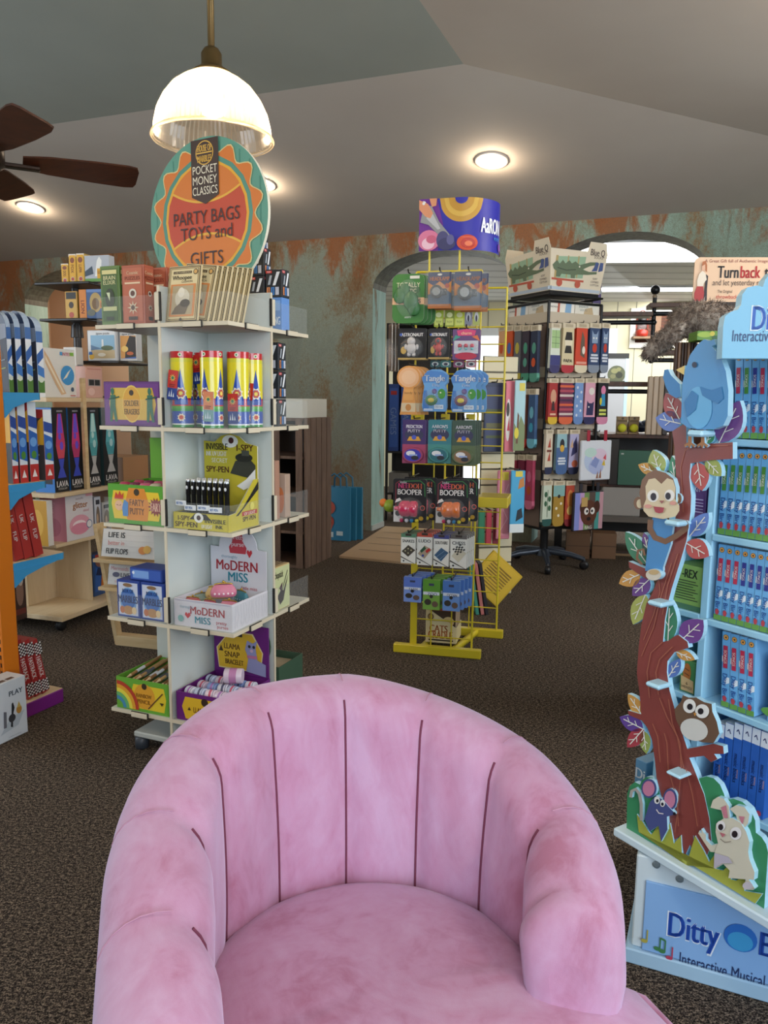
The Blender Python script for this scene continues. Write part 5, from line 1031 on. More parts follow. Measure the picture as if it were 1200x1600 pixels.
for ang in (0, -1):
    for i, (art, cc) in enumerate((('p #c05a44 .3 .1 .4 .1 .42 .9 .34 .9;p #8ab0d0 .6 .2 .85 .1 .88 .95 .66 .95;t .2 .7 .08 .3 #5a5048 WOMENS', '#efe9dc'), ('p #c8b08a .3 .1 .8 .2 .7 .8 .4 .7;t .35 .8 .1 .5 #7a8a8c SNEAKER;t .35 .65 .1 .4 #7a8a8c SOCKS', '#e9e4d6'))):
        mb = MB(); mb.T = Matrix.Rotation(ang*pi/2, 4, 'Z') @ TR((-L*.24+i*L*.48, -h_+.014, z0c)); mb.box(-L*.235, L*.235, -.002, .002, 0, z1c-z0c, cc); mb.art(FR(-L*.235, -.002, 0), L*.47, z1c-z0c, art); mb.build('info_card', tr)
def sock(w, h, c, toe, art):
    mb = MB(); out = [(-w*.5, h*.10), (-w*.42, h*.03), (-w*.2, 0), (w*.15, 0), (w*.4, h*.02), (w*.5, h*.08), (w*.46, h*.3), (w*.42, h*.9), (-w*.44, h*.9)]
    mb.prism(out, -.012, .012, c); mb.prism([(-w*.5, h*.10), (-w*.42, h*.03), (-w*.2, 0), (w*.15, 0), (w*.4, h*.02), (w*.5, h*.08), (w*.49, h*.16), (-w*.49, h*.16)], -.0125, .0125, toe)
    mb.prism([(-w*.5, h*.9), (w*.5, h*.9), (w*.5, h*1.0), (-w*.5, h*1.0)], -.014, .014, '#d9cbb0'); mb.art(FR(-w/2, -.014, 0), w, h, 'r .2 .92 .8 .98 #b8a88c')
    if art: mb.art(FR(-w/2, -.0125, 0), w, h, art)
    return mb
def cat(c1, c2): return 'p %s .25 .6 .75 .6 .78 .86 .62 .78 .4 .78 .22 .86;o .38 .7 .07 0 #e9e9e0;o .62 .7 .07 0 #e9e9e0;e .5 .5 .2 .09 %s' % (c1, c2)
lg = lambda c: 'r .2 .34 .8 .38 %s;r .14 .28 .86 .32 %s;r .2 .22 .8 .26 %s' % (c, c, c)
rows = [
 (505, 583, [(858, 874, '#dfe3d4', '#3a3468', 'r .1 .5 .9 .86 #a9c88a;l .03 #4a6a4a .1 .6 .9 .6;l .03 #4a6a4a .1 .72 .9 .72;l .03 #4a6a4a .5 .5 .5 .86;r .0 .16 1 .36 #3a3a78', 'white and green grid sock with a purple toe'),
  (876, 896, '#dccca4', '#b8303a', 'e .5 .62 .3 .14 #efe2c4;p #2a2420 .2 .66 .8 .66 .74 .82 .3 .82;p #2a2420 .2 .4 .8 .4 .7 .55 .3 .55;b .5 .25 .07 .7 #2a2420 PAPA', 'cream sock with an inked woman, red toe'),
  (897, 917, '#d4482c', '#e6d8b8', 'p #6a5a4a .4 .36 .75 .3 .7 .7 .5 .84 .4 .6;e .65 .46 .12 .08 #e9e2d4;r .1 .18 .9 .23 #e6a08a', 'orange red sock with a brown bear'),
  (918, 936, '#33486e', '#8a94a4', cat('#8fa4c0', '#c8402c')+';'+lg('#dfe4ec'), 'navy cat sock, left of the pair'), (937, 950, '#33486e', '#8a94a4', cat('#8fa4c0', '#c8402c')+';'+lg('#dfe4ec'), 'navy cat sock, right of the pair')]),
 (591, 663, [(855, 870, '#b02a28', '#e0b82c', 'e .5 .6 .3 .16 #d9a080;p #3a1a1a .3 .3 .7 .3 .6 .5 .4 .5;r .2 .2 .8 .24 #e9c0a0', 'red sock with a yellow toe'),
  (872, 894, '#7a2a4c', '#e0663c', ';'.join('r 0 %.2f 1 %.2f %s' % (.2+.1*i, .25+.1*i, ('#d9c8c0', '#b84a5c', '#e0663c', '#4a2448')[i % 4]) for i in range(7)), 'maroon striped sock with an orange toe'),
  (895, 910, '#7ea0d4', '#6a8cc4', ';'.join('e %.2f %.2f .1 .03 #dfe6f0' % (.3+.4*(i % 2), .2+.1*i) for i in range(7)), 'pale blue patterned sock'),
  (911, 929, '#e4a8bc', '#2c2c5a', 'p #2c2c5a .2 .2 .8 .2 .84 .5 .66 .46 .4 .46 .24 .52;o .4 .38 .06 0 #e9e6e0;e .6 .72 .25 .08 #efe6dc', 'pink sock with a navy cat and toe'),
  (931, 949, '#1c1c22', '#dd8fae', 'e .5 .74 .2 .1 #e48ab0;p #3a9ac8 .3 .4 .7 .4 .66 .66 .36 .66;e .3 .5 .1 .08 #e0d03a;r .2 .2 .8 .25 #d9e06a;r .2 .28 .8 .33 #d9e06a', 'black sock with bright figures, pink toe')]),
 (671, 741, [(850, 862, '#e2d4bc', '#23294c', 'p #b8452c .3 .6 .7 .6 .6 .82;p #b8452c .3 .3 .7 .3 .6 .52;r .2 .5 .8 .55 #7a3a2a', 'cream sock with red flames'),
  (867, 885, '#9cc4cc', '#4a6a9c', 'r 0 .16 1 .6 #4a6a9c;e .5 .66 .2 .13 #2a2a33;e .5 .58 .18 .08 #e0b03c;'+lg('#dfe6ec'), 'blue sock with a small bird'),
  (887, 903, '#b8b4d8', '#23294c', 'p #3a3a6a .2 .4 .8 .5 .7 .85 .4 .7;p #d9b08a .1 .6 .4 .6 .3 .8;e .6 .24 .3 .08 #c86a4a', 'lavender and navy sock')]),
 (751, 822, [(846, 861, '#d4ddc8', '#2c5a54', 'l .05 #3f6a4a .5 .2 .5 .8;e .3 .5 .15 .06 #3f6a4a;e .7 .6 .15 .06 #3f6a4a;e .3 .7 .15 .06 #3f6a4a;e .7 .4 .15 .06 #3f6a4a', 'pale green leaf sock with a dark green toe'),
  (862, 880, '#b08a34', '#b08a34', 'r 0 .66 1 .9 #8ab8b4;o .5 .66 .12 0 #26221c;o .3 .4 .1 0 #efe6d0;o .7 .5 .1 0 #efe6d0;o .5 .24 .1 0 #efe6d0', 'mustard sock with eyes'),
  (881, 896, '#c04a34', '#8a2c34', 'e .5 .6 .3 .2 #e0904a;e .5 .35 .3 .1 #e8c070', 'red and orange sock')])]
def shook(pl_, a, z, off):
    q = TM.inverted() @ pl_.w(a, 0, z); e = TM.inverted() @ pl_.w(a, off+.02, z); mb = MB(); mb.tube([tuple(q), tuple(e), (e.x, e.y, e.z+.012)], .0035, '#1f1f1c', 5); mb.build('hook', tr)
rn = ('top', 'second', 'third', 'lowest')
for r_, (y0, y1, its) in enumerate(rows):
    for x0, x1, c, toe, art, lab in its:
        a, w, z, h = SR_.span(x0, y0, x1, y1, .055)
        sock(w*.98, h, c, toe, art).build('sock', None, lab+' on the %s row of the display' % rn[r_], 'sock', 'socks on the bright side', None, SR_.M(a, .055, z)); shook(SR_, a, z+h+.004, .055)
lrow = [(507, 597, ['#dfa878', '#d8582c', '#6a6a70', '#3a3040', '#26304c'], ['#d8582c', '#4a6ab0', '#c8b84a', '#4a9a7c', '#5aa08a'], 'upper'), (607, 702, ['#3a4a5c', '#4a3a30', '#5a7c94', '#7a4a3c', '#3f5f8a'], ['#4ab0d0', '#d0e0e6', '#4ab0d0', '#c8302c', '#7ac4d8'], 'middle'), (712, 800, ['#8a2c24', '#6a2430', '#a8344a', '#7a2440', '#c04a6a'], ['#c8582c', '#8a3a5a', '#5a2a4a', '#d0607a', '#e07a9a'], 'lower')]
for y0, y1, cs, ts, nm in lrow:
    for k in range(5):
        x = 799+12.0*k; off = .06
        a, w, z, h = SL_.span(x-7, y0, x+7, y1, off); w = .082; a = -L+.05+.092*k
        sock(w, h, cs[k], ts[k], 'e .5 .6 .26 .1 %s;e .5 .35 .26 .08 %s' % (ts[k], ts[(k+1) % 5])).build('sock', None, 'sock on the shaded side of the display, %s row, %s' % (nm, nth(k, 5)), 'sock', 'socks on the shaded side', None, SL_.M(a, off, z)); shook(SL_, a, z+h+.004, off)
def tote(w, h, c, art, hc):
    mb = MB(); mb.rbox(-w/2, w/2, -.012, .012, 0, h, c, .006); mb.art(FR(-w/2, -.012, 0), w, h, art)
    return mb
a, w, z, h = SR_.span(906, 688, 953, 750, .12)
tb = thing('tote_bag', 'white tote bag with pastel swirls hanging on the sock display', 'bag', SR_.M(a, .12, z), 'tote bags on the sock display')
tote(w, h, '#e2e6ee', 'e .4 .5 .3 .3 #c4d4ee;e .6 .6 .25 .2 #e6d0e4;e .5 .35 .25 .2 #b4c0e8;e .3 .7 .2 .12 #c8e4dc;p #8a9ad0 .3 .4 .5 .3 .6 .5 .45 .6;p #d84a5a .72 .55 .82 .5 .8 .66;p #e0c03c .68 .38 .8 .36 .76 .52;p #a0705a .6 .05 .68 .05 .66 .3;p #a0705a .5 .05 .58 .05 .56 .24', '').build('bag_body', tb)
for x in (-.28, .28):
    mb = MB(); mb.box(w*x-.014, w*x+.014, -.011, -.007, h*.9, h+.07, '#a8283c'); mb.build('handle', tb)
shook(SR_, a, z+h+.06, .13)
a, w, z, h = SR_.span(894, 768, 941, 828, .10)
tb = thing('tote_bag', 'striped tote bag with a brown dog face hanging below the white one', 'bag', SR_.M(a, .10, z), 'tote bags on the sock display')
tote(w, h, '#2c2a33', 'r .04 .02 .2 .98 #8a94d8;r .2 .02 .34 .98 #c8a0d0;r .34 .02 .5 .98 #7a9a5a;r .5 .02 .7 .98 #5a4a44;r .7 .02 .84 .98 #4a9a94;r .84 .02 .97 .98 #c89aa4;e .5 .46 .27 .33 #5f3422;e .3 .6 .1 .16 #4a2618;e .76 .6 .1 .16 #4a2618;e .42 .5 .075 .09 #efece6;e .62 .5 .075 .09 #efece6;o .44 .5 .035 0 #1c1818;o .6 .5 .035 0 #1c1818;e .5 .3 .07 .05 #1c1414;b .5 .08 .09 .3 #e9e4dc BAG;r .24 .62 .44 .86 #c8a464', '').build('bag_body', tb)
for x in (-.28, .28):
    mb = MB(); mb.box(w*x-.014, w*x+.014, -.011, -.007, h*.9, h+.06, '#2c2a33'); mb.build('handle', tb)
shook(SR_, a, z+h+.05, .11)
# ================================================================ blue musical-book display on the right
SKY = '#a6d3ea'; LB = C('#b4e0f2', .4)
DB = PL(atZ(985, 1500).xy, -23.8); zbx = DB.hit(1003, 1337)[1]
DW, DD = .62, .5
base = thing('boxed_plinth', 'blue base box with musical book lettering under the turned display', 'display base', DB.M(0, 0, 0))
mb = MB(); mb.rbox(-.012, DW, -.012, DD, 0, .035, C('#9fc0d8', .45), .003); mb.build('plinth', base)
mb = MB(); mb.rbox(.0, DW-.012, .0, DD-.02, .035, zbx, C('#c9d6da', .45), .003); mb.build('box_body', base)
mb = MB(); fh = zbx-.035-.055; mb.rbox(.022, DW-.03, -.006, .0, .037, zbx-.052, C('#86b0e0', .4), .001); FB = FR(.022, -.006, .037); fw = DW-.052
q = [DB.hit(x, y) for x, y in ((1042, 1445), (1125, 1445), (1155, 1460), (1060, 1497), (1200, 1520))]
def bu(x, y):
    s_, z_ = DB.hit(x, y); return (s_-.022)/fw, (z_-.037)/fh
def bt(k, x0, x1, y, hpx, col, tx_):
    (u0, v0), (u1, v1) = bu(x0, y), bu(x1, y); hz = abs(bu(x0, y-hpx/2)[1]-bu(x0, y+hpx/2)[1]); xm = (x0+x1)/2
    sl = (DB.hit(1200, 1520)[1]-DB.hit(1060, 1497)[1]); u, v = bu(xm, y); return '%s %.3f %.3f %.3f %.3f %s %s' % (k, u, v, hz, abs(u1-u0)*1.02, col, tx_)
u_, v_ = bu(1157, 1462)
art = bt('b', 1042, 1126, 1449, 42, '#dfe9f4', 'Ditty')+';'+bt('b', 1044, 1124, 1449, 38, '#1f4aa8', 'Ditty')+';'+bt('b', 1186, 1270, 1480, 38, '#1f4aa8', 'Bird')+';'+bt('t', 1061, 1194, 1511, 20, '#20305c', 'Interactive Musical')+';'+bt('t', 1208, 1262, 1535, 20, '#20305c', 'Books')
art += ';e %.3f %.3f .055 .19 #2a6cc0;e %.3f %.3f .042 .13 #3f9ad0' % (u_, v_, u_, v_-.05)
for x, y, c in ((1007, 1466, '#a9a04a'), (1027, 1478, '#3f7a4a'), (1035, 1482, '#3f7a4a'), (1046, 1492, '#b0405a')):
    a, b = bu(x, y); art += ';e %.3f %.3f .012 .03 %s;l .005 %s %.3f %.3f %.3f %.3f' % (a, b, c, c, a+.010, b, a+.010, b+.17)
a, b = bu(1027, 1478); a2, b2 = bu(1035, 1482); art += ';l .008 #3f7a4a %.3f %.3f %.3f %.3f' % (a+.01, b+.17, a2+.01, b2+.17)
mb.art(FB, fw, fh, art); mb.build('front_panel', base, 'light blue panel with dark blue lettering')
mb = MB()
for x, y in ((1026, 1344), (1062, 1373)):
    p = DB.hit(x, y); mb2 = MB(); mb2.T = TR((p[0], -.0005, min(p[1], zbx-.012)), 0, pi/2); mb2.lathe([(.008, 0), (.008, .0015), (.004, .002)], '#6f7a7c', 14); mb2.build('screw_cap', base)
# the turned upper part
zp0, zp1 = zbx+.003, zbx+.022
P0d = atZ(958, 1293, zp1); P1d = atZ(1200, 1438, zp1)
dang = degrees(atan2(P1d.y-P0d.y, P1d.x-P0d.x)); DT = PL(P0d.xy, dang)
UW, UD = .56, .42
disp = thing('book_display', 'light blue display stand with tree and animal cutouts holding musical books', 'display stand', DT.M(0, 0, 0))
def dpart(mb, nm, par=disp, lab=None): return mb.build(nm, par, lab)
mb = MB(); mb.rbox(0, UW, 0, UD, zp0, zp1, C('#cfe2ea', .4), .003); dpart(mb, 'platform')
TO = -.022      # the cutout board stands just behind the platform's edge
def hz(x, y, off=TO): return DT.hit(x, y, off)
def pp(pts, off=TO): return [hz(pts[i], pts[i+1], off) for i in range(0, len(pts), 2)]
def board(nm, polys, off=TO, th=.014, par=disp, lab=None, edge=LB):
    mb = MB()
    for i, (c, pts) in enumerate(polys):
        q = pts if isinstance(pts[0], tuple) else pp(pts, off)
        if i == 0: mb.prism(q, -off, -off+th, c, edge)
        else:
            n_ = len(q); A_ = sum(q[k][0]*q[(k+1) % n_][1]-q[(k+1) % n_][0]*q[k][1] for k in range(n_))
            if A_ < 0: q = q[::-1]
            mb.poly([(x, -off-.0006-.0004*i, z) for x, z in q], c)
    return dpart(mb, nm, par, lab)
def ell(cx, cy, rx, ry, n=22, a=0):
    o = []
    for k in range(n):
        t_ = 2*pi*k/n; x, y = rx*cos(t_), ry*sin(t_); o += [cx+x*cos(a)-y*sin(a), cy+x*sin(a)+y*cos(a)]
    return o
def stroke(pts, w, off=TO):
    L_ = []; R_ = []; P = [Vector((pts[i], pts[i+1])) for i in range(0, len(pts), 2)]
    for i, p in enumerate(P):
        d = (P[min(i+1, len(P)-1)]-P[max(i-1, 0)]).normalized(); n_ = Vector((-d.y, d.x))*w/2; L_.append(p+n_); R_.append(p-n_)
    return [c for p in L_+R_[::-1] for c in p]
GR = '#3a8a5c'; BR = C('#85403a', .4)
# bushes, grass, trunk
board('bush_cutout', [(GR, (979,1297,980,1240,984,1228,992,1222,1000,1226,1003,1219,1010,1214,1020,1215,1030,1225,1034,1325))], TO-.002)
board('bush_cutout', [(GR, (1080,1345,1088,1225,1093,1216,1104,1213,1115,1216,1125,1226,1131,1240,1134,1250,1146,1248,1160,1253,1172,1264,1180,1282,1181,1301,1190,1308,1197,1319,1200,1332,1194,1420))], TO-.002)
trunk = (1050,674, 1072,660, 1073,699, 1100,694, 1145,691, 1145,717, 1110,719, 1079,724, 1077,745, 1080,775, 1079,800, 1073,843, 1063,877, 1050,918, 1044,941, 1039,968, 1036,1003, 1045,1001, 1054,994, 1060,992, 1074,1003, 1076,1012, 1054,1019, 1043,1033, 1042,1050, 1046,1078, 1054,1107, 1067,1149, 1074,1170, 1090,1167, 1115,1162, 1130,1166, 1131,1178, 1116,1178, 1121,1186, 1111,1191, 1100,1181, 1077,1184, 1085,1203, 1100,1241, 1108,1278, 1112,1318, 1103,1341, 1094,1322, 1083,1305, 1087,1337, 1078,1320, 1070,1338, 1063,1306, 1054,1312, 1046,1290, 1037,1257, 1026,1216, 1023,1187, 1019,1157, 1012,1138, 1003,1126, 982,1117, 981,1110, 1002,1116, 999,1080, 995,1052, 998,1010, 1002,977, 1010,943, 1019,927, 1028,905, 1010,905, 983,887, 982,877, 1012,890, 1035,883, 1050,840, 1057,800, 1056,742, 1054,700)
grain = [('#a5624c', stroke(g, 1.2)) for g in ((1072,700,1064,730,1066,760,1068,800), (1030,905,1032,925,1022,960,1006,1000), (1050,880,1034,930,1022,980,1003,1025), (1060,865,1044,915,1036,960), (1016,1090,1012,1050,1018,1020,1036,1003), (1030,1085,1026,1050,1032,1030,1052,1010), (1046,1092,1052,1130,1064,1160,1066,1200,1060,1270,1056,1300), (1032,1090,1044,1120,1060,1150,1070,1200), (1040,1145,1044,1160,1046,1200,1060,1250,1062,1290), (1074,1200,1084,1240,1092,1290), (1022,1130,1030,1150,1034,1190), (1074,704,1078,699,1100,697,1140,696))]
tree = board('tree_cutout', [(BR, trunk)]+grain)
board('grass_cutout', [('#a2a640', (998,1300,995,1272,1004,1284,1014,1300,1018,1304,1032,1284,1034,1312,1047,1286,1053,1318,1064,1305,1066,1345,1072,1352,1086,1306,1100,1330,1108,1347,1122,1328,1117,1357,1130,1360,1146,1345,1142,1374,1150,1376,1165,1368,1163,1392,1191,1397,1180,1412))], TO+.003, .004)
def leaf(tip, base_, hw, col, off=TO-.004):
    t_ = Vector(tip); b = Vector(base_); d = (t_-b); n_ = Vector((-d.y, d.x)).normalized(); o = []; L_ = []; R_ = []
    for i in range(9):
        f = i/8; w = hw*(sin(pi*f**.85))**.8; p = b+d*f; L_.append(p+n_*w); R_.append(p-n_*w)
    pts = [c for p in L_+R_[1:-1][::-1] for c in p]
    v = [(col, pts)]+[('#e2e2d8', stroke([b.x, b.y, b.x+d.x*.82, b.y+d.y*.82], 1.6))]
    for f, sd in ((.25, 1), (.4, -1), (.55, 1)):
        p = b+d*f; e = p+d*.16+n_*sd*hw*.5; v.append(('#e2e2d8', stroke([p.x, p.y, e.x, e.y], 1.2)))
    board('leaf_cutout', v, off, .012)
for a in (((1024,653),(1064,662),16,'#5f7cc0'), ((1040,614),(1062,655),15,'#a64a48'), ((1156,626),(1124,692),21,'#6c4384'), ((1112,668),(1104,694),9,'#3a8a5c'), ((1097,767),(1090,722),15,'#b5524e'), ((1127,744),(1103,718),12,'#9aa652'), ((997,726),(1024,738),9,'#c9933f'), ((1020,703),(1032,742),14,'#a3ad60'), ((1050,712),(1057,765),9,'#3f8a68'), ((1107,801),(1078,838),13,'#6080c4'), ((1108,869),(1072,848),16,'#b5524e'), ((977,831),(1012,882),14,'#3f8060'), ((1006,832),(1016,872),8,'#6c4384'), ((967,912),(1001,897),13,'#c9944a'), ((988,931),(1015,905),13,'#6a4488'), ((989,976),(1009,929),14,'#a9b05e'), ((1047,938),(1044,1004),13,'#3a8060'), ((1099,969),(1064,1001),19,'#6c3f88'), ((1086,1031),(1056,1018),8,'#c9944a'), ((1063,1029),(1044,1059),10,'#5472b4'), ((981,1084),(1006,1121),10,'#c9964a'), ((968,1120),(1005,1139),12,'#5f4290'), ((980,1168),(1006,1139),12,'#a8404a'), ((1010,1178),(1006,1142),9,'#93a455')): leaf(*a)
# bird board, plain and rounded
bo = TO+.016
bird = board('bird_cutout', [(C('#3f8ac0', .35), (1064,660,1066,600,1070,580,1078,555,1090,538,1100,530,1108,533,1116,530,1118,538,1112,541,1125,556,1134,580,1138,610,1137,650,1130,665,1115,671,1090,671,1074,668)), (C('#57a4d2', .35), ell(1092, 637, 21, 33)), ('#2f78b0', (1094,604,1112,610,1128,604,1131,622,1122,631,1108,624,1098,618)), ('#1f2a44', ell(1086, 570, 4, 4.6)), ('#2f78b0', (1070,628,1082,610,1092,618,1088,640,1074,652))], bo, .016)
board('beak', [('#e2c470', (1070,571,1056,578,1069,586))], bo-.003, .010, bird)
board('wing_cutout', [('#347cb4', (1062,600,1056,594,1048,586,1044,577,1038,578,1036,590,1040,604,1046,616,1056,622,1064,620))], bo-.004, .014, bird)
for x in (1078, 1098):
    board('bird_foot', [('#a86f3c', (x-2,671,x+2,671,x+3,692,x+9,696,x+6,699,x+2,695,x,700,x-4,696,x-8,699,x-9,695,x-3,691))], bo-.004, .006, bird)
# monkey
mk = board('monkey_cutout', [(C('#7f5a40', .4), (999,770,1003,750,1012,739,1022,735,1024,730,1027,735,1040,739,1052,748,1056,762,1056,785,1050,806,1034,811,1014,807,1002,792)), ('#d9c8a4', (1010,780,1009,760,1014,749,1024,747,1034,756,1043,747,1052,750,1056,762,1055,780,1062,790,1062,798,1056,807,1037,811,1014,807,1006,798,1006,790)), ('#efece4', ell(1021, 775, 9, 9.5)), ('#efece4', ell(1047, 774, 8, 9)), ('#2a2530', ell(1022, 776, 4.6, 6)), ('#2a2530', ell(1045, 775, 4.2, 5.6)), ('#d99a8c', ell(1014, 791, 6, 3)), ('#d99a8c', ell(1053, 786, 5, 3)), ('#a0605a', (1032,782,1040,782,1036,787)), ('#a8404c', (1023,791,1040,793,1038,800,1032,802,1026,800))], TO+.012, .012)
board('ear_cutout', [('#7f5a40', ell(998, 786, 8, 10)), ('#d9c8a4', ell(1000, 787, 5, 7))], TO+.006, .008, mk); board('ear_cutout', [('#7f5a40', ell(1060, 779, 5, 8)), ('#d9c8a4', ell(1058, 780, 3, 5))], TO+.006, .008, mk)
board('monkey_body', [('#4a8ac0', (1017,820,1020,808,1036,810,1052,818,1048,850,1036,886,1036,892,1008,892,1012,850)), ('#7f5a40', stroke([1017,812,1016,826,1024,840,1040,846,1056,838,1072,826], 9)), ('#7f5a40', ell(1072, 822, 5, 9)), ('#7f5a40', stroke([1004,882,996,872,998,860,1006,858,1008,868], 4))], TO+.006, .008, mk)
board('monkey_foot', [('#d4cdbb', ell(1021, 898, 12, 9)), ('#c4a878', ell(1022, 894, 8, 4))], TO+.014, .014, mk)
# owl, mouse, rabbit
board('owl_cutout', [(C('#6c5340', .4), (1054,1108,1064,1096,1067,1086,1076,1090,1088,1090,1100,1097,1112,1100,1113,1112,1120,1128,1124,1146,1115,1161,1098,1160,1080,1154,1064,1140,1056,1124)), ('#cfcfc8', ell(1085, 1140, 22, 17, 24, .35)), ('#e6e6e0', ell(1078, 1103, 10, 11)), ('#e6e6e0', ell(1098, 1111, 11, 11)), ('#221c22', ell(1079, 1104, 4.5, 5)), ('#221c22', ell(1096, 1111, 4.5, 5)), ('#c98a3c', (1085,1113,1090,1114,1087,1119))], TO+.008, .012)
board('mouse_cutout', [(C('#4a5488', .4), (1015,1254,1025,1243,1037,1251,1046,1262,1056,1272,1042,1276,1043,1296,1033,1315,1029,1290,1015,1299,1007,1280)), ('#e6e6e4', ell(1027, 1250, 4.5, 6)), ('#e6e6e4', ell(1036, 1255, 4, 5.5)), ('#1c1c28', ell(1028, 1251, 2, 2.6)), ('#1c1c28', ell(1036, 1256, 2, 2.6)), ('#1c1c28', ell(1055, 1271, 2.4, 2.6)), ('#e6dcdc', stroke([1027,1264,1031,1270,1038,1271], 1.6))], TO+.008, .012)
for e in ((1014, 1232, 12, 15), (1047, 1249, 11, 17)): board('mouse_ear', [('#4a5488', ell(*e)), ('#c67f9c', ell(e[0], e[1], e[2]*.78, e[3]*.8))], TO+.006, .010)
board('mouse_tail', [('#a8a39c', stroke([985,1246,987,1236,993,1233,999,1240,1002,1256,1002,1282], 5))], TO+.005, .008)
RB = C('#d2cdb8', .4)
rb = board('rabbit_cutout', [(RB, (1119,1287,1129,1280,1144,1278,1158,1286,1166,1300,1171,1316,1169,1331,1171,1343,1179,1363,1178,1375,1170,1374,1179,1388,1176,1391,1162,1390,1165,1374,1138,1372,1140,1360,1130,1350,1117,1358,1117,1330,1122,1318,1118,1300)), ('#e9e6e4', ell(1150, 1302, 9, 10)), ('#e9e6e4', ell(1127, 1290, 7, 8)), ('#2a2024', ell(1127, 1292, 4, 5)), ('#2a2024', ell(1149, 1303, 4.6, 5.4)), ('#b86a74', (1126,1300,1135,1303,1130,1308)), ('#7a6a60', stroke([1127,1310,1134,1316,1144,1314], 1)), ('#bdb6c2', (1117,1356,1118,1332,1140,1338,1146,1348,1130,1348)), ('#c9c2c8', ell(1170, 1383, 8, 6))], TO+.010, .012)
board('rabbit_ear', [(RB, (1110,1262,1114,1250,1122,1245,1131,1248,1139,1260,1141,1280,1131,1282,1127,1266)), ('#c67f8c', (1127,1262,1135,1258,1138,1278,1132,1278))], TO+.008, .010, rb)
board('rabbit_ear', [(RB, (1140,1264,1150,1258,1163,1261,1171,1272,1169,1286,1163,1294,1154,1288,1150,1274)), ('#c67f8c', (1155,1275,1164,1276,1160,1290))], TO+.008, .010, rb)
board('rabbit_arm', [(RB, (1091,1302,1093,1298,1096,1303,1096,1295,1100,1302,1103,1304,1103,1312,1112,1321,1122,1318,1120,1332,1110,1331,1100,1316))], TO+.008, .010, rb)
# pegs holding the board
for x0, y0, x1, y1 in ((1073,672,1097,683), (1037,812,1060,824), (1011,937,1034,951), (1008,1064,1030,1080), (1040,1203,1063,1220)):
    (a, z1_), (b, z0_) = hz(x0, y0, TO+.035), hz(x1, y1, TO+.035); mb = MB(); mb.rbox(a, b, -TO-.036, -TO+.01, min(z0_, z1_), max(z0_, z1_), LB, .004); dpart(mb, 'peg', tree)
# carcass behind the board
BO = -.095      # the shelf fronts
LBL = C('#9fd2ea', .4); INS = C('#8fc4de', .45)
def bz(x, y): return hz(x, y, BO)
sL = bz(1043, 950)[0]; sM = bz(1108, 900)[0]; sR = UW-.02; zt = bz(1140, 505)[1]
mb = MB()
for s_ in (sL-.012, sM-.016, sR): mb.rbox(s_, s_+.018, -BO, UD-.03, zp1, zt if s_ > sL else bz(1050, 740)[1], LBL, .002)
dpart(mb, 'upright') if False else None
for s_, top in ((sL-.012, bz(1050, 745)[1]), (sM-.016, zt), (sR, zt)):
    mb = MB(); mb.rbox(s_, s_+.018, -BO, UD-.03, zp1, top, LBL, .002); dpart(mb, 'upright')
mb = MB(); mb.rbox(sM, sR, UD-.05, UD-.035, zp1, zt, INS, .001); mb.rbox(sL, sM-.016, UD-.05, UD-.035, zp1, bz(1050, 745)[1], INS, .001); dpart(mb, 'back_panel')
zs_r = [bz(1150, y)[1] for y in (686, 840, 978, 1113, 1264)]
for z in zs_r: mb = MB(); mb.rbox(sM+.002, sR, -BO-.004, UD-.05, z-.014, z, LBL, .002); dpart(mb, 'shelf')
zs_l = [bz(1075, y)[1] for y in (812, 955, 1086)]
for z in zs_l: mb = MB(); mb.rbox(sL+.006, sM-.016, -BO, UD-.05, z-.014, z, LBL, .002); dpart(mb, 'shelf')
# header board
HX = atY(1128, 520, 1.40); HP = PL(HX.xy, -8)
ho = [HP.hit(x, y) for x, y in ((1128, 560), (1130, 510), (1133, 494), (1142, 487), (1153, 484), (1158, 476), (1160, 460), (1168, 449), (1182, 446), (1192, 448), (1196, 436), (1206, 424), (1230, 418))]
xm = 2*ho[-1][0]; full = ho+[(xm-x, z) for x, z in ho[::-1][1:]]
hd = DT.M(0, 0, 0).inverted() @ HP.M(0, 0, 0)
mb = MB(); mb.T = hd; mb.prism(full, 0, .034, C('#78b9d9', .4), LB)
hw_, hh_ = xm, HP.hit(1230, 418)[1]-ho[0][1]; HF = FR(0, 0, ho[0][1])
def hu(x, y): s_, z = HP.hit(x, y); return s_/hw_, (z-ho[0][1])/hh_
u0, v0 = hu(1175, 496); u1, v1 = hu(1230, 524)
mb.art(HF, hw_, hh_, 'b %.3f %.3f .30 .36 #dff0f8 Ditty;b %.3f %.3f .27 .34 #1f5cb8 Ditty;b %.3f %.3f .27 .3 #1f5cb8 Bird;t %.3f %.3f .13 .82 #20386c Interactive Musical Books' % (u0+.17, v0, u0+.17, v0, u0+.62, v0, .5, v1)); dpart(mb, 'header_board', disp, 'light blue shaped header with lettering')
mb = MB(); q0_ = hd @ Vector((.0, .034, 0)); mb.rbox(sM-.016, sR+.018, -BO, UD-.03, zt, zt+.016, LBL, .002); dpart(mb, 'top_board')
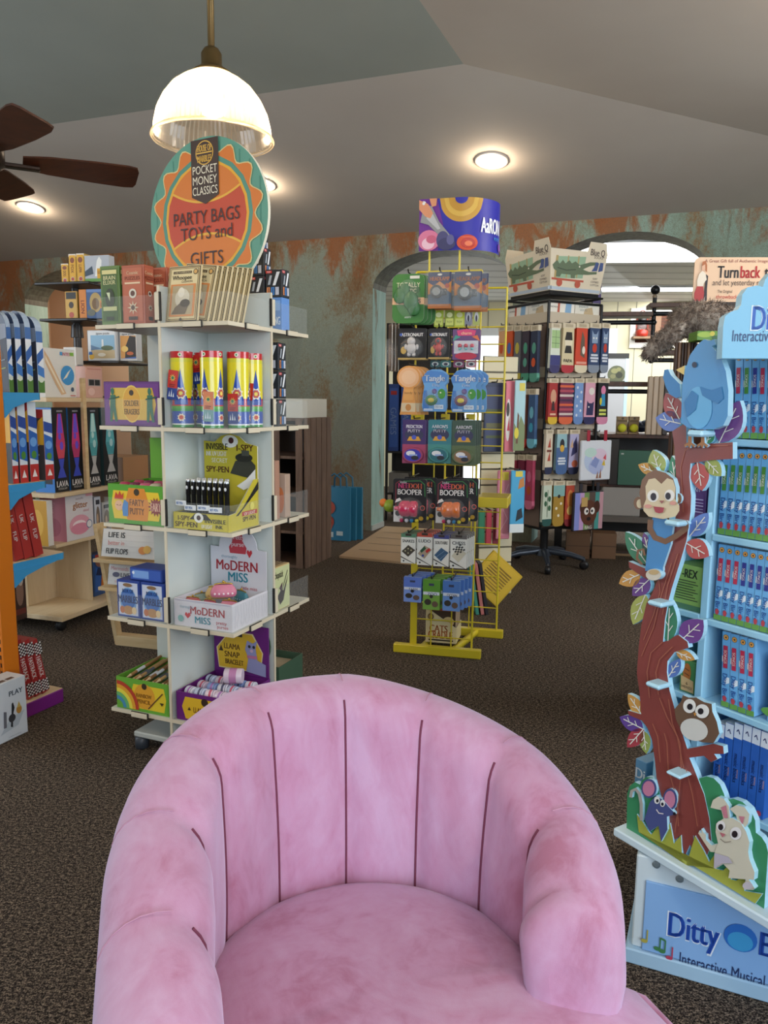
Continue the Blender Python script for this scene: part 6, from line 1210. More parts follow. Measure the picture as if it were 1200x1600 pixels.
# ---------------------------------------------------------------- the books
def book_art(rc, ttl='Ditty Bird'):
    return 'r 0 0 1 1 #6aaee0;p #e6f0f6 0 .6 .5 .58 .7 .62 .4 .66 0 .68;p #e6f0f6 1 .33 .5 .3 .35 .34 .7 .4 1 .4;r 0 0 1 .07 #6aa04a;o .5 .93 .34 0 #3a2a20;o .5 .93 .3 0 #d99a4a;p #3a2a20 .35 .93 .6 .945 .6 .915;r .22 .52 .78 .82 %s;v .5 .67 .36 .26 #efe6e0 SONGS;v .52 .28 .62 .34 #1f4a9c %s;e .5 .11 .26 .04 #b8404a' % (rc, ttl)
_bk = {}
def books(row, x0s, wpx, y0, y1, zsh, cols, nm, lean=0, art=None, base='#7fb8e2', d=.16, step=None, lbl=None):
    n = len(x0s)
    for i, x in enumerate(x0s):
        a0_, z_ = bz(x, (y0+y1)/2); a1_ = bz(x+wpx, (y0+y1)/2)[0]; w = (a1_-a0_)*.93; h = min(bz(x, y0)[1]-zsh, (min([q_ for q_ in zs_r if q_ > zsh+.05]+[zt])-.0165-zsh)*cos(lean)-.004)
        ct = carton(w, h/cos(lean), d, C(base, .35), art[i % len(art)] if art else book_art(cols[i]), '', '', 'r 0 0 1 1 #dfe6ea', .0008)
        ct.build('board_book', None, lbl(i) if lbl else nm % nth(i, n), 'book', 'musical books on the blue display', None, DT.M((a0_+a1_)/2+(tan(lean)*.0 if lean else 0), BO-.004, zsh+.0006+abs(sin(lean))*w/2+.001, 0, 0, 0) @ Matrix.Rotation(lean, 4, 'Y'))
RED, GRN, NVY = '#b82a4a', '#4a8a34', '#2a3088'
books(0, [1150, 1163, 1176, 1188, 1201], 12, 552, 686, zs_r[0], [RED, GRN, NVY, RED, GRN], 'light blue musical book on the top shelf, %s of five', -.06)
books(1, [1124+12*i for i in range(9)], 12, 703, 838, zs_r[1], [GRN]*9, 'light blue musical book with green ribbon on the second shelf, %s')
books(2, [1117+12.3*i for i in range(9)], 12.3, 848, 975, zs_r[2], [RED]*3+[NVY]*6, 'light blue musical book on the third shelf, %s')
books(3, [1129+13.6*i for i in range(4)], 13.4, 985, 1110, zs_r[3], [RED]*4, 'light blue musical book on the fourth shelf, %s of four', -.06)
a0_, z_ = bz(1186, 1050); w = .13
carton(w, .128, .03, C('#7fb8e2', .35), 'b .4 .8 .16 .7 #1f4a9c Ditty;e .5 .4 .35 .25 #e6f0f6;e .5 .15 .6 .12 #5f9a44;o .3 .4 .12 0 #b8404a;o .3 .6 .1 0 #3f8a5c;s .6 .38 .08 .15 9 #c85a3c').build('board_book', None, 'musical book facing outwards at the right of the fourth shelf', 'book', 'musical books on the blue display', None, DT.M(a0_+w/2+.016, BO-.012, zs_r[3]+.0008, 0, 0, .0))
bl = 'r 0 0 1 1 #2c62b8;r .0 .82 1 1 #dfe6ee;l .12 #2a3a6a .3 .9 .5 .93 .7 .88;v .5 .46 .5 .62 #16265c music books;v .8 .40 .24 .4 #d9a07a nursery;e .5 .06 .3 .03 #b8405a'
books(4, [1113+14.2*i for i in range(6)], 14, 1128, 1262, zs_r[4], None, 'dark blue sound book on the lowest shelf, %s of six', 0, [bl], '#2c62b8')
# things on the narrow shelves behind the trunk
def nar(box, zsh, nm, lab, col, art, d=.1, cat_='box'):
    a, w, z, h = DT.span(*box, BO-.008); return carton(w, h+z-zsh-.0006, d, col, art).build(nm, None, lab, cat_, None, None, DT.M(a, BO-.008, zsh+.0006))
nar((1053, 883, 1099, 955), zs_l[1], 'kit_box', 'green dinosaur kit box on the narrow blue shelf behind the trunk', '#8fb45c', 'r .0 .0 1 .12 #4f7a5a;b .45 .82 .2 .7 #232a20 T-REX;'+';'.join('r .08 %.2f %.2f %.2f #3f4a34' % (.22+.06*i, .85-.08*(i % 3), .24+.06*i) for i in range(8)))
nar((1084, 752, 1103, 812), zs_l[0], 'kit_box', 'purple kit box on the narrow blue shelf above the dinosaur box', '#54286a', 't .3 .8 .14 .5 #d9cfe0 KIT;'+';'.join('r .1 %.2f .85 %.2f #b8a4c4' % (.2+.08*i, .225+.08*i) for i in range(5)))
nar((1062, 1032, 1087, 1086), zs_l[2], 'puzzle_box', 'green jungle puzzle box with an orange tiger on the lowest narrow shelf', '#4f8a4c', 'e .45 .62 .25 .3 #b86a2c;l .04 #3a2418 .3 .6 .6 .55;l .04 #3a2418 .3 .75 .6 .7;p #d9b07a .15 .05 .95 .05 .9 .42 .1 .5;t .5 .3 .1 .2 #4a3420 6;t .5 .18 .08 .7 #4a3420 SHAPED PUZZLES')
# slim board game leaning out on the left, below the leaves
a, w, z, h = DT.span(992, 1188, 1010, 1222, -.10); ob = carton(w, z+h-zp1-.0006, .14, C('#5f8fb0', .4), 'b .5 .75 .2 .8 #e6eef2 Di;r .05 .05 .95 .3 #b9c9d4').build('board_book', None, 'blue boxed set with white letters standing left of the trunk', 'book', None, None, DT.M(a, -.10, zp1+.0006))
# ================================================================ behind the display: shelving, hat, sign
B0 = atY(1082, 640, 2.75); BP = PL(B0.xy, -6)
sh = thing('bookcase', 'brown wooden bookcase standing behind the blue display', 'bookcase', BP.M(0, 0, 0))
zt2 = BP.hit(1110, 537)[1]
mb = MB(); 
for s_ in (0, .30, .72): pass
mb = MB(); mb.rbox(.0, .03, -.16, .3, 0, zt2, M_DARKW, .002); mb.build('side_panel', sh); mb = MB(); mb.rbox(.77, .80, -.16, .3, 0, zt2, M_DARKW, .002); mb.build('side_panel', sh)
for i in range(5): mb = MB(); mb.rbox(.03, .77, -.15, .3, zt2*(i+1)/5-.025, zt2*(i+1)/5, M_DARKW, .002); mb.build('shelf', sh)
mb = MB(); mb.rbox(.03, .77, .285, .3, 0, zt2, '#3a261c', .001); mb.build('back_panel', sh)
# bundle of dark slats standing at its left
for k in range(7):
    mb = MB(); p0 = BP.hit(1050+4.6*k, 660)[0]; p1 = BP.hit(1054+4.8*k, 537)[0]; z0_ = BP.hit(1060, 662)[1]; z1_ = BP.hit(1060, 536)[1]
    mb.tube([(p0, -.05, .001), (p1, -.03, z1_)], .0054, ('#4a3428', '#8a6a54', '#3a2820')[k % 3], 6); mb.build('garden_stake', None, 'thin dark wooden stake leaning on the bookcase, %s of seven' % nth(k, 7), 'stake', 'wooden stakes by the bookcase', None, BP.M(0, 0, 0))
a, w, z, h = BP.span(1089, 517, 1128, 538, .14); carton(w, h+z-zt2-.0006, .10, '#6a9a3c', 'e .3 .6 .3 .3 #a8c44a;r .6 .1 .9 .5 #3a6a3c;o .6 .7 .1 0 #d9c84a').build('game_box', None, 'green leafy box under the fur hat', 'box', None, None, BP.M(a, .14, zt2+.0006))
FUR = NT('mottled_fur', .95); f1 = FUR.noise(38, FUR.map((1, 1, .5)), 5, .7, .5); FUR.col(FUR.ramp(f1, [(.36, '#5f5048'), (.48, '#9a897c'), (.62, '#d0c2b4')])); FUR.bump(FUR.noise(160, FUR.map((1, 1, .35)), 4, .8), .9, .02); FUR = FUR.m
q = BP.M(0, 0, 0); hat = thing('fur_hat', 'mottled grey brown fur trapper hat lying on top of the bookcase', 'hat', BP.M(BP.hit(1112, 520)[0], -.0, zt2+.014))
rs = random.Random(5)
def furball(mb, c, r, sx, sy, sz, dens=900):
    mb.ball(c, r, FUR, 20, 12, sx, sy, sz)
    for i in range(dens):
        th_ = rs.uniform(0, 2*pi); ph = acos(rs.uniform(-1, 1)); n_ = Vector((sin(ph)*cos(th_), sin(ph)*sin(th_), cos(ph)))
        p = Vector((c[0]+n_.x*r*sx, c[1]+n_.y*r*sy, c[2]+n_.z*r*sz)); d = (n_+Vector((rs.uniform(-.6, .6), rs.uniform(-.6, .6), rs.uniform(-.8, .2)))).normalized()*rs.uniform(.012, .024); e = Vector((rs.uniform(-1, 1), rs.uniform(-1, 1), rs.uniform(-1, 1))).normalized()*.0022
        mb.add([tuple(p-e), tuple(p+e), tuple(p+d)], [(0, 1, 2)], FUR)
mb = MB(); furball(mb, (.0, .12, .075), .115, 1.0, .75, .60, 1500); mb.build('crown', hat)
mb = MB(); mb.T = TR((-.150, .03, -.0), 0, 0, radians(-42)); furball(mb, (0, 0, 0.0), .07, 1.35, .5, .5, 800); mb.build('ear_flap', hat)
mb = MB(); mb.T = TR((.12, .12, .08), 0, 0, radians(40)); furball(mb, (0, 0, 0), .06, 1.2, .6, .5, 500); mb.build('ear_flap', hat)
# sign: Turn back time
TP_ = PL(atY(1086, 450, 2.99).xy, -3)
a, w, z, h = TP_.span(1084, 402, 1250, 472, 0)
sg = thing('header_sign', 'cream and red vintage sign saying turn back, above the bookcase', 'sign', TP_.M(a, 0, z))
mb = MB(); mb.prism(rounded(w, h, .02), 0, .006, C('#e6c2a0', .5)); 
mb.art(FR(-w/2, 0, 0), w, h, 't .5 .92 .07 .85 #8a3a34 A Great Gift full of Authentic Images and History;b .32 .68 .28 .2 #231c1c Turn;b .53 .68 .28 .19 #b82a2c back;b .76 .68 .28 .2 #231c1c time;t .52 .44 .13 .68 #3a2a2a and let yesterday meet today;t .3 .24 .07 .14 #3a2a2a The Original;t .42 .12 .09 .4 #b82a2c throwback and more')
mb.art(FR(-w/2, 0, 0), w, h, 'p #2a2024 .10 .02 .135 .02 .13 .3 .132 .58 .11 .62;p #b03434 .015 .02 .10 .02 .105 .2 .09 .36 .035 .36 .012 .2;p #e9dcc8 .035 .35 .09 .35 .095 .42 .12 .5 .105 .64 .075 .7 .045 .62 .03 .48;e .082 .78 .016 .09 #e0b090;p #b0683c .066 .8 .072 .9 .1 .92 .115 .82 .118 .66 .102 .7 .096 .84', .002); mb.build('sign_board', sg)
mb = MB(); mb.box(-w/2, w/2, -.002, .02, -.045, -.001, '#241a18'); mb.art(FR(-w/2, -.002, -.045), w, .044, 'b .5 .5 .42 .92 #d9cfc4 ANNIVERSARIES - HOMECOMINGS - BIRTHDAYS'); mb.build('lower_strip', sg)
zb_ = z-.045-zt2
for x in (-w*.3, w*.2):
    mb = MB(); q_ = BP.w(0, 0, 0); mb.rbox(x-.012, x+.012, .006, .018, -.045-zb_+.0008, .06, '#3a2a24', .001); mb.build('support', sg)
# ================================================================ orange and blue shelving at the far left
OL = PL(atZ(43, 1122).xy, 67); ORA = C('#dc7a1c', .4); BLU = C('#3f9ad0', .4); PUR = C('#7c2480', .4)
def oh(x, y, off=0): return OL.hit(x, y, off)
fx_ = thing('gondola_shelving', 'orange and blue shop shelving with a purple base at the left edge', 'shelving', OL.M(0, 0, 0))
zpb = oh(98, 1075)[1]; se = oh(100, 1090)[0]
mb = MB(); mb.rbox(-.16, se, 0, .9, 0, zpb-.002, PUR, .003); mb.box(-.158, se-.003, .003, .898, zpb-.002, zpb, M_MAPLE); mb.build('base_plinth', fx_)
p1 = oh(33, 1075, 0)[0]; p0 = oh(5, 1040, 0)[0]
mb = MB(); mb.rbox(p0, p1, .0, .019, zpb, 2.0, ORA, .003); up = mb.build('upright', fx_)
mb = MB()
for i in range(60):
    z = zpb+.05+i*.03
    if z < 1.95: mb.box(p0-.0008, p0, .006, .012, z, z+.016, '#26201c')
mb.build('slots', up)
mb = MB(); mb.rbox(p0, p1, .85, .9, zpb, 2.0, ORA, .003); mb.build('upright', fx_)
SHZ = []
for x1, y, ye in ((67, 614, 640), (76, 751, 790), (104, 862, 910)):
    s1, z = oh(x1, y); SHZ.append(z)
    mb = MB(); out = [(p1-.005, 0), (s1-.02, 0), (s1-.005, .01), (s1, .03), (s1, .9), (p1-.005, .9)]
    n_ = len(out); v = [(a, b, z-.026) for a, b in out]+[(a, b, z) for a, b in out]
    mb.add(v, [tuple(range(n_))[::-1]]+[(i, (i+1) % n_, n_+(i+1) % n_, n_+i) for i in range(n_)], BLU); mb.add(v, [tuple(range(n_, 2*n_))], M_MAPLE); sh_ = mb.build('shelf', fx_)
    mb = MB(); q = [(p1-.002, z-.026), (p1+(s1-p1)*.78, z-.026), (p1+(s1-p1)*.55, z-.034), (p1+(s1-p1)*.2, z-.055), (p1-.002, z-.09)]; mb.prism(q, -.004, .010, BLU); mb.build('bracket', sh_)
s_n, z_n = oh(14, 1018, .0); mb = MB(); pts_ = [(p0-.12+.12*cos(radians(a)), .05+.1+.12*sin(radians(a))*1.2) for a in range(0, 361, 15)]
mb.ring([[(a, b, z_n-.02) for a, b in pts_], [(a, b, z_n) for a, b in pts_]], M_MAPLE); mb.build('shelf', fx_)
def onl(box, zb, name, lab, cat, group, col, front, left='', d=.16, lean=0, off=-.0205, top=''):
    off = min(off, -.0205)
    a, w, z, h = OL.span(*box, off); h = max(.02, z+h-zb-.0006)
    ct = carton(w, h, d, col, front, '', left, top)
    return ct.build(name, None, lab, cat, group, None, OL.M(a, off, zb+.0006+abs(sin(lean))*w/2) @ Matrix.Rotation(lean, 4, 'Y'))
rk = 'r 0 0 1 1 #dfe6ec;r 0 .82 1 1 #3f6aa8;p #2f5fa8 0 .62 1 .74 1 .58 0 .45;r 0 0 1 .2 #4f7a34;o .5 .22 .4 0 #d9e0d0;e .5 .36 .3 .05 #6a4a34;p #3f78c0 0 .3 1 .24 1 .4 0 .46'
rkl = 'r 0 0 1 1 #2a2c3a;p #7f8a9c 0 1 1 1 1 .8 0 .7;e .5 .55 .3 .1 #4a3a34;l .05 #8a9a5a .1 .3 .9 .36;l .05 #6a7a8c .1 .42 .9 .48;e .4 .84 .14 .06 #b8c0cc'
nr = 4
for i, (x0, x1) in enumerate(((11, 18), (24, 33), (40, 49), (57, 67))):
    a, w, z, h = OL.span(x0, 486 if i < 3 else 494, x1, 610, -.015); zb = SHZ[0]; h = z+h-zb
    mb = MB(); out = [(.0, 0), (.10, 0), (.10, h*.8)]+[(.05+.05*cos(radians(t_)), h*.8+h*.2*sin(radians(t_))) for t_ in range(15, 166, 15)]+[(.0, h*.8)]
    mb.T = Matrix.Rotation(-pi/2, 4, 'Z'); mb.prism([(-.10+x, zz) for x, zz in out], -w/2, w/2, C('#33405a', .25), C('#9fb4cc', .25)); mb.T = Matrix.Identity(4)
    mb.art(FR(-w/2, 0, 0), w, h*.8, rk); mb.art(LF(-w/2, .10, 0), .10, h*.84, rkl)
    mb.build('rocket_pack', None, 'arched blue and white toy rocket pack, %s on the top blue shelf' % nth(i, nr), 'toy pack', 'rocket packs', None, OL.M(a, -.015, zb+.0006))
fl = 'r 0 0 1 1 #dfe6ec;r 0 0 1 .22 #b8302c;p #e9e6e2 .2 .06 .8 .06 .5 .16;p #2a62b4 0 .3 1 .26 1 .6 0 .66;e .5 .5 .4 .06 #6aa0dc;e .5 .34 .3 .05 #4f8a34;p #2a4a9a 0 .7 1 .66 1 .8 0 .84'
fll = 'r 0 0 1 1 #3a3836;r 0 .88 1 1 #a82c28;p #e0b02c .6 .5 1 .5 1 .9 .8 .84;l .05 #8a9a6a .1 .3 .8 .36;l .05 #b8b4ac .1 .42 .8 .5;e .4 .7 .2 .08 #8a6a4a'
for i, (x0, x1) in enumerate(((17, 26), (29, 41), (45, 58), (69, 82))):
    onl((x0, 628 if i < 3 else 640, x1, 750), SHZ[1], 'rocket_pack', 'red-bottomed toy rocket box on the middle blue shelf, %s of four' % nth(i, 4), 'toy pack', 'red rocket boxes', '#b8302c', fl, fll, .12, 0, -.016)
for i, x in enumerate((21, 36, 52)):
    onl((x, 770, x+14, 866), SHZ[2], 'game_box', 'red game box with white lettering leaning on the lower blue shelf, %s of three' % nth(i, 3), 'game', 'leaning red game boxes', '#a8302c', 'v .5 .62 .42 .18 #e9e4e0 UK;v .5 .36 .42 .24 #e9e4e0 FLIP', 'r 0 0 1 1 #8a2622', .2, -.17, -.02)
chq = lambda v0: ';'.join('r %.3f %.3f %.3f %.3f %s' % (.08+.21*i, v0+.028*j, .29+.21*i, v0+.028*(j+1), '#18181a' if (i+j) % 2 else '#efece8') for i in range(4) for j in range(8))
for i, x in enumerate((41.5, 53, 64.5)):
    onl((x, 994, x+10.5, 1084), zpb, 'game_box', 'red racing game box with chequered ends leaning on the purple base, %s of three' % nth(i, 3), 'game', 'racing game boxes on the purple base', '#a82c2c', 'v .5 .5 .62 .38 #efece8 FASTRACK;'+chq(.04)+';'+chq(.74), 'r 0 0 1 1 #8a2420', .26, -.2, -.02, 'r 0 0 1 1 #7a201c')
# white animal play box on the floor in front
a, w, z, h = OL.span(-14, 1064, 42, 1148, .10)
carton(w, z+h-.001, .088, C('#d4d8de', .4), 'b .7 .78 .09 .4 #3a4a5a PLAY;p #b8c0c8 .2 .14 .72 .2 .92 .42 .5 .36;p #2c2c30 .5 .22 .56 .2 .58 .4 .64 .52 .6 .62 .56 .6 .54 .42;e .55 .36 .1 .07 #3a3a3e;e .76 .46 .08 .07 #b8863c;p #c8a85a .7 .5 .82 .5 .76 .6;p #6a6a72 .3 .24 .38 .24 .4 .5 .32 .52;t .6 .06 .02 .5 #8a9298 modelling clay playset', '', '', 'r .3 .1 .5 .3 #5a4a44;r .55 .1 .75 .3 #5a4a44;r .05 .05 .95 .06 #b8bcc4').build('game_box', None, 'white animal play box on the floor by the purple base', 'toy pack', None, None, OL.M(a, .10, .001))
# ================================================================ maple island unit behind
GO = PL(atZ(97, 965, .1).xy, 71.9)
gu = thing('island_shelf', 'maple island shelving unit on castors with lamps and pool toys', 'shelving', GO.M(0, 0, 0))
GW, GD = 1.05, .95
def gpart(mb, nm, lab=None): return mb.build(nm, gu, lab)
mb = MB(); mb.rbox(0, GW, 0, GD, .075, .1, M_MAPLE, .002); gpart(mb, 'deck')
for s_, y in ((.08, .08), (GW-.08, .08), (.08, GD-.08), (GW-.08, GD-.08)):
    mb = MB(); mb.T = TR((s_, y, .032), 0, pi/2); mb.lathe([(.012, -.014), (.03, -.012), (.03, .012), (.012, .014)], '#1c1c1e', 14); mb.T = Matrix.Identity(4); mb.lathe([(.012, .03), (.02, .075)], C('#4a4a4e', .4, .6), 10, (s_, y)); gpart(mb, 'castor')
zL = GO.hit(90, 771)[1]; zM = GO.hit(120, 846)[1]; zU = GO.hit(80, 621)[1]
iw = GO.M(0, 0, 0).inverted()
pa_ = iw @ atZ(42, 947, .1); pb_ = iw @ atZ(92, 933, .1); pc_ = iw @ atZ(143, 938, .1)
yA = (pa_.y+pb_.y)/2; sB = (pb_.x+pc_.x)/2
mb = MB(); mb.rbox(pa_.x, sB, yA, yA+.018, .1, zM-.018, M_MAPLEV, .001); gpart(mb, 'partition')
mb = MB(); mb.rbox(sB, sB+.018, pc_.y, yA+.018, .1, zM-.018, M_MAPLEV, .001); gpart(mb, 'partition')
mb = MB(); mb.rbox(sB+.018, GO.hit(203, 752)[0], yA, yA+.018, .1, zM-.018, M_MAPLEV, .001); gpart(mb, 'partition')
mb = MB(); mb.rbox(pa_.x, pa_.x+.018, yA+.018, GD, .1, zM-.018, M_MAPLEV, .001); gpart(mb, 'partition')
m0 = GO.hit(60, 860)[0]
mb = MB(); mb.rbox(.02, GW, .03, GD-.02, zM-.018, zM, M_MAPLE, .002); gpart(mb, 'shelf')
mb = MB(); mb.rbox(-.02, GO.hit(203, 752)[0], -.01, GD-.1, zL-.022, zL, M_MAPLE, .002); gpart(mb, 'shelf')
mb = MB(); mb.rbox(-.03, GO.hit(161, 618)[0], .0, GD-.1, zU-.022, zU, M_MAPLE, .002); gpart(mb, 'shelf')
ps = GO.hit(132, 680)[0]; mb = MB(); mb.rbox(ps-.012, ps+.012, -.012, .008, zL, zU+.10, M_PINE, .001); gpart(mb, 'post')
mb = MB(); mb.rbox(-.0, .02, .2, .5, zM, zL-.022, M_MAPLEV, .001); gpart(mb, 'partition')
mb = MB(); mb.rbox(.35, .368, .5, GD-.1, zL, zU-.022, M_MAPLEV, .001); mb.build('partition', gu)
def ong(box, zb, name, lab, cat, group, col, front, left='', d=.12, off=0, right='', top=''):
    a, w, z, h = GO.span(*box, off); h = max(.02, z+h-zb-.0006)
    if zb == zM: h = min(h, zL-.024-zM)
    return carton(w, h, d, col, front, right, left, top).build(name, None, lab, cat, group, None, GO.M(a, off, zb+.0006))
def lava(c1, c2, c3, bs):
    return 'r .02 .02 .98 .98 #121114;p %s .36 .93 .64 .93 .82 .55 .70 .40 .30 .40 .18 .55;p %s .42 .93 .58 .93 .68 .7 .32 .7;p %s .2 .56 .8 .56 .70 .41 .30 .41;p %s .30 .395 .70 .395 .6 .29 .8 .17 .2 .17 .4 .29;e .45 .66 .1 .04 %s;e .55 .55 .12 .05 %s;b .5 .1 .075 .8 #efece8 LAVA;t .5 .04 .025 .6 #c9c4bc MOTION LAMP;r .3 .95 .7 .97 #8a8a90' % (c1, c2, c3, bs, c2, c2)
for i, (x0, x1, c) in enumerate(((83, 106, ('#c83a6a', '#6a4ad0', '#d04a5c', '#3a4ab8')), (108, 129, ('#c83a7a', '#6a50d0', '#b83a6a', '#3a4ab8')), (136, 156, ('#5fb0b4', '#b8dcd8', '#4a9aa0', '#b9b4b0')), (161, 183, ('#5fb4bc', '#b4d8d8', '#4a9aa4', '#b9b4b0')))):
    ong((x0, 637, x1, 762 - i*3), zL, 'lamp_box', 'black lava lamp box picturing a %s lamp, %s of four' % (('pink and purple', 'pink and purple', 'silver and teal', 'silver and teal')[i], nth(i, 4)), 'box', 'lava lamp boxes', '#141316', lava(*c), 'r 0 0 1 1 #2a78c8;r .1 .1 .9 .3 #18181c' if i < 2 else 'r 0 0 1 1 #2f4a4c', .12, -.02)
ong((103, 770, 146, 842), zM, 'float_box', 'white box picturing a pink glitter pool float on the lower maple shelf', 'box', None, '#d8d2d4', 't .5 .9 .05 .5 #9a8a90 sunnylife;b .52 .76 .14 .56 #b8743a glitter;t .72 .62 .06 .3 #d07a8a island;e .48 .32 .38 .22 #e0a0b0;e .46 .32 .24 .1 #f0dfe2;e .48 .24 .34 .12 #d88aa0;o .82 .3 .11 0 #4a7a9c;o .82 .3 .09 0 #e9e4e2;r .72 .92 .98 1 #e0a0a8', 'r 0 0 1 1 #c07a88;e .5 .3 .3 .2 #b0687a;v .5 .75 .2 .3 #d8a8b0 glitter', .16, -.03)
ong((74, 782, 83, 846), zM, 'float_box', 'thin white box standing left of the glitter float box', 'box', None, '#e2e0dc', '', 'r 0 0 1 1 #c8962c;e .5 .5 .3 .3 #dcae4a', .12, -.03)
for i, (x0, x1, y0, c, nm) in enumerate(((148, 158, 776, '#c9ccd4', 'grey white'), (160, 174, 784, '#b8b4b0', 'grey photo'))):
    ong((x0, y0, x1, 832), zM, 'toy_box', nm+' small box on the lower maple shelf right of the float box', 'box', None, c, 'e .5 .45 .3 .3 #7a6a5c;r .2 .8 .8 .92 #3a3a44;e .4 .4 .12 .16 #c9a88c', 'r 0 0 1 1 #9a9ca4', .1, -.03)
ong((146, 862, 180, 940), .1, 'puzzle_box', 'colourful dragon puzzle box standing on the maple deck', 'box', None, '#2a4a7c', 'p #c8742c .3 .1 .7 .1 .8 .5 .6 .7 .4 .6;p #2f5aa0 .05 .1 .3 .1 .35 .6 .1 .7;p #d9a03c .5 .2 .7 .3 .6 .5;e .4 .8 .3 .14 #8a5a4a;p #18244a .1 .5 .4 .45 .5 .62 .2 .66;r .1 .92 .9 .98 #b8402c', '', .05, -.12)
ong((20, 880, 40, 946), .1, 'puzzle_box', 'dark brown puzzle box standing at the left of the maple deck', 'box', None, '#3a2420', 'e .5 .5 .3 .25 #8a6a5a;r .1 .1 .9 .2 #6a2a24;e .6 .7 .2 .1 #c9b8a4', '', .04, -.16)
# upper shelf goods
ong((69, 545, 118, 613), zU, 'float_box', 'white box picturing an inflatable surfboard on the upper maple shelf', 'box', None, '#e2e0da', 'p #d9b48c .02 .95 .16 .8 .5 .3 .66 .08 .5 .05 .3 .3 .04 .7;p #efe2c8 .05 .85 .45 .3 .6 .1 .54 .1 .4 .28 .05 .76;o .72 .46 .22 0 #3f94d0;p #efe6d4 .56 .36 .7 .42 .84 .6 .72 .52;b .72 .9 .07 .4 #d05a7a INTEX;r .5 .87 .58 .94 #4a9ad0;r .82 .87 .94 .94 #8ac04a;o .86 .17 .05 0 #4a5a70;r .78 .03 .95 .05 #b8504a', 'r 0 0 1 1 #c9c6c0', .09, -.02)
ong((120, 543, 131, 618), zU, 'toy_box', 'pale box with a small screen picture behind the surfboard box', 'box', None, '#cfcac4', 'r .1 .5 .9 .66 #8a8c90;r .3 .54 .7 .62 #2a2a2c', '', .08, -.125)
ong((134, 573, 160, 616), zU, 'clock_box', 'pink box picturing a flip clock on the upper maple shelf', 'box', None, '#d8a898', 'r .12 .38 .88 .6 #a8a09c;r .18 .4 .48 .58 #1c1a1c;r .52 .4 .82 .58 #1c1a1c;e .3 .2 .2 .12 #e9c4b8;r .1 .9 .9 .94 #c88a7a', '', .09, -.02, '', 'r 0 0 1 1 #d9c0a4')
ong((162, 579, 178, 614), zL+.30, 'photo_box', 'grey photo printed box on a riser behind the soldier erasers', 'box', None, '#b8b4b0', 'r .1 .2 .9 .8 #7a7270;e .5 .5 .2 .2 #c9b8ac', '', .06, -.1) if False else None
# cardboard cartons on the far end of the lamp shelf
cb = '#9a6e48'
a, w, z, h = GO.span(184, 692, 215, 795, -.05); a = GO.hit(203, 752)[0]+.01+w*.65-.13; mb = carton(w*1.3, .40, .28, cb, 'r .0 .62 1 1 #a87a52;r .0 .60 1 .62 #6a4a30;r .62 .2 .9 .4 #2a2420', '', 'r 0 0 1 1 #7a5636'); mb.build('cardboard_carton', None, 'brown cardboard carton on the maple unit right of the lava lamps', 'carton', None, None, GO.M(a+.13, -.05, zM+.0006))
# ================================================================ dark three-tier card spinner behind
DK = atY(125, 620, 4.42); DS = PL(DK.xy, -14)
du = thing('tiered_stand', 'dark three-tier tabletop stand of card games and puzzles behind the maple unit', 'display stand', DS.M(0, 0, 0))
M_BK = C('#1f1714', .35)
zt_ = [DS.hit(125, y)[1] for y in (447, 502, 566)]
mb = MB(); mb.lathe([(.022, zU+.004), (.022, zt_[0])], M_BK, 14); mb.lathe([(.13, zU+.001), (.13, zU+.012), (.05, zU+.03)], M_BK, 24); mb.lathe([(.035, zt_[1]-.09), (.03, zt_[1]-.02)], M_BK, 14); mb.build('pole', du)
sp_ = [(-.14, .20), (-.12, .18), (.02, .36)]
for (l_, r_), z in zip(sp_, zt_): mb = MB(); mb.rbox(l_, r_, -.16, .16, z-.014, z, M_BK, .003); mb.build('tier', du)
def ond(box, zb, name, lab, cat, group, col, front, left='', right='', d=.06, off=.12):
    a, w, z, h = DS.span(*box, off); h = z+h-zb-.0006
    return carton(w, h, d, col, front, right, left).build(name, None, lab, cat, group, None, DS.M(a, off, zb+.0006))
yl = 'r .06 .04 .94 .96 #e0a82c;e .5 .78 .3 .1 #8a4a2a;v .5 .48 .4 .3 #7a3a24 %s;o .5 .12 .28 0 #c9b8a0;o .5 .12 .2 0 #b8402c'
for i, (x0, x1, y0, tx_) in enumerate(((96, 107, 412, 'DOG'), (108, 119, 397, 'FOX'), (120, 132, 396, 'LLAMA'))):
    ond((x0, y0, x1, 447), zt_[0], 'card_game_box', 'small yellow animal puzzle box on the top tier, %s of three' % nth(i, 3), 'game', 'yellow animal boxes', '#d9b45a', 'r 0 .9 1 1 #efe6d8;'+yl % tx_)
ond((133, 399, 171, 447), zt_[0], 'puzzle_box', 'puzzle box with a llama photo on the top tier', 'box', None, '#c9ccd0', 'r 0 0 1 1 #b8bcc4;p #f0efe9 .4 .2 .65 .2 .7 .8 .6 .95 .5 .8;p #3a4a5a 0 .4 .3 .6 .35 .3 0 .2;r .5 .1 1 .5 #e0a82c;b .75 .36 .12 .44 #7a3a24 LLAMA;p #6aa04a .0 0 1 0 1 .12 0 .12', '', '', .05, .125)
ond((173, 405, 207, 447), zt_[0], 'puzzle_box', 'puzzle box with a fox photo at the right of the top tier', 'box', None, '#9aa890', 'e .5 .5 .25 .35 #c8682c;e .5 .42 .12 .16 #efe6dc;o .42 .56 .03 0 #1c1818;o .58 .56 .03 0 #1c1818;l .02 #e6e9e4 .1 .1 .16 .9;l .02 #e6e9e4 .85 .1 .8 .9;r .6 .0 1 .2 #e0a82c', '', '', .05, .10) if False else None
